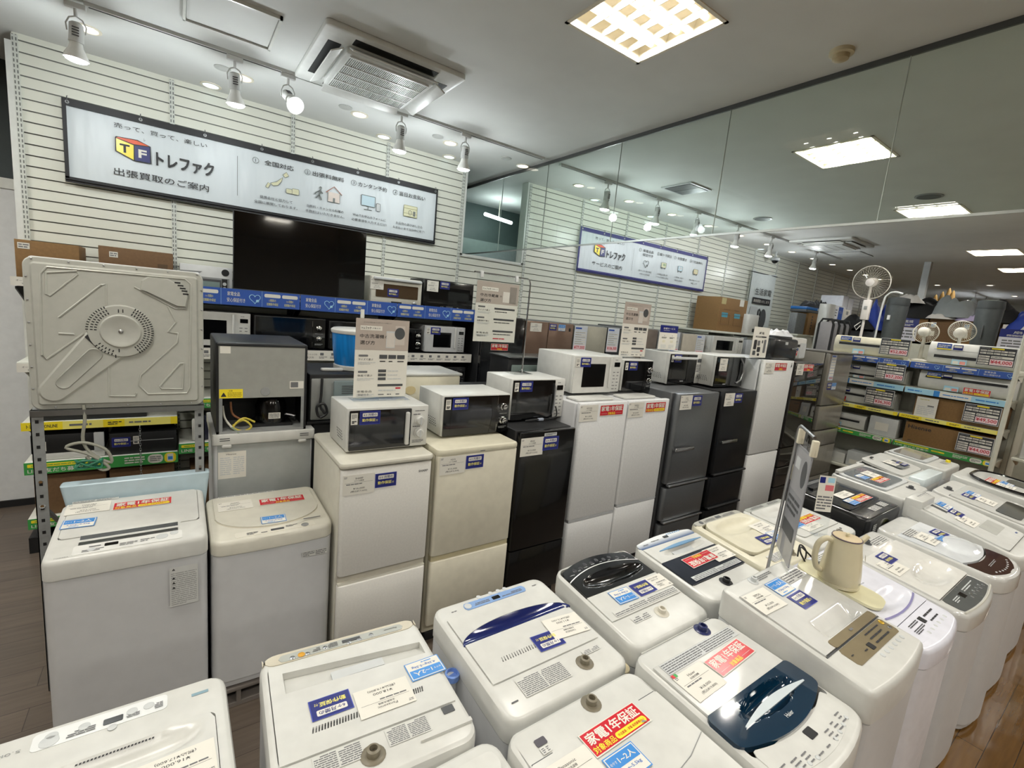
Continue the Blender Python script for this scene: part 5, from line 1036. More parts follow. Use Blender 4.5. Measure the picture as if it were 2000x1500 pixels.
t = thing('freezer', 'white framed appliance seen from its grey back, under the small black fridge', 'freezer', (.425, 3.30, 0))
part('cabinet', MB().rbox(-.262, -.275, .05, .262, .28, 1.2, WSTEEL, .012).box(-.24, -.26, 0, .24, .26, .05, MBLACK), t); part('back_sheet', MB().box(-.245, -.2775, .1, .25, -.275, 1.19, mat('a9adab', .4, metal=.1, name='plain_zinc')), t)
mb = MB().rbox(-.272, -.295, 1.185, .272, .28, 1.247, WHITE, .012, .006)
for s in (-1, 1): mb.rbox(s * .2 - .025, -.297, 1.165, s * .2 + .025, -.28, 1.19, WHITE, .01)
for s in (-.235, .185):
    for k in range(2): mb.box(s, -.2965, 1.21 + .012 * k, s + .05, -.294, 1.214 + .012 * k, DGREY)
part('top_lid', mb, t); Fq = vf(-.262, -.2778, 0)
part('instruction_sheet', MB(Fq).box(.02, .98, 0, .16, 1.14, .0006, PAPER).text('Hisense', .085, 1.125, .009, INK, .001, .05).greek(.03, 1.0, .085, 1.11, 9, LGREY, .001, 3).greek(.095, 1.0, .15, 1.11, 9, LGREY, .001, 4), t, None, None, False)
t = thing('mini_fridge', 'small black fridge showing its grey back and open compressor bay, on the white framed appliance', 'refrigerator', (.41, 3.28, 1.248))
mb = MB().box(-.235, -.26, .0, -.222, .26, .515, MBLACK).box(.222, -.26, 0, .235, .26, .515, MBLACK).rbox(-.235, -.265, .5, .235, .27, .522, mat('1a1d20', .35), .01).box(-.222, .0, .01, .222, .26, .5, MBLACK).box(-.222, -.1, .205, .222, 0, .5, MBLACK).box(-.235, -.26, 0, .235, .26, .012, GREY)
part('cabinet', mb, t); Fq = vf(-.235, -.2585, 0)
part('back_sheet', MB(Fq).box(.013, .205, -.004, .457, .503, .0, mat('9a9b95', .42, metal=.1, scale=25, name='dull_zinc')).box(.013, .012, -.004, .03, .205, 0, GALV).box(.44, .012, -.004, .457, .205, 0, GALV), t)
part('barcode_label', MB(Fq).box(.02, .46, .0, .07, .5, .0006, PAPER), t); part('barcode_label', MB(Fq).box(.375, .255, 0, .452, .3, .0006, PAPER).greek(.38, .26, .447, .296, 1, INK2, .001, 3, .9, .05), t)
part('warning_label', MB(Fq).box(.015, .206, 0, .13, .258, .0006, YEL).greek(.055, .212, .125, .24, 4, mat('a8921c', .5), .001, 4).add([(.022, .215, .001), (.05, .215, .001), (.036, .24, .001)], [(0, 1, 2)], INK).text('注意', .07, .248, .009, INK, .001), t, None, None, False)
part('drain_plug', MB(Fq).lathe([(.026, .0), (.024, .003), (.0005, .0032)], GREY, (.245, .24, 0), 20), t)
cmp_ = part('compressor', MB().lathe([(.085, .0), (.088, .03), (.088, .1), (.07, .15), (.03, .165), (.002, .167)], BLACK, (.06, -.12, .03), 26).box(-.05, -.2, .012, .17, -.04, .03, MBLACK).tube([(.14, -.13, .07), (.19, -.15, .06), (.2, -.12, .03)], .009, STEEL), t)
part('rating_label', MB(vf(.035, -.209, .062)).box(0, 0, 0, .065, .037, .001, PAPER).greek(.004, .004, .06, .033, 4, INK2, .002, 5), cmp_, None, None, False)
for c, pts in (('c9b84a', [(-.15, -.2, .03), (-.1, -.24, .07), (-.06, -.245, .03), (-.1, -.24, .005), (-.15, -.235, .03), (-.1, -.235, .08), (-.04, -.22, .05)]), ('cfccc0', [(-.2, -.2, .15), (-.19, -.22, .08), (-.15, -.24, .02)]), ('7b8a72', [(-.16, -.24, .03), (-.13, -.255, .005), (-.12, -.262, -.02)]), ('8a5a3a', [(-.16, -.19, .17), (-.15, -.2, .1), (-.1, -.2, .06)])): part('wire', MB().tube(pts, .006, mat(c, .45), 8, True), t, None, 'coloured wire')
# black cased oven carrying the blue spin dryer, standing on a black fridge
fridge('black fridge turned to the wall, under the black cased oven', .70, 1.22, 3.12, 1.25, [(.09, 1.245)], MBLACK, MBLACK, depth=.5)
t = thing('oven', 'black cased oven showing its silver back plate, under the blue spin dryer', 'oven', (.94, 3.34, 1.252))
part('casing', MB().rbox(-.265, -.24, .012, .265, .26, .325, MBLACK, .01).rbox(-.275, -.25, 0, .275, .26, .02, MBLACK, .004), t)
part('back_plate', MB().rbox(-.255, -.25, .03, .255, -.238, .3, mat('a8aba9', .35, metal=.6, name='silver_plate'), .012), t)
vp = part('vent_plate', MB().rbox(-.12, -.268, .06, .25, -.249, .285, mat('7d8a8c', .4, metal=.3, name='blue_grey_plate'), .03), t); mb = MB()
for i in range(3):
    for j in range(5): mb.box(-.07 + .1 * i, -.2695, .2 + .012 * j, .015 + .1 * i, -.2675, .205 + .012 * j, DGREY)
part('vent_slots', mb, vp, None, None, False)
part('power_cord', MB().tube([(-.19, -.255, .3), (-.195, -.265, .2), (-.2, -.27, .12), (-.17, -.275, .07), (-.21, -.275, .06), (-.22, -.272, .12), (-.18, -.28, .14), (-.16, -.275, .08), (-.2, -.28, .05)], .008, MBLACK, 8, True), t)
mb = MB()
t = thing('spin_dryer', 'blue hand spin dryer tub with white lid and rim, on the black cased oven', 'spin dryer', (1.045, 3.33, 1.577))
SB = bpy.data.materials.new('translucent_blue'); SB.use_nodes = True; b = SB.node_tree.nodes['Principled BSDF']; b.inputs['Base Color'].default_value = lin('1673bd'); b.inputs['Roughness'].default_value = .22
nz = SB.node_tree.nodes.new('ShaderNodeTexBrick'); nz.inputs['Scale'].default_value = 18; nz.inputs['Color1'].default_value = lin('1b7cc6'); nz.inputs['Color2'].default_value = lin('176fb4'); nz.inputs['Mortar'].default_value = lin('1a79c2'); tc = SB.node_tree.nodes.new('ShaderNodeTexCoord'); SB.node_tree.links.new(tc.outputs['Object'], nz.inputs[0]); SB.node_tree.links.new(nz.outputs[0], b.inputs['Base Color'])
part('tub', MB().lathe([(.15, .03), (.155, .04), (.17, .15), (.176, .255)], SB, n=40), t, None, 'blue translucent tub'); part('base_ring', MB().lathe([(.15, 0), (.16, .005), (.162, .03), (.15, .035)], WHITE, n=36), t); part('lid', MB().lathe([(.18, .25), (.184, .258), (.184, .272), (.17, .282), (.05, .288), (.0005, .288)], WHITE, n=40), t)
part('crank_rod', MB().cyl((.02, 0, .285), (.02, 0, .42), .014, .013, mat('dcdcd4', .35), 14).lathe([(.035, .286), (.03, .296)], mat('c9bd6a', .4), (.02, 0, 0), 16), t); part('foot_bar', MB().rbox(-.27, -.12, .0, -.13, -.08, .02, WHITE, .008), t)
fridge('black fridge turned to the wall, behind the cream fridge', 1.25, 1.80, 3.12, 1.26, [(.09, 1.255)], MBLACK, MBLACK, depth=.5)
t = thing('microwave_oven', 'cream microwave turned backwards with a rounded back, behind the chrome dial microwave', 'microwave oven', (1.53, 3.33, 1.262))
part('body', MB().rbox(-.25, -.2, .01, .25, .2, .30, CREAM, .03, .02), t); part('top_sheet', MB().rbox(-.26, -.205, .295, .26, .2, .312, WHITE, .012, .004), t); part('grip_hole', MB().rplate(-.2, .16, -.12, .22, 0, .002, mat('c9b98e', .5), .03), t, vf(0, -.2005, 0)); part('power_cord', MB().tube([(-.24, -.21, .24), (-.26, -.21, .18), (-.25, -.215, .1), (-.22, -.21, .05)], .006, MBLACK), t)
fridge('black fridge turned to the wall, behind the glossy black fridge', 1.84, 2.4, 3.12, 1.42, [(.09, 1.415)], MBLACK, mat('101113', .3), depth=.5)
solo('price_card', MB().box(-.06, -.04, 0, .06, .04, .001, GLOSSP), 'white card lying on the black fridge behind the microwaves', 'card', (1.98, 3.3, 1.421), .4)
t = thing('oven', 'dark oven with a ribbed grey green back, behind the stand of the hanging card', 'oven', (2.62, 3.43, 1.418))
fridge('black fridge turned to the wall, under the ribbed grey green oven', 2.42, 2.96, 3.2, 1.412, [(.09, 1.41)], MBLACK, MBLACK, depth=.45)
part('casing', MB().rbox(-.27, -.1, 0, .3, .2, .26, MBLACK, .01), t); part('back_plate', MB().rbox(-.24, -.12, .03, .26, -.098, .2, mat('6f7d78', .4, metal=.3), .03).rbox(-.17, -.135, .03, .2, -.118, .16, mat('6f7d78', .4, metal=.3), .03), t); part('top_sheet', MB().rbox(-.29, -.13, .255, .31, .2, .27, mat('2b2d2e', .25), .01), t)
# ------------------------------------------------------------------ wall shelving with blue and green label strips
BSH = mat('1b1c1e', .45, name='black_shelf'); WSH = mat('cfd0c6', .45, name='pale_shelf')
def heart(b, u, v, s, m, z):
    pts = [(16 * math.sin(a) ** 3, 13 * math.cos(a) - 5 * math.cos(2 * a) - 2 * math.cos(3 * a) - math.cos(4 * a)) for a in [2 * PI * i / 24 for i in range(24)]]
    b.tube([(u + x * s / 32, v + y * s / 32, z) for x, y in pts + pts[:1]], s * .03, m, 4)
    b.rplate(u + s * .1, v - s * .35, u + s * .38, v - s * .1, z - .0005, z + .0005, m, s * .08)
def strip_blue(b, w, h, order):
    b.box(0, 0, 0, w, h, .002, ROYAL); n = len(order); g = w / n
    for i, o in enumerate(order):
        x = g * i
        if o == 'T':
            b.text('家電全品', x + g * .3, h * .7, h * .25, PAPER, .0026, g * .3, .02).text('安心保証付き', x + g * .36, h * .32, h * .26, PAPER, .0026, g * .44, .01); heart(b, x + g * .82, h * .5, h * .62, SKYB, .003)
        else:
            for k in (0, 1):
                b.rplate(x + g * (.06 + .46 * k), h * .64, x + g * (.48 + .46 * k), h * .86, .002, .0027, PAPER, h * .08)
                b.text('1週間の' if not k else '1ヶ月間の', x + g * (.27 + .46 * k), h * .46, h * .16, PYEL, .0026, g * .18).text('初期動作保証', x + g * (.27 + .46 * k), h * .22, h * .17, PYEL, .0026, g * .3)
        if i: b.rect(x - .001, 0, x + .001, h, SKYB, .0028)
def strip_white(b, w, h, seed=1):
    b.box(0, 0, 0, w, h, .002, PAPER).text('オーブンレンジの', w * .1, h * .62, h * .2, INK, .0026, w * .14).text('選び方', w * .1, h * .3, h * .2, INK, .0026, w * .08)
    for i in range(7): b.rect(w * (.2 + .11 * i), h * .52, w * (.235 + .11 * i), h * .78, INK2, .0026); b.greek(w * (.19 + .11 * i), h * .2, w * (.27 + .11 * i), h * .42, 2, INK2, .0026, seed + i)
def strip_green(b, w, h, qr=True):
    b.box(0, 0, 0, w, h, .002, GREEN).text('LINE 友だち募集中', w * .2, h * .3, h * .36, PAPER, .0026, w * .36, .02)
    b.rplate(w * .02, h * .6, w * .38, h * .86, .002, .0027, YEL, .004).greek(w * .04, h * .66, w * .36, h * .8, 1, GREEN, .003, 2).rplate(w * .41, h * .4, w * .54, h * .66, .002, .0027, YEL, .004).greek(w * .42, h * .46, w * .53, h * .6, 1, GREEN, .003, 3)
    b.greek(w * .62, h * .2, w * .76, h * .85, 3, PAPER, .003, 4); b.rplate(w * .78, h * .1, w * .89, h * .9, .002, .0027, PAPER, h * .35).greek(w * .795, h * .25, w * .875, h * .75, 3, INK2, .003, 5)
    b.rplate(w * .9, h * .05, w * .985, h * .95, .002, .0024, YEL, h * .3).rplate(w * .92, h * .15, w * .965, h * .85, .0024, .003, PAPER, .004).rect(w * .926, h * .3, w * .96, h * .6, BLUE, .0034)
def strip_yellow(b, w, h):
    b.box(0, 0, 0, w, h, .002, PYEL).rect(0, 0, w * .24, h, YEL, .0024).text('トレファクONLINE', w * .12, h * .5, h * .5, INK, .003, w * .18, .03); b.greek(w * .28, h * .25, w * .42, h * .75, 1, INK2, .003, 2); b.rect(w * .49, 0, w * .63, h, YEL, .0024).greek(w * .52, h * .25, w * .61, h * .75, 2, INK, .003, 3).greek(w * .66, h * .3, w * .9, h * .7, 1, INK2, .003, 4).rect(w * .95, 0, w, h, YEL, .0024)
def wall_shelf(x0, x1, z, strip, sh, label, m=BSH, deck=True):
    t = thing('wall_shelf', label, 'shelf', ((x0 + x1) / 2, 4.78, z), 0, 'shelves along the slat wall'); w = x1 - x0
    part('deck', MB().rbox(-w / 2 + .004, -.225, -.03, w / 2 - .004, .235, 0, m, .004, .003), t)
    for s in (-1, 1): part('bracket', MB().prism([(-.0, 0), (.2, 0), (.43, .1), (.43, .115), (-.0, .12)], -.004, .004, m), t, frame((s * (w / 2 - .02), .24, -.15), (0, -1, 0), (0, 0, 1)))
    if strip:
        b = MB(frame((-w / 2 + .003, -.226, sh[0] - z), (1, 0, 0), (0, 0, 1))); strip(b, w - .006, sh[1] - sh[0])
        part('label_strip', b, t, None, None, False)
    return t
for i, (x0, x1, o) in enumerate(((-.9, 0, 'PTP'), (0, .9, 'PTP'), (.9, 1.8, 'TPT'), (1.8, 2.7, 'PTP'))):
    nm = ('behind the dryer', 'under the television and picture carton', 'under the television edge and white oven', 'under the black oven')[i]
    wall_shelf(x0, x1, 1.97, (lambda b, w, h, o=o: strip_blue(b, w, h, o)) if i else strip_white, (1.912, 2.045) if i else (1.94, 2.0), 'black top shelf with blue guarantee strip ' + nm if i else 'top shelf holding the cardboard boxes behind the dryer')
    if i: wall_shelf(x0, x1, 1.555, strip_white, (1.46, 1.552), 'black middle shelf with white strip, ' + ('left bay', 'centre bay', 'right bay by the silver microwave')[i - 1])
wall_shelf(-.9, 0, 1.42, strip_white, (1.35, 1.41), 'middle shelf behind the clothes dryer', WSH)
wall_shelf(-.9, 0, .985, strip_yellow, (.93, .99), 'pale shelf with a yellow strip seen through the dryer stand', WSH)
wall_shelf(-.9, 0, .695, strip_green, (.605, .695), 'pale shelf with a green strip seen through the dryer stand', WSH)
wall_shelf(-.9, 0, .27, strip_green, (.19, .268), 'lowest pale shelf with a green strip, behind the dryer stand', WSH)
wall_shelf(0, .9, 1.13, strip_green, (1.05, 1.13), 'pale shelf with green strip left of the small black fridge', WSH)
wall_shelf(0, .9, .755, strip_green, (.67, .755), 'lower pale shelf with green strip beside the grey backed freezer', WSH)
wall_shelf(.9, 1.8, 1.1, None, None, 'black lower shelf in the centre bay'); wall_shelf(1.8, 2.7, 1.1, None, None, 'black lower shelf in the right bay')
def carton(label, x0, x1, y0, y1, z0, z1, m=CARD, name='cardboard_box', rot=0, decor=None, cat='box', grp=None, tape=True):
    w, d, h = x1 - x0, y1 - y0, z1 - z0; t = thing(name, label, cat, ((x0 + x1) / 2, (y0 + y1) / 2, z0), rot, grp)
    part('carton', MB().rbox(-w / 2, -d / 2, 0, w / 2, d / 2, h, m, .004, .003).box(-w / 2 + .001, -.0015, h - .0005, w / 2 - .001, .0015, h + .0006, mat('5f4528', .8)), t)
    if decor:
        b = MB(frame((-w / 2, -d / 2 - .0005, 0), (1, 0, 0), (0, 0, 1))); decor(b, w, h); part('printing', b, t, None, None, False)
    return t
def dec_tag(b, w, h): b.rect(.015, h - .06, .075, h - .02, PAPER, .0005).greek(.02, h - .055, .07, h - .025, 2, INK2, .001)
def dec_tag2(b, w, h): b.rect(.06, h - .075, .11, h - .035, PAPER, .0005).greek(.065, h - .07, .105, h - .04, 2, INK2, .001).rect(w * .78, h * .3, w * .92, h * .7, mat('5a4630', .8), .0005)
carton('brown cardboard box on the top shelf above the dryer corner', -.887, -.56, 4.66, 4.98, 1.972, 2.25, CARD, decor=dec_tag)
carton('long darker cardboard box on the top shelf behind the dryer', -.455, -.012, 4.66, 4.98, 1.972, 2.272, CARD2, decor=dec_tag2)
def dec_toast(b, w, h):
    b.rect(0, 0, w, h * .28, MBLACK, .0005).rect(.0, h * .12, w * .94, h * .62, GREY, .0008).rect(.0, h * .2, w * .78, h * .56, DGREY, .0012).rect(0, h * .25, w * .75, h * .48, mat('7d8f8c', .3), .0016).rect(.0, h * .15, w * .76, h * .19, LGREY, .0016).rect(w * .79, h * .15, w * .9, h * .6, MBLACK, .0014)
    for v in (.27, .43): b.add([(w * .845 + .014 * math.cos(i * PI / 6), h * v + .014 * math.sin(i * PI / 6), .002) for i in range(12)], [tuple(range(12))], LGREY)
    b.add([(w * .86 + .028 * math.cos(i * PI / 10), h * .82 + .028 * math.sin(i * PI / 10), .002) for i in range(20)], [tuple(range(20))], MBLACK); b.add([(0, h * .78, .0012), (w * .42, h * .8, .0012), (w * .3, h * .66, .0012), (0, h * .62, .0012)], [(0, 1, 2, 3)], GREY)
carton('white carton printed with a picture of a toaster oven, beside the television', .03, .392, 4.68, 4.98, 1.972, 2.21, mat('d5d6d4', .5), 'picture_carton', decor=dec_toast)
# television
t = thing('television', 'large black flat television on the top shelf under the black framed banner', 'television', (.937, 4.62, 1.972))
part('cabinet', MB().rbox(-.545, -.012, .065, .545, .03, .705, MBLACK, .006, .004).rbox(-.35, .03, .1, .35, .06, .45, MBLACK, .01), t)
part('screen', MB().box(-.54, -.0135, .078, .54, -.0115, .70, mat('030304', .07, coat=.5, noise=0, name='dark_screen')), t); part('bezel', MB().box(-.545, -.0145, .064, .545, -.011, .078, DGREY), t)
for s in (-1, 1):
    part('leg', MB().tube([(s * .43, .01, .07), (s * .43, -.05, .006)], .009, MBLACK).tube([(s * .43, .01, .07), (s * .43, .09, .006)], .009, MBLACK), t)
part('power_cord', MB().tube([(.1 + .05 * i, .0 + .03 * math.sin(i * 2), .012 + .025 * abs(math.sin(i * 1.1))) for i in range(9)], .005, MBLACK, 6), t); part('power_cord', MB().tube([(-.1 + .05 * i, .04, .012 + .02 * abs(math.sin(i * .9))) for i in range(7)], .005, MBLACK, 6), t)
OVG = mat('4a3a2a', .1, coat=.5, name='amber_window')
t = thing('oven', 'white steam oven with a wide dark window on the top shelf', 'oven', (1.81, 4.78, 1.972)); F = vf(-.27, -.181, 0)
part('body', MB().rbox(-.27, -.15, .03, .27, .19, .32, IVORY, .02).rbox(-.265, -.175, 0, .265, .18, .03, WHITE, .01), t); dr = part('door', MB().rbox(-.265, -.18, .035, .265, -.145, .315, IVORY, .015), t)
part('window', MB(F).rplate(.05, .12, .49, .25, 0, .002, OVG, .008), dr); part('handle', MB(F).rbox(.02, .285, .0, .52, .31, .03, LGREY, .008), dr); part('display', MB(F).rect(.21, .065, .32, .085, MBLACK, .001), dr); part('dial', MB(F).lathe([(.024, 0), (.022, .012), (.018, .015)], STEEL, (.455, .08, 0), 20), dr)
lay('tag', dr, F, .06, .24, 0, ('BALMUDA', '26,000', '28,600', 'スチームオーブン', .13, .1), z=.003); lay('navy', dr, F, .225, .17, 0, ('6',), z=.003)
t = thing('oven', 'black oven with a mirror dark door on the top shelf end', 'oven', (2.39, 4.78, 1.972)); F = vf(-.30, -.181, 0)
part('body', MB().rbox(-.30, -.15, 0, .30, .19, .35, MBLACK, .012), t); dr = part('door', MB().rbox(-.295, -.18, .02, .295, -.145, .345, BLACK, .006), t); part('window', MB(F).rplate(.07, .15, .55, .28, 0, .002, GLS, .006), dr)
part('panel', MB(F).rplate(.02, .02, .57, .11, 0, .003, BLACK, .004).lathe([(.018, .003), (.016, .02)], CHROME, (.22, .065, 0), 16).lathe([(.018, .003), (.016, .02)], CHROME, (.4, .065, 0), 16).rect(.27, .045, .35, .085, DGREY, .0035), dr); lay('tag', dr, F, .1, .28, 0, ('HITACHI', '12,000', '13,200', 'オーブンレンジ', .13, .11), z=.003); lay('navy', dr, F, .24, .3, 0, ('6',), z=.003)
KS = 1.0
microwave('white microwave on the middle shelf left of the small black fridge', .03, .52, 4.6, 4.95, 1.557, 1.845, 'white', navy=False)
microwave('black microwave with two orange-lit dials on the middle shelf', .545, 1.13, 4.58, 4.95, 1.557, 1.84, 'blackdial', MBLACK, navy=False)
microwave('black microwave behind the blue spin dryer on the middle shelf', 1.16, 1.70, 4.58, 4.95, 1.557, 1.83, 'keypad', MBLACK, MBLACK, navy=False)
microwave('black oven behind the standing washing machine sign on the middle shelf', 1.72, 2.10, 4.6, 4.95, 1.557, 1.80, 'blackdial', MBLACK, navy=False)
microwave('silver framed microwave at the right end of the middle shelf', 2.125, 2.61, 4.58, 4.95, 1.557, 1.842, 'white', mat('c9cbcb', .3, metal=.2))
microwave('white microwave on the lower shelf of the centre bay', 1.35, 1.78, 4.6, 4.95, 1.102, 1.40, 'keypad', navy=False); microwave('black microwave on the lower right shelf', 2.15, 2.65, 4.58, 4.95, 1.102, 1.40, 'keypad', MBLACK, MBLACK); microwave('white oven on the lower right shelf beside a black microwave', 1.84, 2.12, 4.6, 4.95, 1.102, 1.38, 'white', navy=False)
t = thing('video_player', 'black flat video player with a navy sticker, seen through the dryer stand', 'video player', (-.22, 4.72, .697)); part('case', MB().rbox(-.21, -.14, 0, .21, .16, .17, MBLACK, .006), t); part('tray', MB().box(-.15, -.142, .1, .19, -.139, .106, GREY), t); lay('navy', t, vf(-.21, -.1405, 0), .07, .1, 0, ('6',), z=.001); lay('small', t, vf(-.21, -.1405, 0), .16, .11, 0, (5,), z=.001)
t = thing('stereo', 'white and black stereo unit, seen through the dryer stand at left', 'stereo', (-.66, 4.72, .697)); part('case', MB().rbox(-.2, -.14, 0, .2, .16, .05, WHITE, .006).rbox(-.2, -.14, .05, .2, .16, .19, MBLACK, .006), t); part('tag', MB().box(-.16, -.1425, .07, -.12, -.1405, .14, PAPER), t); part('end_cap', MB().rbox(.14, -.144, .04, .2, .1, .19, LGREY, .006), t)
carton('brown carton on the lowest shelf, left of the chain', -.86, -.46, 4.6, 4.98, .272, .575, CARD2); carton('brown carton on the lowest shelf, right of the chain', -.44, -.03, 4.6, 4.98, .272, .575, CARD2)
solo('box_lid', MB().rbox(-.3, -.15, 0, .3, .15, .1, MBLACK, .005).text('THE ROAD', -.15, 0, .02, PAPER, .101), 'black printed case on the shelf under the dryer', 'case', (-.5, 4.75, .987))
t = thing('chain', 'thin hanging chain in front of the shelves under the dryer', 'chain', (-.24, 4.5, .55)); mb = MB()
for i in range(20):
    a = (i % 2) * PI / 2; mb.F = T4((0, 0, .02 * i)) @ Matrix.Rotation(a, 4, 'Z'); mb.tube([(.006 * math.cos(k * PI / 4), 0, .014 * math.sin(k * PI / 4)) for k in range(9)], .002, STEEL, 5)
part('links', mb, t)
solo('remote_control', MB().rbox(-.025, -.012, 0, .025, .012, .19, WHITE, .01).rect(-.01, 0, .01, .01, GREY, 0), 'white remote control standing beside the navy box under the dryer', 'remote control', (.12, 4.62, .757)); carton('navy box on the lower shelf beside the small fridge', .17, .35, 4.62, 4.8, .757, .97, mat('23263a', .4), 'small_box')
carton('brown carton low beside the grey backed freezer', .08, .5, 4.6, 4.9, .122, .52, CARD2); room('trim_90', MB().box(-.9, 4.56, 0, 2.7, 5.0, .12, MBLACK), 'black plinth under the wall shelving', 'trim')
# ------------------------------------------------------------------ banners
BCL = bpy.data.materials.new('banner_cloth'); BCL.use_nodes = True; nt = BCL.node_tree; b = nt.nodes['Principled BSDF']; b.inputs['Base Color'].default_value = lin('d3dadc'); b.inputs['Roughness'].default_value = .4
wv = nt.nodes.new('ShaderNodeTexNoise'); wv.inputs['Scale'].default_value = 3.0; mp = nt.nodes.new('ShaderNodeMapping'); mp.inputs['Rotation'].default_value = (0, .7, 0); mp.inputs['Scale'].default_value = (2.5, 1, .6); tc = nt.nodes.new('ShaderNodeTexCoord'); bp = nt.nodes.new('ShaderNodeBump'); bp.inputs['Distance'].default_value = .03; bp.inputs['Strength'].default_value = .5
nt.links.new(tc.outputs['Object'], mp.inputs[0]); nt.links.new(mp.outputs[0], wv.inputs[0]); nt.links.new(wv.outputs[0], bp.inputs['Height']); nt.links.new(bp.outputs[0], b.inputs['Normal'])
LK = mat('1d1d20', .5, noise=0, name='black_ink')
def logo(b, x, y, s, z=.006):
    """cube mark with T and F beside the katakana name"""
    q = lambda pts, m, zz: b.add([(x + a * s, y + c * s, zz) for a, c in pts], [tuple(range(len(pts)))], m)
    q([(-.03, .13), (.0, .17), (.62, .2), (1.0, .06), (1.02, -.56), (.5, -.57), (-.04, -.34)], LK, z)
    q([(.0, .12), (.5, .02), (.96, .06), (.6, .17), (.06, .15)][::-1], mat('d9572f', .4), z + .001); q([(0, .1), (.5, -.02), (.49, -.54), (.0, -.33)][::-1], YEL, z + .001); q([(.53, -.02), (.98, .03), (.98, -.53), (.53, -.54)][::-1], mat('272c66', .4), z + .001)
    b.text('T', x + .24 * s, y - .2 * s, .27 * s, LK, z + .002, .26 * s, .06).text('F', x + .76 * s, y - .27 * s, .27 * s, PAPER, z + .002, .22 * s, .06).text('ﾚ', x + .83 * s, y + .25 * s, .1 * s, LK, z)
    b.text('トレファク', x + 2.1 * s, y - .33 * s, .5 * s, LK, z, 1.85 * s, .055)
def line(b, pts, r, m, z=.006, close=False): b.tube([(u, v, z) for u, v in (pts + pts[:1] if close else pts)], r, m, 5)
OUT = mat('6f7472', .5, noise=0); CRM = mat('d8d6b4', .5, noise=0); PB = mat('bcd3dc', .5, noise=0)
def pict(b, k, u, v):
    if k == 'japan':
        for P in ([(-.09, -.04), (-.07, .0), (-.05, -.01), (-.07, -.05)], [(-.05, .0), (.0, .02), (.03, .05), (.05, .07), (.04, .03), (.01, -.01), (-.03, -.02)], [(.05, .09), (.08, .12), (.1, .09), (.07, .07)]):
            b.add([(u + a, v + c, .005) for a, c in P][::-1], [tuple(range(len(P)))], CRM); line(b, [(u + a, v + c) for a, c in P], .0015, OUT, close=True)
        for a, c, w, h in ((.08, -.06, .05, .04), (.13, -.06, .06, .05)): b.rplate(u + a, v + c, u + a + w, v + c + h, .004, .005, CRM, .008); line(b, rrect(u + a, v + c, u + a + w, v + c + h, .008, 2), .0015, OUT, close=True)
    elif k == 'house':
        b.rect(u + .02, v - .06, u + .13, v + .03, mat('dfd2c8', .5), .005); line(b, [(u + .0, v + .02), (u + .075, v + .085), (u + .15, v + .02)], .004, mat('a3644e', .5)); line(b, [(u + .02, v + .02), (u + .02, v - .06), (u + .13, v - .06), (u + .13, v + .02)], .002, OUT); b.rect(u + .065, v - .06, u + .085, v - .02, OUT, .006)
        b.add([(u - .05 + .012 * math.cos(i * PI / 5), v + .05 + .012 * math.sin(i * PI / 5), .006) for i in range(10)], [tuple(range(10))], OUT); line(b, [(u - .05, v + .035), (u - .06, v - .01), (u - .04, v - .06)], .006, OUT); line(b, [(u - .06, v - .01), (u - .09, v - .05)], .006, OUT); line(b, [(u - .03, v + .0), (u - .055, v + .025), (u - .09, v + .0), (u - .1, v - .02)], .005, OUT)
    elif k == 'pc':
        b.rplate(u - .09, v - .03, u + .05, v + .07, .004, .005, PB, .004); line(b, rrect(u - .09, v - .03, u + .05, v + .07, .005, 2), .003, OUT, close=True); line(b, [(u - .02, v - .03), (u - .02, v - .06)], .004, OUT); line(b, [(u - .06, v - .065), (u + .02, v - .065)], .003, OUT); b.rplate(u + .065, v - .06, u + .105, v + .015, .004, .005, LGREY, .006); line(b, rrect(u + .065, v - .06, u + .105, v + .015, .006, 2), .002, OUT, close=True)
    elif k == 'cash':
        for d in (.02, 0): b.rplate(u - .07, v - .05 + d * 1.5, u + .08, v + .03 + d * 1.5, .004 + (.02 - d) * .04, .005 + (.02 - d) * .04, CRM, .003); line(b, rrect(u - .07, v - .05 + d * 1.5, u + .08, v + .03 + d * 1.5, .003, 1), .002, mat('9a9662', .5), close=True)
        line(b, [(u + .0 + .018 * math.cos(i * PI / 6), v - .01 + .024 * math.sin(i * PI / 6)) for i in range(12)], .002, OUT, .008, True); b.rect(u + .035, v - .04, u + .06, v + .01, OUT, .007)
    elif k == 'heart': heart(b, u, v, .12, OUT, .006)
    else:
        b.rplate(u - .06, v - .03, u + .06, v + .05, .004, .005, {'truck': CRM, 'tag': PB, 'van': mat('e0d3a8', .5)}[k], .01); line(b, rrect(u - .06, v - .03, u + .06, v + .05, .01, 2), .002, OUT, close=True)
        for s in (-.035, .035): b.lathe([(.014, .005), (.014, .007)], OUT, (u + s, v - .035, 0), 12)
        b.rect(u - .02, v + .0, u + .045, v + .035, {'truck': mat('9cb08a', .5), 'tag': LGREY, 'van': CRM}[k], .006)
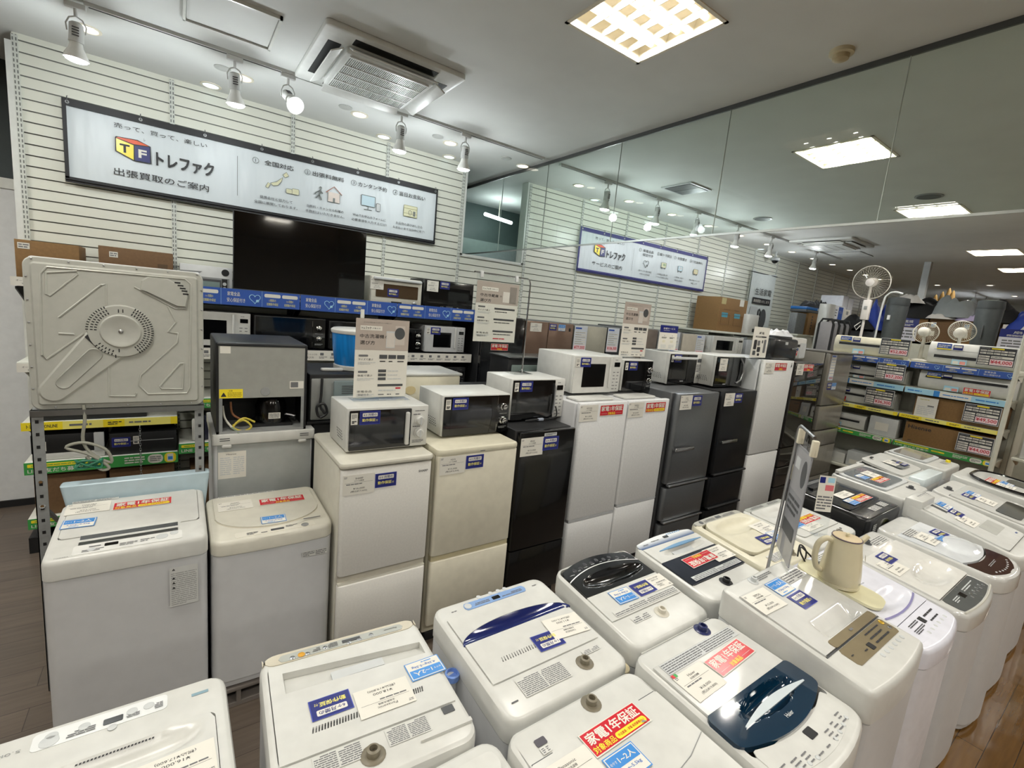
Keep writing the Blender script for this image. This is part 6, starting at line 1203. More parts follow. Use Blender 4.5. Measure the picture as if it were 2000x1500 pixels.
def banner(label, x0, z0, w, h, bm, head, items):
    t = thing('wall_banner', label, 'banner', (x0, YW - .03, z0)); e = .028; T = .05
    def fn(s, v): return (w * s, -.002 * math.sin(9 * s + 5 * v) - .002 * math.sin(23 * s - 7 * v), h * v)
    part('cloth', MB().grid(fn, 60, 12, BCL).box(0, .006, 0, w, .008, h, BCL), t); F = frame((0, -.006, 0), (1, 0, 0), (0, 0, 1))
    part('border', MB(F).box(-.0, -.0, 0, w, e + .012, .006, bm).box(0, h - T, 0, w, h, .006, bm).box(0, e, 0, e - .005, h - T, .006, bm).box(w - e + .012, e, 0, w, h - T, .006, bm).tube([(0, .02, .006), (w, .02, .006)], .008, bm, 8), t, None, 'dark hem around the cloth')
    for i in range(8):
        u = .03 + (w - .06) * i / 7; ey = part('eyelet', MB(F).lathe([(.012, .006), (.012, .009), (.006, .009), (.006, .006)], STEEL, (u, h - .025, 0), 14), t); part('hook', MB(F).tube([(u, h - .02, .009), (u, h + .012, .012), (u, h + .02, -.01)], .003, DGREY, 6), ey)
    b = MB(F); logo(b, .30, h * .62, .21); b.text(head, .59, h * .24, .055, LK, .006, .62, .01).text('売って、買って、楽しい', .59, h * .82, .036, LK, .006, .6)
    b.rect(1.108, h * .22, 1.112, h * .78, OUT, .006)
    for i, (ttl, k, l1, l2) in enumerate(items):
        u = 1.42 + .43 * i; line(b, arc((u - .17, h * .78), .024, 0, 2 * PI, 18), .002, OUT); b.text(str(i + 1), u - .17, h * .78, .026, LK, .006)
        tt = ttl.split('|')
        for j, q in enumerate(tt): b.text(q, u + .02, h * (.78 - .1 * j), .042, LK, .006, min(.29, .06 * len(q)), .012)
        pict(b, k, u, h * .5 - (.02 if len(tt) > 1 else 0)); b.text(l1, u, h * .27, .026, LK, .006, min(.34, .03 * len(l1))).text(l2, u, h * .19, .026, LK, .006, min(.36, .03 * len(l2)))
    part('printing', b, t, None, None, False)
banner('long white banner with black edging above the television', -.655, 2.72, 3.02, .585, mat('17171a', .5, name='black_hem'), '出張買取のご案内', (('全国対応', 'japan', '提携会社と協力して', '全国に展開しております。'), ('出張料無料', 'house', '出張料・キャンセル料等の', '手数料はいただきません。'), ('カンタン予約', 'pc', 'Webでお申込みフォームに', '必要事項を入力するだけ!'), ('当日お支払い', 'cash', 'お品物の選び出しから', 'お支払いまで当日中に完了!')))
banner('long white banner with navy edging beyond the glass barrier', 4.515, 2.70, 3.01, .59, mat('2b2a6e', .5, name='navy_hem'), 'サービスのご案内', (('家電全品|保証付き', 'heart', '最大1ヶ月の無料保証', 'が安心の1年保証'), ('軽トラ貸出', 'truck', '大型商品の購入時、', 'トラックを無料で貸出'), ('お取置き', 'tag', 'ご成約金・内金で', '商品をお取置き'), ('ご配送(有料)', 'van', '専属の配達スタッフが', 'お届けします')))
t = thing('hanging_banner', 'tall white cloth banner with black characters hanging at the far slat wall', 'banner', (9.0, YW - .05, 1.9))
part('cloth', MB().grid(lambda s, v: (.93 * s, -.01 * math.sin(7 * s + 3 * v), 1.33 * v - .05 * (1 - (2 * s - 1) ** 2) * v ** 6 + .05 * v ** 6), 20, 20, mat('d2d8d6', .5, name='white_cloth')), t); part('pole', MB().cyl((-.03, 0, 1.33), (.96, 0, 1.33), .01, .01, DGREY, 8), t)
b = MB(frame((0, -.016, 0), (1, 0, 0), (0, 0, 1))); b.text('生活家電', .5, .98, .13, LK, 0, .62, .01).rect(.14, .74, .82, .86, LK, 0).text('高価買取いたします', .48, .8, .06, PAPER, .001, .6, .01).rplate(.1, .2, .38, .68, 0, .002, LGREY, .04).add([(.62 + .13 * math.cos(i * PI / 12), .46 + .2 * math.sin(i * PI / 12), .001) for i in range(24)], [tuple(range(24))], DGREY).add([(.5, .1, .001), (.8, .14, .001), (.62, .26, .001)], [(0, 1, 2)], DGREY).tube([(.42, .45, 0), (.42, .6, 0), (.46, .65, 0), (.5, .6, 0), (.5, .45, 0)], .012, LK, 6)
part('printing', b, t, None, None, False)

# ------------------------------------------------------------------ tall fridges along the slat wall
def wallfridge(label, x0, x1, z1, m, split=None, badge=None, poster=None, side=None, y0=4.4):
    t = thing('refrigerator', label, 'refrigerator', ((x0 + x1) / 2, y0 + .3, 0)); h = (x1 - x0) / 2
    part('cabinet', MB().rbox(-h, -.25, .05, h, .28, z1, side or DGREY, .01), t); cs = [-h, h] if split is None else [-h, split - (x0 + x1) / 2, h]; d = None
    for a, c in zip(cs, cs[1:]): d = part('door', MB().rbox(a + .004, -.3, .75, c - .004, -.245, z1 - .006, m, .008), t)
    part('drawer', MB().rbox(-h + .004, -.3, .1, h - .004, -.245, .73, m, .008), t)
    F = vf(-h, -.3005, 0)
    if poster:
        b = MB(F).box(poster[0], z1 - .33, 0, poster[0] + .22, z1 - .01, .002, mat('cfd4dc', .4))
        for i in range(6): b.rect(poster[0] + .015, z1 - .1 - .028 * i, poster[0] + .205, z1 - .085 - .028 * i, PAPER, .003).greek(poster[0] + .02, z1 - .098 - .028 * i, poster[0] + .2, z1 - .088 - .028 * i, 1, INK2, .0035, i)
        b.rect(poster[0] + .015, z1 - .05, poster[0] + .12, z1 - .03, ROYAL, .003).rect(poster[0] + .01, z1 - .325, poster[0] + .21, z1 - .25, mat('ecd9dc', .4), .003).text('¥' + poster[1], poster[0] + .11, z1 - .283, .045, REDINK, .0036, .18, .03); part('price_poster', b, t, None, None, False)
    if badge: badge(t, F, z1)
    return t
BRN = mat('6f5a4c', .25, metal=.4, name='bronze_door')
def bd(t, F, z): lay('tag', t, F, .14, z - .075, 0, ('SHARP', '45,000', '49,500', '冷蔵庫', .17, .1), z=.002); lay('navy', t, F, .40, z - .06, 0, ('6',), z=.002); lay('blue', t, F, .54, z - .06, 0, ('3~4人', '400L'), z=.002); part('badge', MB(F).rect(.66, z - .1, .69, z - .06, MBLACK, .002), t, None, None, False)
def bk(t, F, z):
    b = MB(F).box(.1, 1.72, 0, .36, 1.83, .002, mat('ecd9dc', .4)).text('¥89,500', .23, 1.775, .05, REDINK, .003, .22, .03); part('price_poster', b, t, None, None, False); lay('red', t, F, .24, 1.66, 0, (1,), z=.002)
wallfridge('tall black fridge against the slat wall, behind the hanging card', 2.72, 3.29, 2.0, mat('101114', .15, coat=.4), badge=bk, side=MBLACK)
wallfridge('bronze brown double door fridge against the slat wall', 3.31, 4.05, 1.985, BRN, 3.646, bd); wallfridge('champagne coloured fridge against the slat wall with a price poster', 4.075, 4.65, 1.975, mat('a5a294', .25, metal=.4, name='champagne_door'), None, None, (-.01, '77,000'))
wallfridge('dark grey fridge with pink priced poster, right of the champagne fridge', 4.67, 5.02, 1.98, mat('3b3c3f', .2, metal=.3), None, None, (-.01, '106,300')); wallfridge('taupe double door fridge behind the sign on the white fridges', 5.04, 5.70, 2.0, mat('82776e', .2, metal=.4), 5.29)
wallfridge('silver grey fridge behind the small blue headed sign', 5.72, 6.28, 1.99, mat('9a9b9b', .25, metal=.5), None, None, (.28, '92,000')); wallfridge('beige fridge against the slat wall, left of a price poster', 6.3, 6.9, 1.975, mat('b6ae9f', .3), None, None, (.36, '68,000'))
wallfridge('white fridge under the large white microwave by the slat wall', 6.93, 7.95, 1.69, WSTEEL); KS = 1.0
microwave('large white microwave on the white fridge by the far slat wall', 6.95, 7.86, 4.3, 4.7, 1.692, 1.975, 'white', navy=False)
t = thing('appliance', 'grey translucent countertop appliance beside the large white microwave', 'appliance', (8.25, 4.5, 1.55)); part('case', MB().rbox(-.26, -.2, .1, .26, .2, .40, mat('aeb2b6', .3), .03), t); part('base', MB().rbox(-.28, -.22, 0, .28, .22, .1, LGREY, .02), t); part('dial', MB().lathe([(.04, 0), (.035, .02)], DGREY, (0, 0, 0), 16), t, vf(.1, -.2, .2))
wallfridge('low white fridge carrying the grey appliance', 7.97, 8.55, 1.545, WSTEEL)
t = thing('wall_shelf', 'white wall shelf carrying the cardboard box and white purifier', 'shelf', (7.78, 4.75, 2.055), 0); part('deck', MB().rbox(-.84, -.4, -.03, .84, .26, 0, WSH, .005), t)
for s in (-1, 0, 1): part('bracket', MB().box(s * .75 - .01, -.3, -.07, s * .75 + .01, .26, -.03, WSH), t)
def dec_bx(b, w, h):
    for i, u in enumerate((.1, .56)): b.rect(w * u, h * .42, w * (u + .22), h * .56, mat('4c93a8', .5), .001); line(b, rrect(w * u, h * .2, w * (u + .3), h * .5, .01, 1), .003, mat('6e5030', .6), .001, True)
    b.greek(w * .15, h * .62, w * .4, h * .68, 1, mat('6e5030', .6), .001, 2).greek(w * .55, h * .62, w * .85, h * .68, 1, mat('6e5030', .6), .001, 3).rect(w * .7, h * .8, w * .86, h, PAPER, .001).rect(w * .04, h * .8, w * .2, h * .98, mat('b5a877', .6), .001)
carton('large brown cardboard box with blue panels on the far wall shelf', 7.25, 8.08, 4.46, 4.9, 2.057, 2.61, CARD, decor=dec_bx)
t = thing('air_purifier', 'white air purifier with a dark label beside the large cardboard box', 'air purifier', (7.98 + .22, 4.42, 2.057)); part('body', MB().rbox(-.18, -.06, 0, .18, .1, .33, WHITE, .05, .01), t); part('label', MB().rbox(-.02, -.063, .03, .12, -.058, .09, MBLACK, .004), t)
# ------------------------------------------------------------------ air conditioner shelving at the right, facing the fridges
GX = 7.3
def xf(x, y, z): return frame((x, y, z), (0, -1, 0), (0, 0, 1))
def strip_sky(b, w, h):
    b.box(0, 0, 0, w, h, .002, SKYB).rect(w * .3, 0, w * .36, h, BLUE, .0024).rect(w * .36, h * .05, w * .66, h * .95, PAPER, .0024).greek(w * .39, h * .35, w * .64, h * .65, 1, BLUE, .003, 2).greek(w * .03, h * .3, w * .27, h * .7, 1, BLUE, .003, 3).greek(w * .7, h * .3, w * .95, h * .7, 1, BLUE, .003, 5)
lv = ((1.925, .075, 'blue', lambda b, w, h: strip_blue(b, w, h, 'TPT')), (1.615, .068, 'pale blue', strip_sky), (1.28, .045, 'yellow', strip_yellow), (.935, .06, 'green', strip_green), (.45, 0, 'no', None))
GO = mat('c9c8ba', .45, name='gondola_ivory')
for bi, (ya, yb, bn) in enumerate(((.955, 1.875, 'right bay of the air conditioner shelving'), (1.885, 2.80, 'left bay by the silver fridge'))):
    for z, sh, cn, fn in lv:
        t = thing('shelf', 'ivory shelf with %s label strip, %s' % (cn, bn), 'shelf', (GX + .2, (ya + yb) / 2, z)); w = yb - ya
        part('deck', MB().rbox(-.195, -w / 2, -.035, .2, w / 2, 0, GO, .004, .003), t)
        if fn:
            b = MB(xf(-.2, w / 2 - .003, -sh + .0)); fn(b, w - .006, sh); part('label_strip', b, t, None, None, False)
        for s in (-1, 1): part('bracket', MB().prism([(-.18, -.035), (.2, -.035), (.2, -.11), (.15, -.11)], s * (w / 2 - .012) - .003, s * (w / 2 - .012) + .003, GO), t, frame((0, 0, 0), (1, 0, 0), (0, 0, 1)))
for y, l in ((.94, 'ivory end upright of the air conditioner shelving'), (1.88, 'ivory middle upright of the air conditioner shelving'), (2.81, 'ivory upright of the air conditioner shelving beside the silver fridge')):
    solo('shelf_upright', MB().box(0, -.02, 0, .05, .02, 1.98 if y > 1 else 2.02, GO).box(-.42, -.015, 0, 0, .015, .07, GO), l, 'shelf upright', (GX + .42, y, 0))
solo('back_board', MB().box(0, .96, .07, .012, 2.79, 1.86, mat('a5a59b', .5)), 'grey back board of the air conditioner shelving', 'shelf board', (GX + .405, 0, 0))
def aircon(label, yc, z, w, h, m, dark=.35, tilt=0, red=None, blue=True, big=True):
    t = thing('wall_air_conditioner', label, 'air conditioner', (GX + .17, yc, z)); a = w / 2; F = xf(0, a, 0)
    prof = [(.11, 0), (-.05, 0), (-.085, h * .1), (-.105, h * .35), (-.10, h * .8), (-.07, h * .97), (-.04, h), (.11, h)]
    part('body', MB().loft([[(x, s * a, v) for x, v in prof] for s in (-1, -.985, .985, 1)], m), t); Fs = xf(-.1055, a, 0)
    part('air_outlet', MB(xf(-.106, a, 0)).rect(.06, h * dark, w - .06, h * (dark + .13), MBLACK, .002).rect(.06, h * (dark - .02), w - .06, h * dark, LGREY, .0025), t)
    part('front_line', MB(Fs).rect(.05, h * .66, w - .05, h * .675, GREY, .002), t)
    if blue: part('feature_label', MB(Fs).box(.07, h * .68, 0, .2, h * .95, .0025, ROYAL).rect(.07, h * .68, .2, h * .73, YEL, .003).greek(.08, h * .76, .19, h * .9, 2, PAPER, .003, 3), t); part('navy_label', MB(Fs).box(.215, h * .7, 0, .3, h * .92, .0025, NAVY).rect(.222, h * .8, .293, h * .89, PAPER, .003), t)
    if red is not None: lay('red', t, Fs, red, h * .2, 0, (0,), z=.003)
    if big: part('function_label', MB(Fs).box(w * .3, h * .06, 0, w * .3 + .13, h * .32, .0025, SKYB).rect(w * .3 + .01, h * .08, w * .3 + .06, h * .22, PAPER, .003).rect(w * .3 + .07, h * .08, w * .3 + .12, h * .22, mat('e0968c', .4), .003), t)
    return t
aircon('cream wall air conditioner on the top shelf next to the silver fridge', 2.37, 1.927, .78, .24, CREAM, .5)
aircon('white wall air conditioner on the top shelf at the right', 1.37, 1.927, .76, .26, WHITE, .3, blue=True)
aircon('white wall air conditioner half hidden by a card on the second shelf', 2.30, 1.617, .80, .18, WHITE, .25)
aircon('long white wall air conditioner with red warranty sticker on the second shelf', 1.37, 1.617, .82, .22, WHITE, .62, red=.53)
aircon('white wall air conditioner with a red sticker on the third shelf', 2.36, 1.282, .8, .21, WHITE, .5, red=.16, big=False)
aircon('white wall air conditioner on the fourth shelf beside a grey unit', 2.5, .937, .56, .2, WHITE, .5, blue=False)
t = thing('control_unit', 'pale grey square unit on the fourth shelf', 'control unit', (GX + .12, 2.02, .937)); part('case', MB().rbox(-.08, -.15, 0, .08, .15, .24, LGREY, .01), t); part('paper', MB(xf(-.081, .08, .07)).box(0, 0, 0, .14, .1, .001, PAPER), t)
carton('brown air conditioner carton on the third shelf behind a white sheet', GX + .05, GX + .38, .98, 1.76, 1.282, 1.53, CARD, 'air_conditioner_carton')
solo('leaflet', MB(xf(0, .1, 0)).box(0, 0, 0, .2, .235, .002, PAPER).greek(.02, .02, .18, .13, 5, LGREY, .0026, 2).greek(.03, .2, .17, .215, 1, mat('b9b060', .5), .0026, 3).rect(.11, .13, .17, .145, INK2, .0026), 'white leaflet leaning on the third shelf', 'leaflet', (GX + .02, 1.64, 1.282))
c = carton('brown air conditioner carton on the fourth shelf with black lettering', GX + .05, GX + .38, 1.0, 1.80, .937, 1.19, CARD, 'air_conditioner_carton')
part('printing', MB(xf(-.1655, .4, 0)).text('Hisense', .14, .2, .045, INK, .001, .22, .02).rect(.05, .03, .09, .036, INK, .001), c, None, None, False)
for k, y in enumerate((2.55, 2.15)):
    t = thing('air_conditioner_carton' if k else 'white_box', ('white box with blue print on the lowest shelf', 'pale grey unit on the lowest shelf')[k], 'box', (GX + .2, y, .452)); part('case', MB().rbox(-.15, -.19, 0, .15, .19, .14 + .06 * k, (WHITE, LGREY)[k], .008), t); part('label', MB(xf(-.1505, .15, .03)).box(0, 0, 0, .12, .06, .001, (ROYAL, PAPER)[k]), t)
def pricecard(label, y, z, p):
    t = thing('price_card', label, 'price card', (GX - .005, y, z)); F = xf(0, .15, .045)
    b = MB(F).box(0, 0, 0, .30, .205, .002, LGREY).rect(.005, .005, .295, .2, mat('2c2d33', .4), .0025).rplate(.1, .182, .2, .196, .0025, .0031, YEL, .004).greek(.015, .184, .09, .194, 1, GREY, .003, 2)
    for j in range(2):
        for i in range(5): b.rect(.015 + .055 * i, .155 - .028 * j, .065 + .055 * i, .172 - .028 * j, PAPER, .003).greek(.018 + .055 * i, .158 - .028 * j, .062 + .055 * i, .168 - .028 * j, 1, INK2, .0036, i + j)
    for j in range(4): b.rect(.012, .012 + .026 * j, .1, .03 + .026 * j, PAPER, .003).greek(.016, .016 + .026 * j, .096, .026 + .026 * j, 1, INK2, .0036, j + 9)
    b.rect(.108, .012, .288, .075, mat('f0d9dc', .4), .003).text('¥' + p, .198, .044, .042, REDINK, .0036, .165, .03); b.rect(.11, .085, .285, .11, PAPER, .003).greek(.115, .09, .28, .105, 1, INK2, .0036, 31)
    part('card', b, t, None, None, False); part('holder', MB(F).box(.0, -.045, -.02, .3, -.043, .006, _acr).box(0, -.045, -.004, .3, .0, -.002, _acr).box(-.004, -.004, -.002, .304, .209, -.0005, _acr), t)
for y, z, p, l in ((2.065, 1.927, '52,800', 'price card before the cream air conditioner on the top shelf, reading 52,800 yen'), (1.155, 1.927, '44,000', 'price card at the right end of the top shelf, reading 44,000 yen'), (2.055, 1.617, '57,200', 'price card on the second shelf with the pale blue strip, reading 57,200 yen'), (2.11, 1.282, '36,300', 'price card on the third shelf before an air conditioner, reading 36,300 yen'), (1.155, 1.282, '49,500', 'price card before the brown carton on the third shelf, reading 49,500 yen'), (1.15, .937, '44,000', 'price card before the lettered carton on the fourth shelf, reading 44,000 yen')):
    pricecard(l, y, z, p)
# back counter behind the shelving with fans and tower fans
part_ct = thing('display_counter', 'white counter behind the air conditioner shelving carrying fans', 'counter', (8.0, 1.85, 0)); part('body', MB().box(-.26, -.93, 0, .27, .95, 1.9, GO), part_ct); part('top', MB().rbox(-.27, -.94, 1.9, .28, .96, 1.93, GO, .004), part_ct)
TWR = mat('3c4143', .45, scale=30, noise=.1, name='dark_grey_bag')
for y, l, arch in ((2.33, 'dark grey cylindrical bag with a light arched edge, beside the standing fan', 1), (1.42, 'dark grey cylindrical bag standing right of the two small fans', 0)):
    t = thing('tower_bag', l, 'bag', (8.0, y, 1.93)); part('body', MB().lathe([(.1, 0), (.105, .05), (.125, .74), (.12, .79), (.0005, .8)], TWR, n=24), t); part('top_flap', MB().lathe([(.127, .7), (.128, .71), (.122, .795), (.05, .81), (.0005, .81)], mat('33383a', .5), n=24), t)
    part('label', MB().box(-.135, .02, .5, -.118, .05, .56, LGREY) if arch else MB().box(-.13, .0, .35, -.114, .01, .5, DGREY), t)
    if arch: part('arched_frame', MB().tube([(-.1, .15, 0), (-.1, .14, .7), (-.1, .1, .84), (-.1, .03, .87), (-.1, -.06, .85)], .012, LGREY, 8, True), t)
FAN = mat('d9d6cb', .35, name='fan_ivory'); CLR = glassy('clear_guard', (.93, .93, .9), 1.4)
def fan(label, x, y, z, r, hub, pole, tilt, m=FAN, big=False):
    t = thing('electric_fan', label, 'electric fan', (x, y, z))
    part('base', MB().lathe([(r * .7, 0), (r * .7, .015), (r * .3, .03)], m, n=24), t); part('pole', MB().cyl((0, 0, .02), (0, 0, hub - .05), .018 if big else .022, .016, m, 14), t)
    if big: part('control_column', MB().rbox(-.035, -.05, hub * .48, .035, .05, hub * .76, m, .02), t); part('display', MB().rbox(-.04, -.02, hub * .62, -.034, .02, hub * .67, GREY, .002), t); part('power_cord', MB().tube([(.02, .04, hub * .45), (-.03, .09, hub * .38), (-.03, .06, hub * .33), (-.02, .02, hub * .4)], .006, m), t)
    M = T4((0, 0, hub)) @ Matrix.Rotation(tilt, 4, 'Y') @ Matrix.Rotation(-PI / 2, 4, 'Y')
    part('motor', MB().lathe([(.02, -.11), (.055, -.09), (.06, -.02), (.03, .0)] if not big else [(.03, -.09), (.06, -.08), (.065, -.01), (.03, .0)], m, n=20), t, M)
    g = MB()
    g.tube([(r * math.cos(2 * PI * i / 36), r * math.sin(2 * PI * i / 36), .02) for i in range(37)], .006, m, 6)
    for k in range(36):
        a = 2 * PI * k / 36; g.tube([(r * math.cos(a), r * math.sin(a), .02), (r * .75 * math.cos(a + .1), r * .75 * math.sin(a + .1), .055), (r * .2 * math.cos(a + .3), r * .2 * math.sin(a + .3), .07)], .0012, m, 4); g.tube([(r * math.cos(a), r * math.sin(a), .02), (r * .7 * math.cos(a - .1), r * .7 * math.sin(a - .1), -.02), (r * .22 * math.cos(a - .3), r * .22 * math.sin(a - .3), -.03)], .0012, m, 4)
    part('guard', g, t, M)
    bl = MB()
    for k in range(5):
        a = 2 * PI * k / 5
        bl.grid(lambda s, v: ((.05 + (r * .85 - .05) * s) * math.cos(a + (v - .5) * (.5 + .6 * s) ), (.05 + (r * .85 - .05) * s) * math.sin(a + (v - .5) * (.5 + .6 * s)), .02 + .03 * (v - .5)), 6, 6, CLR)
    part('blades', bl, t, M); part('hub_cap', MB().lathe([(r * .24, .05), (r * .23, .075), (.01, .085)], m, n=20), t, M)
    part('clear_cover', MB().lathe([(r * 1.02, -.03), (r * 1.03, .02), (r * .8, .075), (r * .3, .09)], CLR, n=36, caps=False), t, M)
    return t
fan('tall white living room fan with clear round guard, towering over the shelves', 7.93, 2.66, 1.93, .225, 1.0, 0, -.12, mat('dcd7d3', .35), True)
fan('small ivory fan seen from behind, left of the pair on the shelf top', 7.60, 1.875, 1.929, .125, .36, 0, PI + .1); fan('small ivory fan with its head tilted up, right of the pair', 7.62, 1.55, 1.929, .125, .40, 0, PI - .3)

# ------------------------------------------------------------------ stock and clothes beyond
def rack(label, x0, x1, y0, y1, z, m=GO):
    t = thing('stock_shelf', label, 'shelf', ((x0 + x1) / 2, (y0 + y1) / 2, 0)); a, c = (x1 - x0) / 2, (y1 - y0) / 2
    for zz in (.1, .8, 1.5, z): part('deck', MB().box(-a, -c, zz - .03, a, c, zz, m), t)
    for sx in (-1, 1):
        for sy in (-1, 1): part('post', MB().box(sx * a - .02, sy * c - .02, 0, sx * a + .02, sy * c + .02, z, m), t)
    part('back', MB().box(-a, -c, .1, a, -c + .01, z, m).box(-a, -c, .1, -a + .01, c, z, m), t)
rack('ivory stock shelf under the brown boxes and clothes', 8.95, 9.75, .6, 2.75, 2.18)
def dec_navy(b, w, h): b.rect(0, h * .6, w * .75, h, NAVY, .0005).text('扇風機', w * .38, h * .85, h * .13, PAPER, .001, w * .4).greek(w * .1, h * .64, w * .6, h * .74, 2, PAPER, .001, 2).rect(0, 0, w * .75, h * .58, mat('d3d2dc', .5), .0005).greek(w * .05, h * .1, w * .7, h * .5, 3, INK2, .001, 4)
for i, (ya, yb, z1, m, l, dn) in enumerate(((2.22, 2.62, 2.52, CARD, 'brown carton with navy fan print, behind the grey bag', True), (1.86, 2.2, 2.54, CARD2, 'plain brown carton stacked between the two printed ones', False), (1.5, 1.84, 2.53, CARD, 'brown carton with small pale labels, behind the tilted fan', None), (.75, 1.45, 2.45, mat('d9dade', .5), 'white carton with navy band, right of the second grey bag', True))):
    t = thing('carton', l, 'box', (9.2, (ya + yb) / 2, 2.182)); a = (yb - ya) / 2; part('case', MB().rbox(-.2, -a, 0, .2, a, z1 - 2.182, m, .004), t); b = MB(xf(-.2005, a, 0))
    if dn: dec_navy(b, 2 * a, z1 - 2.182)
    else: b.rect(.02, .22, .08, .3, PAPER, .0005).rect(.02, .1, .08, .17, PAPER, .0005).greek(.025, .23, .075, .29, 3, BLUE, .001, 3)
    part('printing', b, t, None, None, False)
def heap(label, name, cat, x, y, z, a, b_, h, m, seed, n=22, m2=None):
    q = random.Random(seed); L = [(q.uniform(-.65, .65), q.uniform(-.65, .65), q.uniform(.25, .5), q.uniform(.35, 1)) for _ in range(n // 2)]; ph = [q.uniform(0, 6.3) for _ in range(5)]
    def fn(s, v):
        th = 2 * PI * s; r = v; k = 1 + .1 * math.sin(3 * th + ph[0]) + .06 * math.sin(5 * th + ph[1]); x, y_ = r * k * math.cos(th), r * k * math.sin(th)
        g = max(w_ * math.exp(-((x - lx) ** 2 + (y_ - ly) ** 2) / lr ** 2) for lx, ly, lr, w_ in L); zz = h * (.35 * (1 - v ** 6) + .75 * g * (1 - v ** 8)) + .014 * math.sin(13 * x + ph[2]) * math.sin(11 * y_ + ph[3]) * (1 - v ** 8)
        return (a * x, b_ * y_, max(.0, zz))
    return solo(name, MB().grid(fn, 44, 18, m), label, cat, (x, y, z))
BCM = mat('0b0b0e', .8, scale=25, noise=.2, bump=.4, name='black_fabric'); WCM = mat('d6d3d0', .75, scale=25, bump=.4, name='white_fabric'); LCM = mat('b9aed2', .75, scale=25, bump=.4, name='lilac_fabric'); PLC = mat('8f9598', .15, coat=.7, bump=.5, scale=12, name='clear_plastic_bag'); BLC = mat('1f3a96', .7, bump=.4, scale=25, name='blue_fabric')
heap('heap of black clothes on the cartons left of the clear bag', 'clothes', 'clothes', 9.25, 2.35, 2.52, .25, .42, .34, BCM, 1); heap('heap of black clothes behind the right grey bag', 'clothes', 'clothes', 9.3, 1.6, 2.53, .25, .35, .30, BCM, 2)
heap('clear plastic garment bag lying over black clothes', 'garment_bag', 'garment bag', 9.15, 1.98, 2.56, .22, .3, .3, PLC, 3); heap('folded white cloth draped on the top of the clothes heap', 'cloth', 'cloth', 9.05, 2.52, 2.74, .15, .2, .12, WCM, 4)
heap('lilac cloth trimmed with white hanging over a carton edge', 'cloth', 'cloth', 9.08, 1.72, 2.52, .16, .24, .13, LCM, 5); heap('cream cloth lying in front of the black clothes', 'cloth', 'cloth', 9.05, 2.08, 2.53, .12, .2, .08, WCM, 6)
heap('blue and white striped clothes at the right edge', 'clothes', 'clothes', 9.2, 1.22, 2.45, .2, .2, .32, BLC, 7); heap('white clothes beside the blue ones at the right edge', 'clothes', 'clothes', 9.1, 1.05, 2.45, .16, .22, .16, WCM, 8); heap('dark clothes at the far right frame edge', 'clothes', 'clothes', 9.3, .82, 2.45, .2, .2, .2, mat('2c2740', .75, bump=.4, scale=25), 9)
rack('tall grey rack of clothes behind the cartons', 10.2, 10.9, 1.2, 3.2, 2.45, DGREY)
heap('mustard yellow bag on the top of the rear rack', 'bag', 'bag', 10.4, 2.43, 2.452, .24, .2, .62, mat('7a5c22', .7, bump=.4, scale=20, name='mustard_fabric'), 10); heap('pale clothes spread along the rear rack', 'clothes', 'clothes', 10.4, 1.9, 2.452, .25, .45, .42, WCM, 11)
rack('grey rack holding the blue jacket', 8.96, 9.6, 2.82, 3.25, 2.3, DGREY)
heap('bright blue jacket piled beside the standing fan', 'jacket', 'jacket', 9.2, 2.95, 2.302, .25, .2, .46, BLC, 12); heap('black coats hanging under the blue jacket', 'coat', 'coat', 9.05, 3.1, 2.302, .22, .3, .22, BCM, 13)
# row of chairs with black tubular frames
for k in range(4):
    y = 2.98 + .0 * k; x = 8.0 + .21 * k
    t = thing('folding_chair', 'grey chair back with black tubular frame, in the row behind the shelves', 'chair', (x, 3.15, 1.69), 0, 'chair backs in a row'); part('frame', MB().tube([(0, -.1, 0), (0, -.1, .62), (0, -.06, .7), (0, .06, .7), (0, .1, .62), (0, .1, 0)], .016, MBLACK), t); part('back_rest', MB().rbox(-.012, -.085, .2, .012, .085, .66, mat('8d8a8c', .6, name='grey_fabric'), .03), t)
solo('stock_platform', MB().box(-.5, -.3, 0, .6, .2, 1.69, GO), 'ivory platform under the chairs and cartons', 'platform', (8.3, 3.2, 0))
wbase = thing('display_counter', 'ivory counter along the far slat wall carrying boxes', 'counter', (9.3, 4.2, 0)); part('body', MB().box(-.6, -.35, 0, 1.6, .5, 2.1, GO), wbase); part('top', MB().rbox(-.62, -.37, 2.1, 1.62, .52, 2.13, GO, .004), wbase)
solo('control_cabinet', MB().rbox(-.17, -.06, 0, .17, .06, .36, mat('6d7072', .5, scale=40, noise=.1), .01), 'dark grey panel standing beside the white banner', 'panel', (8.85, 3.95, 2.13))
def dec_v(b, w, h): b.greek(w * .35, h * .1, w * .45, h * .9, 6, INK, .001, 3, .6, .1)
carton('brown carton with vertical black print under the blue case', 9.12, 9.52, 3.9, 4.2, 2.132, 2.52, CARD, decor=dec_v); carton('plain brown carton right of the printed one', 9.53, 9.98, 3.92, 4.2, 2.132, 2.5, CARD2)
t = thing('tool_case', 'flat blue case lying on the brown cartons', 'case', (9.45, 4.05, 2.522)); part('lid', MB().rbox(-.42, -.14, .05, .36, .14, .1, mat('1c66ae', .4), .01), t); part('tray', MB().rbox(-.42, -.14, 0, .36, .14, .05, DGREY, .01), t); part('tag', MB().box(.0, -.1415, .055, .12, -.1395, .09, LGREY), t)
heap('black cloth bags piled on the blue case', 'bag', 'bag', 9.45, 4.05, 2.622, .28, .13, .12, BCM, 14); heap('round black bag beside the blue case', 'bag', 'bag', 9.80, 4.05, 2.56, .15, .14, .26, BCM, 15)
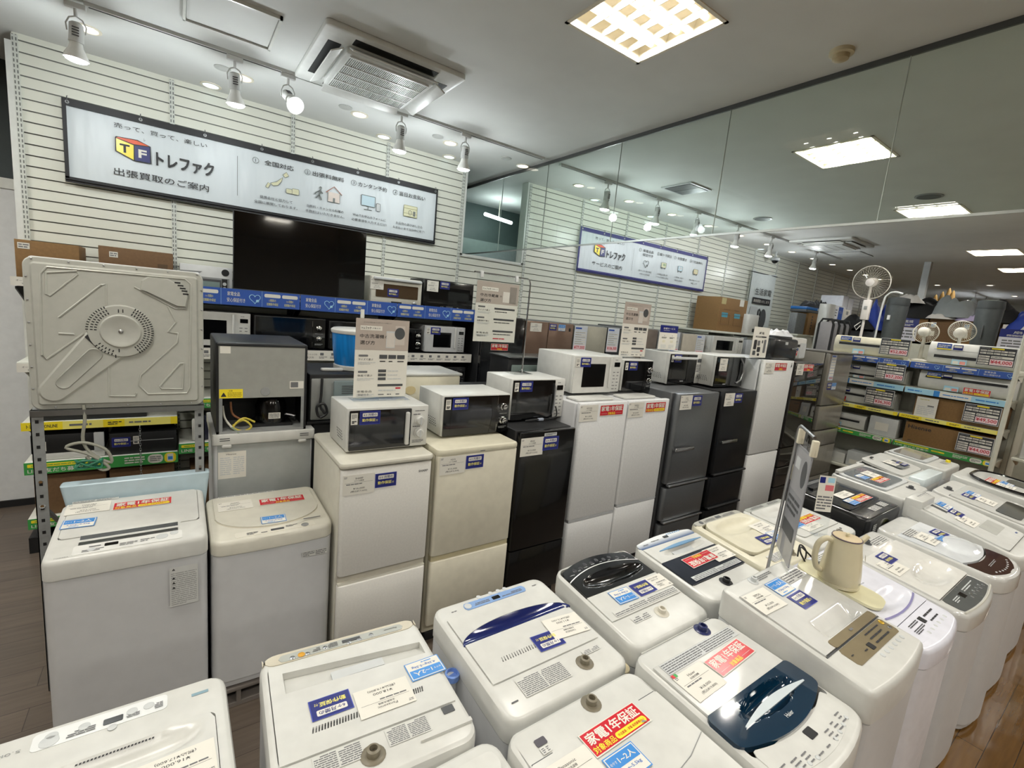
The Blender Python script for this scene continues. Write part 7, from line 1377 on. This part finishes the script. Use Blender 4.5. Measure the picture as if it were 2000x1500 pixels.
t = thing('carton', 'white carton with navy upright panel, right of the brown cartons', 'box', (10.28, 4.0, 2.42)); part('case', MB().rbox(-.26, -.12, -.288, .26, .2, .31, mat('d9dce2', .5), .004), t); part('print', MB(vf(-.26, -.1205, 0)).rect(.24, .02, .44, .29, ROYAL, .0005).text('ドラム', .34, .2, .05, PAPER, .001, .12).greek(.05, .05, .18, .25, 4, INK2, .001, 3), t, None, None, False)
for i, (x, z1) in enumerate(((10.68, 2.95), (10.95, 2.92))): solo('white_box', MB().rbox(-.12, -.2, 0, .12, .2, z1 - 2.13, mat('cfd0d6', .5), .01).rect(-.08, -.1, .08, .1, ROYAL, z1 - 2.129), ('tall white box behind the standing fan, left one', 'tall white box behind the standing fan, right one')[i], 'box', (x, 4.15, 2.13))
t = thing('tower_heater', 'slim white tower unit with folded handle before the white boxes', 'heater', (9.1, 3.62, 1.9)); part('body', MB().rbox(-.12, -.09, 0, .12, .09, .78, WHITE, .04), t); part('side_fin', MB().box(.121, -.07, .05, .17, .07, .72, LGREY), t)
solo('heater_stand', MB().box(-.3, -.12, 0, .7, .12, 1.9, GO), 'ivory plinth under the slim white tower unit', 'plinth', (9.1, 3.62, 0))
t = thing('hanging_tag', 'white label board on wire legs before the tower unit', 'label board', (9.6, 3.5, 1.9 + .4)); part('board', MB().rbox(-.13, -.005, 0, .13, .005, .33, PAPER, .006).rect(-.03, 0, .05, .0, GREY), t)
part('printing', MB(vf(-.13, -.0055, 0)).rect(.1, .24, .19, .3, GREY, .001).greek(.04, .03, .22, .2, 5, LGREY, .001, 3), t, None, None, False)
for s in (-.05, 0, .05): part('wire_leg', MB().cyl((s, 0, -.4), (s, 0, 0), .005, .005, LGREY, 6), t)
t = thing('wall_air_conditioner', 'white wall air conditioner with red sticker lying on top of the dark fridges', 'air conditioner', (5.98, 2.82, 1.815)); part('body', MB().rbox(-.42, -.13, 0, .42, .13, .26, WHITE, .03, .02), t); part('air_outlet', MB(vf(-.42, -.131, 0)).rect(.1, .15, .78, .18, MBLACK, .001), t); part('end_panel', MB(vf(-.42, -.131, 0)).rplate(.66, .02, .82, .2, 0, .002, LGREY, .01), t); lay('red', t, vf(-.42, -.1305, 0), .5, .08, 0, (1,), z=.002)
heap('crumpled white plastic bag on the white air conditioner', 'plastic_bag', 'bag', 5.9, 2.82, 2.076, .3, .1, .07, mat('e4e6ea', .2, coat=.5, bump=.6, scale=14, name='white_film'), 16)
t = thing('countertop_cooker', 'black boxy countertop cooker with a chrome latch, on the tallest white fridge', 'cooker', (5.49, 2.62, 1.82)); part('body', MB().rbox(-.31, -.12, .0, .27, .14, .235, mat('17191b', .3, coat=.3), .05, .03), t); part('lid', MB().rbox(-.2, -.1, .22, .15, .12, .26, mat('1b1d1f', .35), .04, .01), t); part('latch', MB().cyl((.16, -.13, .13), (.16, -.16, .13), .02, .018, CHROME, 12).rbox(.1, -.135, .12, .17, -.12, .14, STEEL, .004), t, None, 'chrome latch'); part('sticker', MB(vf(-.31, -.1205, 0)).box(.25, .17, 0, .31, .2, .001, LGREY), t)

# ------------------------------------------------------------------ things standing between and on the washing machines
t = thing('sign_stand', 'thin metal stand with a sign seen edge-on, rising between the washing machine rows', 'sign stand', (2.19, .935, 0)); px, pz = .12, 1.695; ux = Vector((-.8, -.6, 0))
part('base_plate', MB().rbox(-.06, -.018, 0, .06, .018, .01, GALV, .005, .002), t); part('pole', MB().tube([(0, 0, .01), (px * .6, 0, 1.02), (px - .002, 0, pz - .02), (px - .006, -.004, pz), (px + ux.x * .02, ux.y * .02, pz + .006), (px + ux.x * .23, ux.y * .23, pz + .0)], .007, STEEL, 10), t)
F = frame((px - .01, -.004, 1.12), ux, (.03, 0, 1)); SGN = mat('8d8e92', .3, coat=.4, name='grey_sign_print')
b = MB(F).box(.0, .0, 0, .23, .5, .003, SGN).rect(.01, .3, .22, .49, mat('9a9a9c', .3), .0035).add([(.17 + .035 * math.cos(i * PI / 10), .4 + .06 * math.sin(i * PI / 10), .004) for i in range(20)], [tuple(range(20))], DGREY).rect(.03, .4, .1, .45, LGREY, .004).rect(.03, .1, .2, .16, DGREY, .004).greek(.03, .2, .2, .28, 3, DGREY, .004, 2)
part('sign_card', b, t, None, None, False); part('clear_sleeve', MB(F).box(-.004, -.03, -.002, .234, .53, -.0008, _acr), t)
for v, u in ((.36, -.008), (.535, .012), (.53, .222)): part('clip', MB(F).rbox(u - .012, v - .035, -.012, u + .012, v + .035, .014, mat('d8d2bd', .4, name='yellowed_clip'), .005), t)
t = thing('card_stand', 'clear acrylic stand with a small printed card on the white washing machine', 'card stand', (3.14, 1.06, .937)); F = frame((-.04, .03, 0), (.8, -.6, 0), (.04, .03, 1))
part('acrylic_stand', MB(F).box(0, 0, -.0, .105, .37, .002, _acr).box(0, 0, 0, .105, .003, .05, _acr), t); part('printed_card', MB(F).box(.004, .14, .002, .101, .36, .003, PAPER).rect(.008, .315, .04, .352, NAVY, .0035).rect(.045, .27, .095, .305, mat('d8737a', .4), .0035).rect(.055, .32, .095, .35, SKYB, .0035).greek(.01, .15, .095, .24, 5, INK2, .0035, 3), t, None, None, False)
MARB = mat('dcd7b4', .35, scale=8, noise=.08, name='cream_board')
t = thing('board', 'oval ended cream board lying on the lilac white washing machine', 'board', (2.475, .70, .992), math.radians(0))
part('slab', MB(frame((0, 0, 0), (1, 0, 0), (0, 1, 0))).rplate(-.085, -.16, .08, .18, .0, .012, MARB, .06, 8), t); t.rotation_euler = (math.radians(7.5), 0, math.radians(8))
KC = mat('d8cfb0', .3, noise=.02, coat=.3, name='cream_kettle')
t = thing('kettle', 'cream electric kettle standing on the oval board', 'kettle', (2.462, .715, 1.008)); r0, r1 = .083, .058
part('body', MB().lathe([(r0 * .96, .012), (r0, .02), (r0 * .97, .06), (r0 * .85, .14), (r1 * 1.05, .2), (r1, .215)], KC, n=36), t); part('base_ring', MB().lathe([(r0 * .99, 0), (r0 * 1.0, .012), (r0 * .9, .013)], KC, n=32), t)
ld = part('lid', MB().lathe([(r1 * .98, .213), (r1 * .96, .219), (.012, .222)], mat('cbb894', .35, name='tan_lid'), n=32), t); part('rim', MB().tube([(r1 * math.cos(i * PI / 16), r1 * math.sin(i * PI / 16), .216) for i in range(33)], .0025, mat('4a3a4c', .4), 6), t); part('lid_knob', MB().rbox(-.011, -.006, .22, .011, .006, .238, KC, .004), ld)
hv = Vector((-.74, .67, 0)); part('handle', MB().tube([tuple(hv * a) + (0,) if 0 else (hv.x * a, hv.y * a, z) for a, z in ((.055, .19), (.085, .2), (.115, .17), (.12, .11), (.105, .06), (.08, .045))], .0125, KC, 12, True), t)
part('spout', MB().tube([(.045, -.025, .165), (.068, -.038, .2), (.088, -.05, .228)], .011, KC, 10), t); b = MB(frame((hv.y * -.0 + .0, -.0, 0), (1, 0, 0), (0, 0, 1)))
dv = Vector((-.1, -.995, 0)); part('maker_name', MB(frame((dv.x * r0 + .02, dv.y * r0 - .0005, .032), (.995, -.1, 0), (0, 0, 1))).text('récolte', 0, 0, .01, INK2, .001, .05), t, None, None, False); part('capacity_label', MB(frame((.035, -.071, .14), (.93, .37, 0), (0, .12, 1))).rect(-.014, -.012, .014, .014, PAPER, .001).greek(-.012, -.01, .012, .012, 3, INK2, .0015, 3), t, None, None, False)
part('power_cord', MB().tube([(.04, .075, .01), (.06, .12, .02), (.05, .16, .05), (.02, .18, .075), (-.005, .17, .06), (.01, .15, .02), (.04, .16, .01), (.06, .17, .05), (.03, .19, .08), (.0, .18, .03)], .004, MBLACK, 6, True).rbox(.02, .085, .01, .06, .11, .03, MBLACK, .004), t)
# next shelving bay at the right edge of the photo
for z, l in ((1.56, 'ivory upper bracket shelf at the right photo edge'), (1.03, 'ivory lower bracket shelf at the right photo edge')):
    t = thing('shelf', l, 'shelf', (7.5, .35, z)); part('deck', MB().rbox(-.2, -.5, -.03, .2, .5, 0, GO, .004), t); part('bracket', MB().prism([(-.18, -.03), (.2, -.03), (.2, -.12), (.1, -.12)], .48, .488, GO), t, frame((0, .97, 0), (1, 0, 0), (0, 0, 1)))
    t = thing('white_box', ('white appliance box on the upper shelf at the right edge', 'white appliance box on the lower shelf at the right edge')[z < 1.3], 'box', (7.5, .55, z + .002)); part('case', MB().rbox(-.16, -.25, 0, .16, .25, .25, WHITE, .01), t); part('label', MB(xf(-.1605, .2, .05)).box(0, 0, 0, .15, .12, .001, LGREY), t)
solo('shelf_upright', MB().box(0, -.02, 0, .05, .02, 2.0, GO), 'ivory upright at the right photo edge', 'shelf upright', (7.74, -.16, 0)); t = thing('clothes_rail', 'ivory bent rail post rising at the right photo edge', 'rail', (6.95, .93, 0)); part('post', MB().tube([(0, 0, 0), (0.02, 0, 2.3), (.03, 0, 2.6), (.05, -.06, 2.68), (.06, -.5, 2.68)], .022, GO), t)
